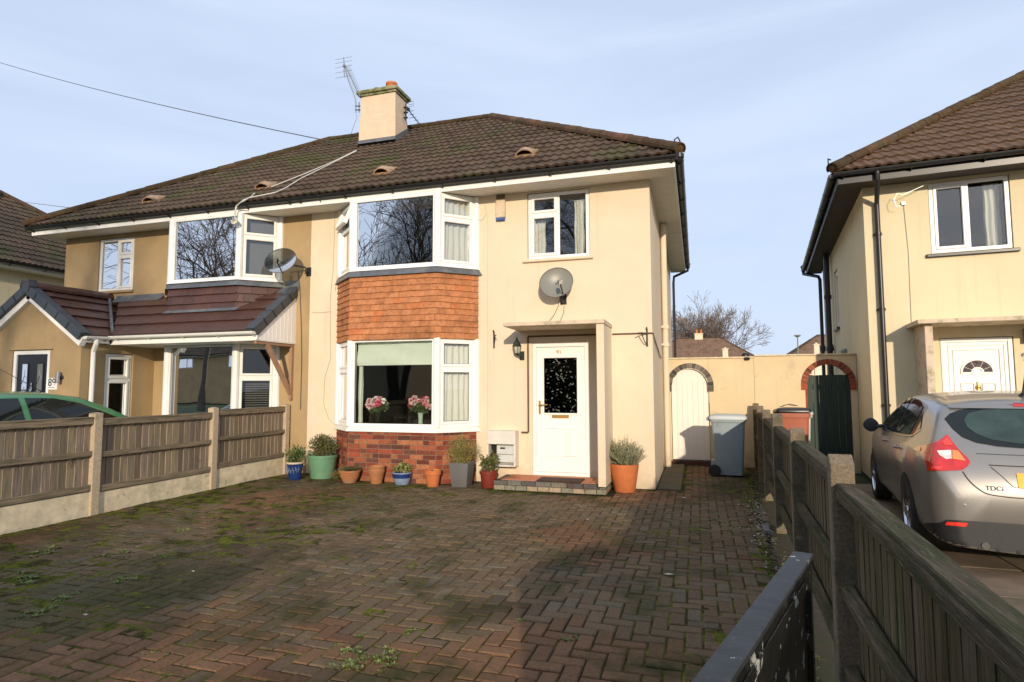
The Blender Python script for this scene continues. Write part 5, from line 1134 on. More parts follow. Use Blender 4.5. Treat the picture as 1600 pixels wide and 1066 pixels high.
# blue glazed pot with white figures
def blue_x(t, x, y):
    mb = MB(); g = random.Random(1)
    for k in range(26):
        a = -math.pi/2+R(-62+k*5); z = .17+.028*math.sin(k*1.3); r0 = .098+.19*.17; c_ = V(x+math.cos(a)*r0, y+math.sin(a)*r0, z); tt = V(-math.sin(a), math.cos(a), 0)
        if k % 4 != 3: mb.tube([c_-V(0, 0, .03), c_+tt*.006, c_+V(0, 0, .025)+tt*g.uniform(-.008, .008)], .0035, 4)
    mb.build('painted_motif', M['glaze_pale'], t)
    mb = MB(); mb.lathe((x, y, 0), [(.136, .262), (.146, .27), (.148, .288), (.140, .296), (.128, .29)], 28); mb.build('rim', mat('pale_rim', (.5, .42, .3), .6), t, smooth=40)
potted('potted_shrub', 'small blue glazed pot with a loose green shrub against the left fence post', -6.40, 8.52, [(.088, 0), (.094, .01), (.100, .04), (.128, .23), (.140, .285)], 'blue_glaze', lambda m_, x, y, h: (shrub(m_, (x, y, h+.15), .15, .13, .16, 620, .042, [(.07, .12, .03), (.10, .15, .04), (.05, .09, .02)], 3, stems=(x, y, h-.03)), shrub(m_, (x+.01, y, h+.02), .09, .09, .06, 160, .035, GRN, 4)), extra=blue_x)
potted('potted_shrub', 'large round green plastic tub with a dense box bush beside the cream house wall', -6.08, 8.82, [(.185, 0), (.19, .01), (.235, .34), (.25, .345), (.255, .39)], 'green_plastic', lambda m_, x, y, h: shrub(m_, (x, y, h+.13), .235, .22, .19, 2600, .032, [(.07, .085, .018), (.11, .12, .03), (.05, .06, .014), (.16, .13, .04)], 5, clumps=22, upw=.8, stems=(x, y, h-.03)))
potted('potted_heather', 'low terracotta bowl with a straggling brown green heather below the bay', -5.36, 8.52, [(.10, 0), (.105, .01), (.15, .10), (.165, .165), (.175, .17), (.178, .20)], 'terracotta2', lambda m_, x, y, h: (spikes(m_, (x, y, h-.05), 120, .14, .22, [(.14, .12, .04), (.20, .14, .05), (.10, .10, .03)], 6, leaf=.016), spikes(m_, (x-.22, y-.02, h-.14), 60, .14, .16, [(.14, .14, .04), (.22, .16, .06)], 7, leaf=.016)))
potted('plant_pot', 'small old terracotta pot with a bulging rim and nothing growing, second from the heather bowl', -4.90, 8.56, [(.085, 0), (.095, .02), (.12, .16), (.135, .2), (.13, .24), (.14, .25), (.14, .275)], 'terracotta2')
def band(t, x, y):
    mb = MB(); mb.lathe((x, y, 0), [(.141, .105), (.150, .11), (.156, .165), (.150, .17)], 28); mb.build('blue_band', M['blue_glaze'], t, smooth=40)
potted('potted_succulent', 'squat pale glazed pot with a blue band and small yellow green leaves', -4.47, 8.60, [(.105, 0), (.112, .01), (.135, .08), (.150, .17), (.158, .18), (.155, .19)], 'glaze_pale', lambda m_, x, y, h: shrub(m_, (x, y, h+.04), .14, .13, .085, 520, .036, [(.16, .19, .04), (.25, .26, .07), (.10, .13, .03), (.30, .26, .12)], 8, asp=.7, clumps=14), extra=band)
potted('plant_pot', 'bright orange terracotta pot with a thick rim and only soil in it', -3.92, 8.55, [(.088, 0), (.093, .005), (.115, .18), (.132, .182), (.137, .25)], 'terracotta', lambda m_, x, y, h: shrub(m_, (x, y, h-.02), .04, .03, .02, 40, .02, GRN, 9))
potted('potted_shrub', 'tall square grey planter with a yellow green wiry bush by the bay corner', -3.49, 8.68, [(.120, 0), (.125, .01), (.165, .36), (.165, .37)], 'grey_pot', lambda m_, x, y, h: (shrub(m_, (x, y, h+.17), .27, .24, .22, 3000, .022, [(.30, .26, .07), (.22, .20, .05), (.36, .29, .09), (.15, .14, .04)], 10, asp=.35, clumps=26, upw=.7, stems=(x, y, h-.04), sc_=(.2, .13, .06)), spikes(m_, (x, y, h), 90, .42, .27, [(.30, .25, .08), (.24, .20, .06)], 11, leaf=.014, w_=.002, dens=22)), n=32, sq=.85)
potted('potted_shrub', 'dark red pot with a small broad leaved plant beside the meter box', -3.06, 8.70, [(.105, 0), (.11, .01), (.128, .20), (.142, .205), (.145, .245)], 'red_pot', lambda m_, x, y, h: shrub(m_, (x, y, h+.14), .12, .11, .16, 420, .055, [(.08, .11, .025), (.12, .15, .04), (.16, .12, .04), (.05, .07, .02)], 12, asp=.55, clumps=12, stems=(x, y, h-.03)))
potted('potted_lavender', 'large terracotta pot with tall grey green lavender right of the front door', -1.04, 8.93, [(.145, 0), (.152, .008), (.205, .36), (.208, .40)], 'terracotta', lambda m_, x, y, h: (spikes(m_, (x-.02, y, h-.03), 150, .46, .30, LV, 13, leaf=.030, w_=.0045, dens=20), spikes(m_, (x+.10, y-.02, h-.03), 90, .36, .26, LV, 17, leaf=.030, w_=.0045, dens=20), spikes(m_, (x-.16, y-.02, h), 60, .40, .14, LV, 18, leaf=.030, w_=.0045, dens=20), spikes(m_, (x+.02, y-.10, h), 70, .26, .26, LV, 19, leaf=.030, w_=.0045, dens=16), shrub(m_, (x+.02, y-.04, h+.10), .24, .20, .12, 1100, .03, LV, 14, asp=.25, upw=1.5)))

# ================================================================ WALL-MOUNTED THINGS
# meter box
mbx = thing('meter_box', (-2.9, 9.1, .55), 'open white meter box at the wall left of the doorstep', 'meter box')
u0 = onY(761, 690, 9.0).x; u1 = onY(807, 690, 9.0).x-.02
mb = MB(); mb.cbox(F, u0, u1, 0, .20, .62, .83, .006); mb.box(F, u0, u0+.02, 0, .19, .30, .62); mb.box(F, u1-.03, u1, 0, .19, .30, .62); mb.cbox(F, u0, u1, 0, .205, .275, .30, .004); mb.box(F, u0+.02, u1-.03, 0, .01, .30, .62); mb.box(F, u0+.13, u0+.25, .1, .2, .83, .838)
mb.build('box', mat('chalky_box', (.66, .62, .55), .7, var=.08, second=(.4, .36, .28), sec=(.58, .75, 6)), mbx)
mb = MB(); mb.cbox(F, u0+.14, u1-.05, .03, .14, .46, .60, .01); mb.cbox(F, u0+.13, u1-.05, .03, .12, .33, .455, .01); mt_ = mb.build('meter', mat('meter_case', (.55, .56, .54), .4), mbx)
mb = MB(); mb.box(F, u0+.20, u0+.28, .14, .145, .545, .57); mb.build('display', M['black'], mt_)
mb = MB(); mb.box(F, u0+.0, u0+.10, .02, .05, .40, .62); mb.build('meter_void', M['dark'], mbx)
# coach lantern
lx = onY(809, 545, 9.08).x; Lt = thing('wall_lantern', (lx, 9.1, 2.1), 'dark green coach lantern on the wall left of the front door', 'lantern')
zc = 2.02; o_ = V(lx-.012, 9.07, 0)
mb = MB(); mb.cbox(F, lx+.0, lx+.075, 0, .03, 1.95, 2.09, .012); mb.tube([F.p(lx+.04, .03, 2.0), F.p(lx+.03, .09, 2.0), o_+V(0, 0, 2.035)], .012, 8); mb.lathe(o_, [(.02, 2.03), (.035, 2.045), (.042, 2.055)], 6); mb.build('bracket', mat('lantern_metal', (.035, .045, .04), .45, metal=.4), Lt)
lm = bpy.data.materials['lantern_metal']
mb = MB(); mb.lathe(o_, [(.042, 2.055), (.062, 2.16)], 6); mb.build('lantern_glass', mat('lantern_glass', (.45, .45, .38), .1, var=.3), Lt)
mb = MB()
for k in range(6): a = math.pi/3*k; mb.tube([o_+V(math.cos(a)*.045, math.sin(a)*.045, 2.055), o_+V(math.cos(a)*.065, math.sin(a)*.065, 2.16)], .006, 5)
mb.lathe(o_, [(.075, 2.16), (.078, 2.168), (.066, 2.18), (.06, 2.21), (.04, 2.245), (.018, 2.262), (.012, 2.275), (.018, 2.285), (.006, 2.30), (.004, 2.335), (.001, 2.34)], 12); mb.build('lantern_cap', lm, Lt, smooth=40)
# alarm box and vent grille
ab = thing('alarm_box', (-2.95, 9.15, 4.3), 'cream burglar alarm box with a blue strip below the eaves', 'alarm box'); au = onY(774, 330, 9.15).x; az_ = onY(782, 342, 9.15).z
mb = MB(); mb.cbox(F, au, au+.165, 0, .06, az_+.02, az_+.33, .012); mb.build('case', M['canopy'], ab)
mb = MB(); mb.cbox(F, au+.01, au+.155, 0, .055, az_-.025, az_+.02, .006); mb.build('blue_strip', mat('blue_plastic', (.03, .10, .32), .4), ab)
mb = MB(); mb.box(F, au+.0, au+.15, 0, .008, az_+.35, az_+.43)
for k in range(4): mb.box(F, au+.02, au+.06, .008, .014, az_+.36+k*.018, az_+.368+k*.018, (.1, .1, .1)); mb.box(F, au+.08, au+.13, .008, .014, az_+.36+k*.018, az_+.368+k*.018)
tag(mb.build('air_brick', M['mortar'], None), 'small slotted air brick just above the alarm box', 'vent')
# hanging basket brackets
def basket(label, x, z, s):
    mb = MB(); mb.box(F, x-.012, x+.012, 0, .012, z-.17, z+.10); mb.tube([F.p(x, .012, z+.08), F.p(x, .02, z+.12), F.p(x, .05, z+.12), F.p(x, .045, z+.095)], .007, 6)
    mb.tube([F.p(x, .01, z+.02), F.p(x+s*.06, .12, z+.03), F.p(x+s*.11, .22, z+.02)], .008, 6); mb.tube([F.p(x, .012, z-.15), F.p(x+s*.03, .10, z-.10), F.p(x+s*.07, .16, z+.02)], .008, 6)
    tag(mb.build('basket_bracket', M['black'], None), label, 'bracket')
p = onY(772, 528, D); basket('black iron hanging basket bracket between the bay and the canopy', p.x, p.z, 1)
p = onY(1011, 524, D); basket('black iron hanging basket bracket at the right corner of the cream house', p.x, p.z, -1)
# satellite dishes
def dish(label, c_, nrm, rx, ry, foot, mt, roll=0, lnb=.28, cable=()):
    t = thing('satellite_dish', tuple(foot), label, 'satellite dish', 'satellite dishes on the front walls'); c_, nrm = Vector(c_), Vector(nrm).normalized(); a = nrm.cross(V(0, 0, 1)).normalized(); b = a.cross(nrm); a, b = a*math.cos(roll)+b*math.sin(roll), b*math.cos(roll)-a*math.sin(roll)
    mb = MB(); n, m_ = 32, 7; vs = []
    for side in (0, 1):
        for j in range(m_+1):
            for k in range(n): r_ = j/m_; th_ = 2*math.pi*k/n; vs.append(c_+a*math.cos(th_)*rx*r_+b*math.sin(th_)*ry*r_+nrm*(.065*(r_*r_-1)-.006*side))
    fs = []
    for side in (0, 1):
        o_ = side*(m_+1)*n
        for j in range(m_):
            for k in range(n): q_ = (o_+j*n+k, o_+j*n+(k+1) % n, o_+(j+1)*n+(k+1) % n, o_+(j+1)*n+k); fs.append(q_ if side else q_[::-1])
    fs += [(m_*n+k, m_*n+(k+1) % n, (2*m_+1)*n+(k+1) % n, (2*m_+1)*n+k) for k in range(n)]; mb.add(vs, fs); rd = mb.build('reflector', M[mt], t, smooth=60)
    mb = MB(); mb.tube([c_+a*math.cos(k/24*6.2832)*rx+b*math.sin(k/24*6.2832)*ry for k in range(25)], .006, 6, cap=False); mb.build('rim', M['dish'], rd)
    low = c_-b*ry*.98+nrm*(-.01); tip = c_-b*ry*.55+nrm*lnb
    mb = MB(); mb.tube([low-nrm*.05, low, tip], .011, 6); mb.build('lnb_arm', M['black'], t)
    mb = MB(); ax_ = (c_-tip).normalized(); mb.lathe(tip-ax_*.06, [(.022, 0), (.024, .07), (.030, .075), (.030, .11), (.001, .112)], 12, axis=ax_); mb.box(Fr(tip-ax_*.05, a, ax_), -.032, .032, -.045, .03, -.03, .03); mb.build('lnb', M['black'], t)
    mb = MB(); back = c_-nrm*.09; mb.tube([c_-nrm*.06, back, Vector(foot)+V(0, -.10, -.0), Vector(foot)+V(0, -.10, -.12)], .016, 8); mb.tube([Vector(foot)+V(0, -.10, -.06), Vector(foot)+V(0, 0, -.06)], .014, 8); mb.box(F, foot[0]-.05, foot[0]+.05, 0, .012, foot[2]-.14, foot[2]+.02); mb.build('wall_bracket', M['black'], t)
    if cable: mb = MB(); [mb.tube(cc, .004, 5) for cc in cable]; mb.build('cable', M['wire'], t)
p = onY(869, 441, 8.95)
dish('grey satellite dish on the cream wall above the front door canopy', p, (.18, -.90, .20), .265, .235, (p.x+.06, D, p.z-.18), 'dishgrey', roll=R(-28), cable=[[onY(x, y, D)+V(0, -.02, 0) for x, y in ((875, 464), (873, 478), (866, 493), (858, 503))], [onY(x, y, D)+V(0, -.02, 0) for x, y in ((882, 478), (881, 490), (876, 501))]])
p = onY(438, 407, 8.75)
M['dishmesh'] = glass_mat('see_through_dish', (.40, .42, .41), 1.3, .4)
dish('dark mesh satellite dish on the ochre wall between the two upper bays', p, (.20, -.78, .30), .285, .25, (p.x+.27, D, p.z-.08), 'dishmesh', roll=R(-16), lnb=.2)

# aerials on the chimney
a1 = thing('tv_aerial', (-7.42, 12.0, 7.9), 'tall rooftop television aerial strapped to the left side of the chimney', 'aerial')
AY = 12.0; pp = lambda x, y, d=AY: onY(x, y, d)
mb = MB(); mb.tube([pp(556, 176), pp(556, 158), pp(553, 148), pp(545, 128), pp(538, 102), pp(537, 90)], .012, 6); mb.build('mast', M['alu'], a1)
mb = MB()
for y in (166, 172): mb.tube([pp(555, y), pp(563, y)], .012, 6)
mb.tube([pp(561, 160), pp(561, 176)], .01, 6); mb.build('clamp', M['black'], a1)
mb = MB(); A, B = pp(540, 104), pp(562, 150, 11.7); mb.tube([A, B], .013, 6)
for k in range(17):
    c_ = A.lerp(B, .05+k/17); e = V(.13, -.05, .03)*(1-.02*k); mb.tube([c_-e, c_+e], .004, 4); e2_ = V(.07, 0, .10)*.5; mb.tube([c_, c_+e2_], .003, 4)
mb.build('yagi', M['alu'], a1)
mb = MB(); mb.tube([pp(537, 90), pp(538, 121)], .010, 6)
for y in (91, 97, 104, 112, 120): c_ = pp(537.5, y); mb.tube([c_-V(.24, 0, 0), c_+V(.22, 0, 0)], .0045, 4)
mb.box(Fr(pp(538, 103), WX), -.03, .03, -.03, .03, -.03, .02); mb.build('reflector_rods', M['alu'], a1)
mb = MB(); mb.tube([pp(556, 178), pp(558, 184, 11.9), pp(553, 196, 11.9), pp(549, 208, 11.95), pp(548, 220, 12.2)], .004, 5); mb.build('aerial_cable', M['wire'], a1)
a2 = thing('tv_aerial', (-6.35, 12.2, 7.7), 'small television aerial pointing down from the right side of the chimney', 'aerial')
mb = MB(); AY2 = 12.2; p2p = lambda x, y: onY(x, y, AY2); mb.tube([p2p(634, 162), p2p(634, 188)], .014, 6)
for y in (168, 176, 184): mb.tube([p2p(631, y), p2p(637, y)], .02, 6)
mb.build('mast', M['black'], a2)
mb = MB(); A, B = p2p(635, 168), p2p(657, 196); mb.tube([A, B], .013, 6)
for k in range(6): c_ = A.lerp(B, .08+k*.16); mb.tube([c_-V(.06, 0, 0), c_+V(.06, 0, 0)], .004, 4)
for y in (159, 163, 166, 173, 179, 184): c_ = p2p(643, y); mb.tube([c_-V(.07, 0, 0), c_+V(.07, 0, 0)], .0045, 4)
mb.tube([p2p(635, 186), p2p(637, 205)], .004, 4); mb.box(Fr(p2p(638, 171), WX), -.03, .03, -.03, .03, -.03, .03); mb.build('yagi', M['black'], a2)
# white cables across the roof ending in a coil
def roofpt(x, y, h=.05):
    n_ = V(0, -sp, cp); o = RF.p(0, .54, 4.87)+n_*h; r_ = ray(x, y); return CP+r_*((o-CP).dot(n_)/r_.dot(n_))
wc = thing('white_cable', tuple(roofpt(470, 277)), 'white cables lying over the roof from the chimney to a coil hanging at the eaves', 'cable')
mb = MB(); mb.tube([roofpt(x, y) for x, y in ((557, 236), (535, 247), (505, 262), (470, 279), (446, 294), (430, 301), (410, 305), (390, 309), (377, 316))]+[onY(x, y, 8.60) for x, y in ((370, 322), (368, 332), (367, 342))], .011, 6)
mb.tube([roofpt(x, y) for x, y in ((557, 235), (520, 253), (480, 270), (440, 286), (424, 292))], .011, 6); mb.tube([roofpt(398, 302), roofpt(392, 308), roofpt(380, 313)]+[onY(369, 322, 8.62), onY(366, 335, 8.62)], .010, 6); mb.build('cable_run', M['cable_white'], wc)
mb = MB(); c_ = onY(368, 347, 8.58)
for k in range(3): mb.tube([c_+V(math.cos(t)*(.045+.008*k), -.015*k, math.sin(t)*(.055-.006*k)) for t in np.linspace(0, 6.28, 15)], .009, 5)
mb.lathe(c_, [(.03, -.02), (.035, .01), (.001, .012)], 10, axis=(0, -1, 0)); mb.build('coil', M['cable_white'], wc)
for i, (cc, lab) in enumerate((([onY(x, y, 8.7) for x, y in ((724, 262), (722, 270), (727, 276))]+[onY(750, 300, 9.15)], 'loose cable end poking over the gutter above the cream house bay'), ([onY(497, 303, 8.6), onY(500, 315, 8.7), onY(508, 321, 8.9), onY(520, 326, 9.15)], 'dark cable looping over the gutter at the join of the two houses'))):
    mb = MB(); mb.tube(cc, .006, 5); tag(mb.build('loose_cable', M['wire'], None), lab, 'cable')
# overhead lines
mb = MB(); A, B = V(-31, 6.5, 10.6), onY(520, 222, 12.2)
r0 = ray(0, 98); A = CP+r0*26
mb.tube([A.lerp(B, t)-V(0, 0, .55*4*t*(1-t)*.25) for t in np.linspace(-.4, 1, 15)], .012, 5); tag(mb.build('overhead_line', M['wire'], None), 'long overhead phone line sloping down to the chimney', 'overhead line')
mb = MB(); r0, r1 = ray(5, 312), ray(127, 327); A, B = CP+r0*30, CP+r1*17.5; mb.tube([A.lerp(B, t) for t in np.linspace(-.3, 1.0, 6)], .009, 5); tag(mb.build('overhead_line', M['wire'], None), 'short overhead line crossing the gap between the left edge house and the ochre roof', 'overhead line')

# doormat, flowers in the window
mb = MB(); a_, b_ = onZ(831, 751, .15), onZ(904, 751, .15); mb.cbox(Fr((a_.x+.06, a_.y+.02, 0), WX, (0, 0, 1), WY), 0, .66, .141, .156, 0, .34, .004, (1, 1, 1)); dm = mb.build('doormat', mat('coir_mat', (.06, .03, .02), .95, var=.3, vs=60, bump=1, bs=200), None); tag(dm, 'dark brown doormat on the red tiled doorstep', 'doormat')
def bouquet(label, vx, vy, px_, mt, pal, seed, tall=.22, glassy=True):
    t = thing('flower_vase', (vx, vy, .886), label, 'vase of flowers'); g = random.Random(seed)
    mb = MB(); mb.lathe((vx, vy, .886), [(.038, 0), (.042, .01), (.034, .08), (.045, tall-.01), (.055, tall), (.050, tall), (.040, tall-.02), (.028, .08), (.03, .02), (.001, .015)], 20); mb.build('vase', M[mt] if isinstance(mt, str) else mt, t, smooth=45)
    st = MB(); fl = MB(); cz = .886+tall+.19
    for k in range(22):
        a = g.uniform(0, 6.28); r_ = .19*math.sqrt(g.random()); e = V(vx+math.cos(a)*r_*1.05, vy+math.sin(a)*r_*.6, cz+g.uniform(-.03, .10)-r_*.5); st.tube([V(vx, vy, .90), V(vx+math.cos(a)*.02, vy+math.sin(a)*.02, .886+tall), e], .0025, 4, col=(.07, .14, .03))
        c0 = g.choice(pal); R_ = g.uniform(.042, .060)
        for j in range(26):
            d = V(g.gauss(0, 1), g.gauss(0, 1), g.gauss(0, 1)+.4).normalized(); s = d.cross(V(g.gauss(0, 1), g.gauss(0, 1), g.gauss(0, 1))).normalized()*R_*.42; f = g.uniform(.7, 1.25); p0 = e+d*R_*.25; fl.add([p0, e+d*R_*.7+s, e+d*R_*1.1, e+d*R_*.7-s], [(0, 1, 2, 3)], tuple(min(1, x*f) for x in c0))
    shrub(st, (vx, vy, cz-.09), .16, .10, .10, 420, .055, [(.06, .12, .03), (.10, .17, .05), (.04, .08, .02)], seed, asp=.45, clumps=12)
    st.build('leaves', M['leaf'], t); fl.build('blooms', M['leaf'], t)
PK = [(.88, .42, .52), (.62, .03, .12), (.92, .72, .74), (.95, .92, .88), (.45, .02, .08), (.92, .52, .60)]
p = onY(590, 664, 8.96); bouquet('clear glass vase of pink, white and crimson flowers at the left of the bay window', p.x, 8.96, 0, 'vase', PK, 5)
p = onY(657, 664, 8.96); bouquet('pale green vase of pink and dark red blooms at the right of the bay window', p.x, 8.96, 0, mat('celadon', (.45, .60, .50), .3), [(.90, .35, .45), (.85, .45, .5), (.35, .02, .06), (.8, .6, .6)], 9)
p = onY(618, 664, 8.98); mb = MB(); mb.lathe((p.x, 8.98, .886), [(.035, 0), (.035, .16), (.04, .19), (.037, .19), (.031, .16), (.031, .01), (.001, .01)], 16); tag(mb.build('glass_jar', M['vase'], None, smooth=45), 'empty clear glass vase between the two bouquets in the bay window', 'vase')
p = onY(640, 664, 8.98); mb = MB(); mb.cbox(Fr((p.x-.02, 8.92, .887), WX, (0, 0, 1), WY), -.08, .12, 0, .03, 0, .12, .003); tag(mb.build('book', mat('book', (.5, .36, .2), .7), None), 'thick tan book lying on the bay window ledge', 'book')
# sign, lamp by the black door
sg = thing('house_sign', (-10.88, PY, 1.5), 'small white square sign with number 89 right of the black door', 'sign')
A, B = onY(74, 591, PY-.01), onY(88.5, 609, PY-.01); mb = MB(); mb.cbox(PF, A.x, B.x, 0, .012, B.z, A.z, .002); mb.build('plate', M['upvc'], sg)
w_ = B.x-A.x; text('number', '89', w_*.78, PF, (A.x+B.x)/2, .0125, B.z+(A.z-B.z)*.60, 'black', sg, .002); mb = MB()
for s in (0, 1): mb.box(PF, (A.x+B.x)/2-w_*.38+s*w_*.66, (A.x+B.x)/2-w_*.30+s*w_*.68, .012, .016, B.z+(A.z-B.z)*.46, B.z+(A.z-B.z)*.50)
for k in range(9): mb.box(PF, (A.x+B.x)/2-w_*.30+k*w_*.068, (A.x+B.x)/2-w_*.265+k*w_*.068, .012, .014, B.z+(A.z-B.z)*.15, B.z+(A.z-B.z)*.22)
mb.build('small_script', M['wire'], sg)
p = onY(91, 590, PY-.06); wl = thing('wall_light', (p.x, PY, p.z), 'slim steel up and down light right of the black door', 'light'); mb = MB(); mb.lathe((p.x, PY-.07, p.z-.10), [(.035, 0), (.035, .20), (.03, .2), (.03, .19), (.001, .19)], 16); mb.build('tube', M['chrome'], wl, smooth=40); mb = MB(); mb.lathe((p.x+.01, PY, p.z), [(.04, 0), (.04, .02), (.015, .03), (.015, .05)], 12, axis=(0, -1, 0)); mb.build('mount', M['black'], wl)
# ================================================================ CARS
from mathutils.geometry import delaunay_2d_cdt
def inside(p, poly):
    x, y = p; c = False; j = len(poly)-1
    for i in range(len(poly)):
        (xi, yi), (xj, yj) = poly[i], poly[j]
        if (yi > y) != (yj > y) and x < (xj-xi)*(y-yi)/(yj-yi)+xi: c = not c
        j = i
    return c
def decal(name, bvh, poly, to_ray, sp_, off, mt, parent, thick=.0):
    pts = []; n = len(poly); bd_ = []
    for i in range(n):
        a, b = Vector(poly[i]), Vector(poly[(i+1) % n]); k = max(1, int((b-a).length/sp_))
        for j in range(k): bd_.append(tuple(a.lerp(b, j/k)))
    xs = [p[0] for p in poly]; ys = [p[1] for p in poly]; inn = []
    x = min(xs)+sp_*.5
    while x < max(xs):
        y = min(ys)+sp_*.5
        while y < max(ys):
            if inside((x, y), poly) and all((x-b[0])**2+(y-b[1])**2 > (sp_*.4)**2 for b in bd_): inn.append((x, y))
            y += sp_
        x += sp_
    nb = len(bd_); r_ = delaunay_2d_cdt([Vector(p) for p in bd_+inn], [(i, (i+1) % nb) for i in range(nb)], [], 1, 1e-6)
    vs = []; ok = []
    for v in r_[0]:
        o, d = to_ray(v.x, v.y); h = bvh.ray_cast(o, d)
        if h[0] is None: ok.append(False); vs.append(V(0, 0, 0)); continue
        nn = h[1] if h[1].dot(d) < 0 else -h[1]; vs.append(h[0]+nn*off); ok.append(True)
    mb = MB(); fs = [tuple(f) for f in r_[2] if all(ok[i] for i in f)]
    fs = [f for f in fs if max((vs[f[i]]-vs[f[i-1]]).length for i in range(3)) < .30]
    mb.add(vs, fs); o = mb.build(name, mt if not isinstance(mt, str) else M[mt], parent, smooth=80); me = o.data
    # face outwards
    bm = bmesh.new(); bm.from_mesh(me); bmesh.ops.delete(bm, geom=[v for v in bm.verts if not v.link_faces], context='VERTS'); bm.normal_update(); bm.faces.ensure_lookup_table()
    if bm.faces:
        f = bm.faces[len(bm.faces)//2]; c_ = f.calc_center_median(); h = bvh.find_nearest(c_)
        if h[1] is not None and (c_-h[0]).dot(f.normal) < 0: bmesh.ops.reverse_faces(bm, faces=bm.faces)
    bm.to_mesh(me); bm.free(); return o
def body(fr, Lc, Wh, top, plan, prof, zb, ns=90):
    t = [(1-math.cos(math.pi*i/ns))/2 for i in range(ns+1)]; t = [a*.72+(i/ns)*.28 for i, a in enumerate(t)]
    I = lambda x, tb: float(np.interp(x, [a for a, b in tb], [b for a, b in tb])); rows = []
    for a in t:
        y = a*Lc; zt, pw, z0 = I(y, top), I(y, plan)*Wh, I(y, zb); crown = .05 if zt > 1.1 else .03; ze = zt-crown; row = []
        for k in range(26):
            z = z0+(ze-z0)*k/25; row.append((pw*I(z, prof), y, z))
        we = pw*I(ze, prof)
        for k in range(1, 15):
            x = we*(1-k/14); row.append((x, y, zt-crown*(x/we)**2.4))
        rows.append(row)
    m_ = len(rows[0]); vs = []; fs = []
    for row in rows:
        full = row+[(-x, y, z) for (x, y, z) in row[-2::-1]]; vs += full
    w_ = 2*m_-1
    for i in range(len(rows)-1):
        for k in range(w_-1): fs.append((i*w_+k, i*w_+k+1, (i+1)*w_+k+1, (i+1)*w_+k))
        fs.append((i*w_+w_-1, i*w_, (i+1)*w_, (i+1)*w_+w_-1))
    fs.append(tuple(range(w_-1, -1, -1))); fs.append(tuple(len(rows[0:-1])*w_+k for k in range(w_)))
    me = bpy.data.meshes.new('body'); me.from_pydata([tuple(fr.p(x, -y, z)) for x, y, z in vs], [], fs); bm = bmesh.new(); bm.from_mesh(me)
    for _ in range(3): bmesh.ops.smooth_vert(bm, verts=bm.verts, factor=.5, use_axis_x=True, use_axis_y=True, use_axis_z=True)
    bmesh.ops.recalc_face_normals(bm, faces=bm.faces); bmesh.ops.triangulate(bm, faces=[f for f in bm.faces if len(f.verts) > 4]); bm.to_mesh(me); bvh = BVHTree.FromBMesh(bm); bm.free()
    me.polygons.foreach_set('use_smooth', [True]*len(me.polygons)); return me, bvh
M['car_glass'] = mat('tinted_car_glass', (.010, .014, .013), .04, var=.3, vs=2, spec=.5)
M['lamp_red'] = mat('red_lamp', (.55, .018, .012), .10, var=.25, vs=14, coat=1)
M['lamp_red2'] = mat('red_lamp_bright', (.85, .05, .03), .15, var=.2, vs=30, coat=1)
M['lamp_clear'] = mat('clear_lamp', (.70, .66, .62), .12, var=.3, vs=20, coat=1)
M['lamp_amber'] = mat('amber_lamp', (.75, .26, .06), .15, var=.2, coat=1)
M['plate'] = mat('yellow_plate', (.85, .42, .02), .4)
M['seam'] = mat('panel_gap', (.012, .011, .010), .7)
M['trim'] = mat('black_bumper_trim', (.022, .022, .023), .55, var=.2, vs=40)
M['silver'] = mat('silver_gold_paint', (.31, .29, .265), .30, metal=.55, var=.02, coat=.45)
M['greenpaint'] = mat('light_green_paint', (.065, .24, .095), .30, metal=.25, var=.02, coat=.7)
def wheel(parent, fr, x, y, r_=.318, w_=.2, s=1):
    ax_ = fr.u*s; c_ = fr.p(x, -y, r_); mb = MB(); mb.lathe(c_-ax_*w_, [(r_*.7, 0), (r_*.97, .01), (r_, .04), (r_, w_-.04), (r_*.97, w_-.01), (r_*.90, w_), (r_*.70, w_-.005), (r_*.68, w_-.05)], 32, axis=ax_); t = mb.build('tyre', M['rubber'], parent, smooth=40)
    mb = MB(); mb.lathe(c_-ax_*.06, [(r_*.69, 0), (r_*.70, .055), (r_*.66, .055), (r_*.63, .01)], 32, axis=ax_); a = ax_.orthogonal().normalized(); b = ax_.cross(a)
    for k in range(5):
        th_ = k*math.tau/5+.3; d = a*math.cos(th_)+b*math.sin(th_); e = ax_.cross(d); P = []
        for (q_, hw) in ((.03, .035), (r_*.66, .028)):
            for z in (-.02, .045 if q_ < .1 else .035): P += [c_+d*q_+e*hw-ax_*.05+ax_*(z+.0), c_+d*q_-e*hw-ax_*.05+ax_*(z+.0)]
        mb.add(P, [(0, 1, 3, 2), (4, 6, 7, 5), (0, 2, 6, 4), (1, 5, 7, 3), (2, 3, 7, 6), (0, 4, 5, 1)])
    mb.lathe(c_-ax_*.05, [(.055, 0), (.055, .05), (.03, .06), (.001, .06)], 16, axis=ax_); mb.build('rim', M['chrome'], t, smooth=40)
    return t
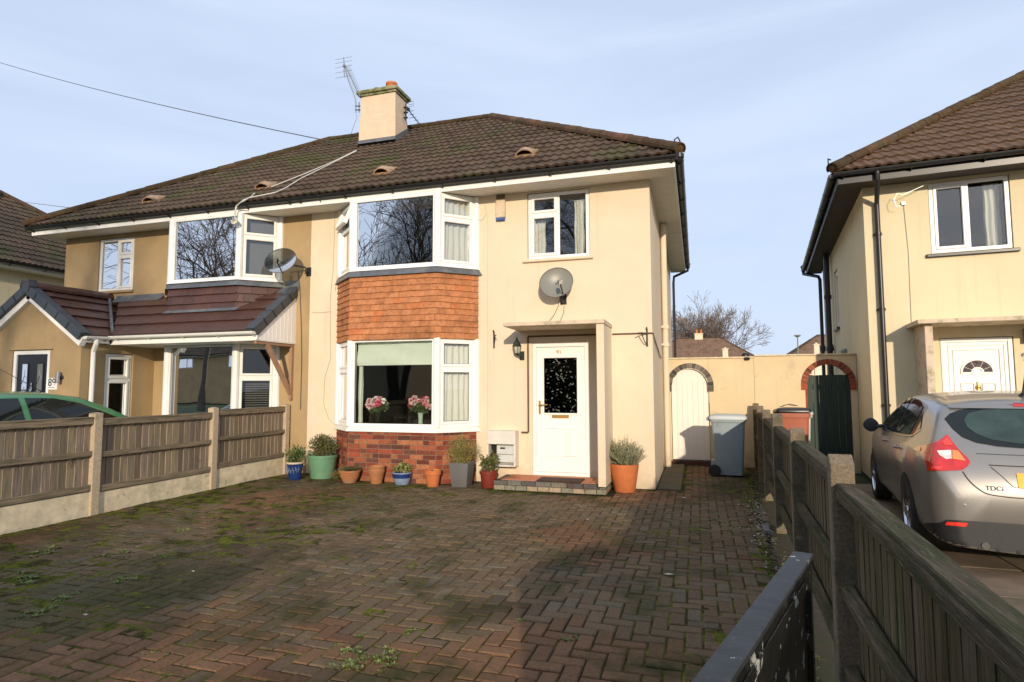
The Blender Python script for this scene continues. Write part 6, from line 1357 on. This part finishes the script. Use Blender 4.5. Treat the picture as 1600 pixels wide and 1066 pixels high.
def car(name, label, o, yaw, Lc, Wh, top, plan, prof, zb, paint, wins, axles, grp=None):
    """local frame: u to the car's right, y from the tail (0) to the nose"""
    d = V(math.sin(yaw), math.cos(yaw), 0); fr = Fr(o, (d.y, -d.x, 0), -d); t = thing(name, tuple(fr.p(0, -Lc/2, 0)), label, 'car', grp); me, bvh = body(fr, Lc, Wh, top, plan, prof, zb)
    b = bpy.data.objects.new('body', me); COL.objects.link(b); me.materials.append(M[paint]); attach(b, t); inv = lambda: None
    for s in (-1, 1):
        tr = lambda y, z, s=s: (fr.p(s*2, -y, z), -fr.u*s)
        for nm, poly in wins: decal('window', bvh, poly, tr, .07, .006, 'car_glass', t)
        for y in axles: decal('wheel_arch', bvh, [(y+.355*math.cos(k/20*math.tau), max(.27, .33+.36*math.sin(k/20*math.tau))) for k in range(20)], tr, .07, .004, 'seam', t); wheel(t, fr, s*(Wh-.0), y, s=s)
    return t, fr, bvh, b
prof = [(.16, .90), (.24, .955), (.4, .985), (.62, 1.0), (.80, .99), (.93, .955), (1.02, .90), (1.15, .835), (1.3, .755), (1.40, .69), (1.48, .64)]
top1 = [(0, .60), (.02, .74), (.06, .84), (.10, .93), (.16, 1.02), (.24, 1.12), (.36, 1.26), (.46, 1.36), (.52, 1.395), (.62, 1.415), (1.0, 1.455), (1.6, 1.475), (2.1, 1.46), (2.45, 1.40), (2.9, 1.21), (3.25, 1.04), (3.6, .97), (4.0, .86), (4.2, .76), (4.32, .62), (4.36, .48)]
plan1 = [(0, .72), (.015, .79), (.05, .855), (.12, .915), (.25, .96), (.5, .985), (.9, 1), (3.4, 1), (3.8, .97), (4.1, .87), (4.28, .74), (4.36, .58)]
zb1 = [(0, .19), (.1, .17), (.4, .20), (3.9, .2), (4.36, .26)]
wins1 = [('q', [(.78, 1.125), (.90, 1.20), (1.06, 1.285), (1.05, 1.04), (.92, 1.06)]), ('r', [(1.10, 1.035), (1.11, 1.305), (1.45, 1.365), (1.88, 1.385), (1.93, 1.0)]), ('f', [(1.99, .995), (1.95, 1.385), (2.25, 1.375), (2.55, 1.30), (2.98, 1.08), (3.10, .99)])]
CY = R(8.0); Co = V(2.68, 5.74, 0)
ct, cf, cb, cbody = car('parked_car', 'silver gold five door hatchback with red wrap round tail lamps parked behind the right fence', Co, CY, 4.36, .91, top1, plan1, prof, zb1, 'silver', wins1, (.86, 3.50))
# things drawn on its tail: rays from behind and to the left meet the real body surface
def px_ray(x, y): return (CP, ray(x, y).normalized())
def both(name, poly, mt, sp_=3.2, off=.006, mirror=True, par=None):
    o1 = decal(name, cb, poly, px_ray, sp_, off, mt, par or ct)
    if mirror:                                       # the same panel on the far side
        me = o1.data.copy()
        for v in me.vertices:
            l = v.co-cf.o; u, n_, z = l.dot(cf.u), l.dot(cf.n), l.z; v.co = cf.p(-u, n_, z)
        me.flip_normals(); o2 = bpy.data.objects.new(name, me); COL.objects.link(o2); attach(o2, par or ct)
        return o1, o2
    return o1, None
tl, tr_ = both('tail_lamp', [(1428, 702), (1437, 697), (1452, 695), (1466, 690), (1473, 685), (1480, 679), (1487, 689), (1499, 704), (1512, 716), (1516, 722), (1512, 729), (1503, 735), (1480, 736), (1450, 736), (1447, 722), (1443, 712), (1437, 706)], 'lamp_red')
both('clear_lens', [(1464, 705), (1486, 704), (1487, 717), (1478, 718), (1468, 712)], 'lamp_clear', 3, .010, False, tl); both('amber_lens', [(1487.5, 704), (1497, 705), (1509, 721), (1488, 717.5)], 'lamp_amber', 3, .010, False, tl)
both('lens_strip', [(1432, 701), (1440, 699), (1440, 705), (1436, 705)], 'lamp_red2', 3, .010, False, tl); both('lens_strip', [(1456, 729), (1472, 729), (1472, 734), (1456, 734)], 'lamp_red2', 3, .010, False, tl); both('lens_strip', [(1472, 692), (1480, 684), (1489, 696), (1478, 697)], 'lamp_red2', 3, .010, False, tl)
rearR = lambda x, z: (cf.p(x, 1.5, z), -cf.n)
both('rear_window', [(1476, 655), (1484, 647), (1500, 641), (1530, 636.5), (1580, 633), (1646, 631), (1652, 703), (1600, 701), (1560, 698), (1525, 692), (1503, 683), (1488, 670)], 'car_glass', 4)
M['car_glass_in'] = mat('green_tinted_car_glass', (.035, .06, .052), .05, var=.5, vs=3)
both('rear_glass', [(1506, 657), (1513, 647), (1535, 641.5), (1580, 638.5), (1646, 637), (1651, 697), (1590, 694), (1550, 688), (1526, 679), (1511, 668)], 'car_glass_in', 4, .009)
sh = [(.0, 1.35), (.45, 1.335), (.60, 1.30), (.66, 1.22), (.69, 1.20)]
decal('spoiler_lip', cb, [(-.60, 1.345), (.60, 1.345), (.60, 1.315), (-.60, 1.315)], rearR, .06, .016, 'silver', ct)
decal('brake_lamp', cb, [(-.15, 1.352), (.15, 1.352), (.15, 1.330), (-.15, 1.330)], rearR, .05, .020, 'lamp_red', ct)
mbp = decal('number_plate', cb, [(-.26, .71), (.26, .71), (.26, .82), (-.26, .82)], rearR, .06, .008, 'plate', ct)
both('rear_valance', [(1446, 817), (1470, 817), (1480, 812), (1515, 814), (1600, 820), (1664, 823), (1664, 876), (1600, 874), (1536, 868), (1475, 855), (1446, 838)], 'trim', 4)
both('reflector', [(1480, 815), (1512, 817), (1509, 823), (1478, 820)], 'lamp_red2', 3, .012)
def line(name, pts, w_, to_ray, mt, off=.005, sp_=.05):
    L, Rr = [], []
    for i, p in enumerate(pts):
        a, b = Vector(pts[max(i-1, 0)]), Vector(pts[min(i+1, len(pts)-1)]); t = (b-a).normalized(); n_ = Vector((-t.y, t.x))*w_/2; L.append(tuple(Vector(p)+n_)); Rr.append(tuple(Vector(p)-n_))
    decal(name, cb, L+Rr[::-1], to_ray, sp_, off, mt, ct)
def cv(pts, n=6):
    out_ = []
    for i in range(len(pts)-1):
        p0, p1, p2, p3 = [Vector(pts[min(max(i+k, 0), len(pts)-1)]) for k in (-1, 0, 1, 2)]
        for j in range(n):
            t = j/n; out_.append(tuple(.5*((2*p1)+(p2-p0)*t+(2*p0-5*p1+4*p2-p3)*t*t+(3*p1-p0-3*p2+p3)*t**3)))
    return out_+[tuple(pts[-1])]
for s in (-1, 1):
    sr = lambda y, z, s=s: (cf.p(s*2, -y, z), -cf.u*s)
    line('door_gap', cv([(1.17, 1.02), (1.20, .90), (1.32, .66), (1.36, .46), (1.36, .30)]), .009, sr, 'seam'); line('door_gap', cv([(2.0, .99), (2.03, .8), (2.03, .3)]), .009, sr, 'seam'); line('door_gap', cv([(3.12, .96), (3.16, .7), (3.14, .3)]), .009, sr, 'seam')
    line('window_trim', cv([(.76, 1.11), (.92, 1.045), (1.1, 1.02), (1.9, .985), (3.1, .975)]), .014, sr, 'chrome', .008)
    for y in (1.32, 2.22): mb = MB(); c_ = cb.ray_cast(cf.p(s*2, -y, .885), -cf.u*s)[0]; mb.tube([c_+cf.u*s*(-.005), c_+cf.u*s*.03-cf.n*.04, c_+cf.u*s*.032-cf.n*.14, c_-cf.n*.19], [.012, .014, .014, .012], 8); mb.build('door_handle', M['silver'], ct, smooth=60)
    mb = MB(); c_ = cf.p(s*.86, -2.92, 1.02); fm_ = Fr(c_, cf.u*s, cf.n)
    mb.lathe(c_+cf.u*s*.10-cf.n*.07, [(.001, -.075), (.045, -.065), (.075, -.03), (.085, .01), (.083, .04), (.07, .045)], 20, axis=cf.n, sq=.25); mb.tube([c_-cf.u*s*.06, c_+cf.u*s*.05-cf.n*.03+V(0, 0, -.02)], .022, 8); mm = mb.build('door_mirror', M['silver' if s > 0 else 'trim'], ct, smooth=50)
hb_ = cb.ray_cast(CP, ray(1554, 764).normalized()); hn = hb_[1] if hb_[1].dot(ray(1554, 764)) < 0 else -hb_[1]; hu = V(0, 0, 1).cross(hn).normalized()
text('badge', 'TDCi', .052, Fr(hb_[0], hu, hn, hn.cross(hu)), 0, .004, 0, 'trim', ct, .0, .002)
mb = MB(); c_ = cf.p(0, -.75, 1.425); mb.tube([c_, c_+cf.n*.03+V(0, 0, .03)], [.03, .012], 10); mb.tube([c_+cf.n*.02+V(0, 0, .02), c_+cf.n*.10+V(0, 0, .17), c_+cf.n*.17+V(0, 0, .33)], [.009, .006, .003], 6); mb.build('roof_aerial', M['trim'], ct)
for nm, pts, w_, mt_ in (('tailgate_gap', [(1504, 737), (1515, 752), (1530, 765), (1545, 772.5), (1570, 776.5), (1600, 779), (1655, 781)], 1.5, 'seam'), ('tailgate_crease', [(1545, 727), (1575, 728.5), (1600, 729.5), (1650, 730)], 1.3, 'seam'), ('tailgate_crease', [(1525, 709), (1570, 711), (1600, 712), (1650, 713)], .7, 'trim'), ('tailgate_crease', [(1548, 730), (1566, 745), (1578, 756), (1592, 763), (1652, 766)], .8, 'trim')):
    c_ = cv(pts); L_, R_ = [], []
    for i, q_ in enumerate(c_):
        t_ = (Vector(c_[min(i+1, len(c_)-1)])-Vector(c_[max(i-1, 0)])).normalized(); n2_ = Vector((-t_.y, t_.x))*w_/2; L_.append(tuple(Vector(q_)+n2_)); R_.append(tuple(Vector(q_)-n2_))
    both(nm, L_+R_[::-1], mt_, 6, .005)
# parking sensor dots and the exhaust
for s in (-1, 1): mb = MB(); h = cb.ray_cast(cf.p(s*.62, 1.5, .55), -cf.n); mb.lathe(h[0]-h[1]*.002, [(.014, 0), (.014, .004), (.001, .005)], 12, axis=h[1]); mb.build('parking_sensor', M['silver'], ct)
mb = MB(); mb.tube([cf.p(-.50, .01, .24), cf.p(-.50, -.2, .25)], .028, 12); mb.build('exhaust', M['chrome'], ct)

prof2 = [(.16, .90), (.24, .955), (.4, .985), (.62, 1.0), (.80, .99), (.93, .965), (1.05, .90), (1.2, .83), (1.32, .76), (1.42, .70), (1.50, .62)]
top2 = [(0, .62), (.02, .80), (.07, .98), (.14, 1.14), (.24, 1.32), (.34, 1.41), (.5, 1.45), (1.1, 1.485), (1.7, 1.485), (2.1, 1.43), (2.5, 1.27), (2.85, 1.09), (3.1, .99), (3.45, .92), (3.7, .80), (3.82, .64), (3.86, .48)]
plan2 = [(0, .74), (.015, .80), (.06, .87), (.15, .93), (.3, .97), (.7, 1), (3.0, 1), (3.4, .96), (3.7, .84), (3.82, .70), (3.86, .58)]
wins2 = [('r', [(.42, 1.12), (.52, 1.34), (.8, 1.385), (1.26, 1.395), (1.28, 1.0), (.5, 1.03)]), ('f', [(1.36, 1.0), (1.34, 1.395), (1.7, 1.385), (2.05, 1.31), (2.62, 1.06), (2.68, 1.0)])]
gt, gf, gb_, _ = car('parked_car', 'light green hatchback parked behind the left fence, only its roof and windows showing', V(-9.02, 4.28, 0), 0, 3.86, .84, top2, plan2, prof2, [(0, .3), (.4, .2), (3.4, .2), (3.86, .26)], 'greenpaint', wins2, (.62, 3.1))
fw_ = lambda x, z: (gf.p(x, -8, z), gf.n)
tp = lambda x, y: (gf.p(x, -y, 3), V(0, 0, -1))
decal('windscreen', gb_, [(-.50, 2.12), (.50, 2.12), (.62, 2.86), (-.62, 2.86)], tp, .08, .006, 'car_glass', gt)
mb = MB(); c_ = gf.p(0, -2.0, 1.44); mb.tube([c_, c_+gf.n*.05+V(0, 0, .04)], [.02, .01], 8); mb.tube([c_+V(0, 0, .02), c_+gf.n*.62+V(0, 0, .36)], [.006, .003], 6); mb.build('roof_aerial', M['trim'], gt)

# ================================================================ TREES
def tree(name, label, base, hgt, seed, spread=.55, r0=.22, levels=6, mt='bark', tw='twig', fork=.22, group=None, multi=1, kids=(2, 3), up_=.25, tipr=.006, lenf=.78):
    g = random.Random(seed); t = thing(name, tuple(base), label, 'tree', group); big = MB(); fine = MB(); base = Vector(base)
    def grow(p, d, r_, L, lv):
        q_ = p; pts = [p]; rs = [r_]; n = 3 if lv < 3 else 2; r1 = max(tipr, r_*.68)
        for k in range(n):
            d = (d+V(g.gauss(0, 1), g.gauss(0, 1), g.gauss(0, .6))*.10+V(0, 0, up_*.12)).normalized(); q_ = q_+d*(L/n); pts.append(q_); rs.append(r_+(r1-r_)*(k+1)/n)
        (big if lv < 3 else fine).tube(pts, rs, 8 if lv < 2 else (5 if lv < 4 else 3), cap=False)
        if lv >= levels: return
        for k in range(g.randint(*kids)):
            a = g.uniform(0, 6.283); o1 = d.orthogonal().normalized(); o2 = d.cross(o1); s = spread*g.uniform(.5, 1.25); nd = (d+(o1*math.cos(a)+o2*math.sin(a))*s+V(0, 0, up_*.3)).normalized(); grow(q_, nd, r1*g.uniform(.7, .95), L*lenf*g.uniform(.8, 1.15), lv+1)
        if lv > 0:
            for k in range(2):
                m_ = pts[g.randint(1, len(pts)-1)]; a = g.uniform(0, 6.283); o1 = d.orthogonal().normalized(); o2 = d.cross(o1); nd = (d*.6+(o1*math.cos(a)+o2*math.sin(a))*spread*1.3+V(0, 0, up_*.3)).normalized()
                grow(m_, nd, r1*.55, L*.55, min(levels, lv+2))
    for k in range(multi):
        a = k*6.283/max(1, multi)+g.uniform(-.3, .3); d0 = V(math.cos(a)*.25*(multi > 1), math.sin(a)*.25*(multi > 1), 1).normalized(); grow(base+V(math.cos(a), math.sin(a), 0)*.25*(multi > 1), d0, r0, hgt*fork, 0)
    big.build('trunk', M[mt], t); fine.build('crown', M[tw], t); return t
bt = onY(1106, 552, 96); M['twig_far'] = mat('far_twigs', (.20, .155, .13), .9, var=.2, vs=3)
tree('bare_tree', 'tall bare winter tree with a fine rounded crown beyond the distant roof', (bt.x-.4, 96, -.5), 19.5, 5, spread=.60, r0=.30, levels=6, mt='twig_far', tw='twig_far', fork=.185, multi=9, kids=(2, 3), tipr=.024, lenf=.80, up_=.40)
for i, (x_, lab) in enumerate(((1212, 'low bare tree top showing just above the garden wall beside the street lamp'), (1290, 'bare tree top behind the right distant roof'))):
    q_ = onY(x_, 552, 110); tree('bare_tree', lab, (q_.x, 110, 0), 8.0 if i == 0 else 13, 30+i, levels=6, mt='twig_far', tw='twig_far', multi=3, kids=(2, 2), tipr=.022, fork=.2)
# street trees across the road: they stand mirrored in the windows
for i, (x_, y_, h_, s_) in enumerate(((-12.5, -13.5, 26, 12), (-18.5, -17, 22, 13), (-31, -14, 27, 14), (-6.5, -15, 25, 15), (-26.5, -15, 24, 16), (-38, -14, 25, 17))):
    tree('bare_tree', ['bare street tree across the road mirrored at the right of the upper bay pane', 'smaller bare street tree mirrored low in the upper bay pane', 'spreading bare tree mirrored in the ochre house upper bay', 'bare street tree mirrored in the small upper right window', 'bare street tree mirrored beside the spreading one in the ochre house bay', 'bare street tree mirrored in the small upper left window'][i], (x_, y_, 0), h_, s_, spread=.64, r0=.26, levels=6, fork=.19, up_=.12, tipr=.014, lenf=.80, kids=(2, 3), multi=(1, 3, 1, 1, 2, 1)[i])
# unseen hedge added on the street side to shade the drive's lower left
g = random.Random(9); mb = MB()
hx0, hx1, hy0, hy1, hh = -9.5, -1.15, -4.35, -3.45, 2.0
mb.box(G, hx0+.1, hx1-.12, hy0+.15, hy1-.15, -.05, hh-.12, (.03, .035, .012))
for _ in range(9000):
    f = g.random(); x = g.uniform(hx0, hx1); y = g.uniform(hy0, hy1); z = g.uniform(0, hh)
    if f < .4: y = hy1+g.gauss(0, .05)
    elif f < .6: z = hh+g.gauss(0, .05)
    elif f < .8: y = hy0+g.gauss(0, .05)
    elif f < .9: x = hx1+g.gauss(0, .05)
    d = V(g.gauss(0, 1), g.gauss(0, 1), g.gauss(0, 1)).normalized()*.05; s = d.orthogonal().normalized()*.022; c_ = g.choice(GRN); q_ = g.uniform(.6, 1.2); p = V(x, y, z); mb.add([p-d, p+s, p+d, p-s], [(0, 1, 2, 3)], tuple(v*q_ for v in c_))
tag(mb.build('hedge', M['leaf'], None), 'unseen clipped evergreen hedge added at the street edge to shade the drive', 'hedge')
plain_house('brick_house', 'red roofed house across the road mirrored in the lower panes', Fr((-9, -31, 0), (-1, 0, 0)), 12, 7.5, 'ochre', 'roof', 101, detail=False, winds=[(0, 1.5, 3.5, 3.5, 4.6), (0, 8, 10, 3.5, 4.6), (0, 1.5, 3.5, .9, 2.2), (0, 8, 10, .9, 2.2)])
plain_house('brick_house', 'second house across the road further left', Fr((-25, -31, 0), (-1, 0, 0)), 12, 7.5, 'cream', 'roof2', 105, detail=False, winds=[(0, 1.5, 3.5, 3.5, 4.6), (0, 8, 10, 3.5, 4.6)])
plain_house('brick_house', 'third house across the road at the far left', Fr((-41, -31, 0), (-1, 0, 0)), 12, 7.5, 'ochre', 'roof', 107, detail=False, winds=[(0, 1.5, 3.5, 3.5, 4.6), (0, 8, 10, 3.5, 4.6)])
plain_house('brick_house', 'fourth house across the road beyond the third', Fr((-57, -31, 0), (-1, 0, 0)), 12, 7.5, 'cream', 'roof', 109, detail=False, winds=[(0, 1.5, 3.5, 3.5, 4.6), (0, 8, 10, 3.5, 4.6)])
# street lamp far off
A, B = onY(1246, 525.5, 60), onY(1246, 556, 60); sl_ = thing('street_lamp', (A.x, 60, 0), 'distant street lamp on a thin pole above the garden wall', 'street lamp'); mb = MB(); mb.tube([V(A.x, 60, -.1), V(A.x, 60, 2.5), V(A.x, 60, A.z)], [.10, .07, .05], 8); mb.build('pole', M['dishgrey'], sl_); mb = MB(); mb.lathe((A.x, 60, A.z-.1), [(.08, 0), (.28, .12), (.30, .17), (.2, .22), (.001, .24)], 12); mb.build('lamp_head', M['dishgrey'], sl_)
# litter on the drive
for i, (x_, y_, s_, lab) in enumerate(((1045, 898, .035, 'pale scrap of bark lying on the drive left of the metal gate'), (302, 893, .018, 'small white pebble on the mossy left of the drive'), (134, 961, .02, 'white pebble near the lower left corner of the drive'), (918, 812, .02, 'white twig end on the lit part of the drive'), (1070, 778, .03, 'pale leaf at the edge of the side passage'))):
    p = onZ(x_, y_, .005); mb = MB(); g = random.Random(i); mb.add([p+V(math.cos(a)*s_*g.uniform(.7, 1.3), math.sin(a)*s_*.5, g.uniform(0, .008)) for a in np.linspace(0, 5.5, 7)]+[p+V(0, 0, s_*.35)], [(k, (k+1) % 7, 7) for k in range(7)], (1, 1, 1)); tag(mb.build('litter', mat('litter_%d' % i, (.55, .48, .38), .8), None), lab, 'litter')
# black plastic gutter offcut standing at the fence foot
p = onZ(1203, 838, 0); mb = MB(); mb.box(Fr((p.x-.02, p.y, 0), WY, (1, 0, 0)), -.02, .28, -.03, .03, .02, .06); tag(mb.build('drain_offcut', M['lead'], None, bevel=.005), 'short slate grey gutter offcut lying at the foot of the right fence', 'offcut')
for o in list(bpy.data.objects):
    if o.type == 'MESH' and o.parent is None and 'label' not in o and 'kind' not in o: print('UNTAGGED', o.name)
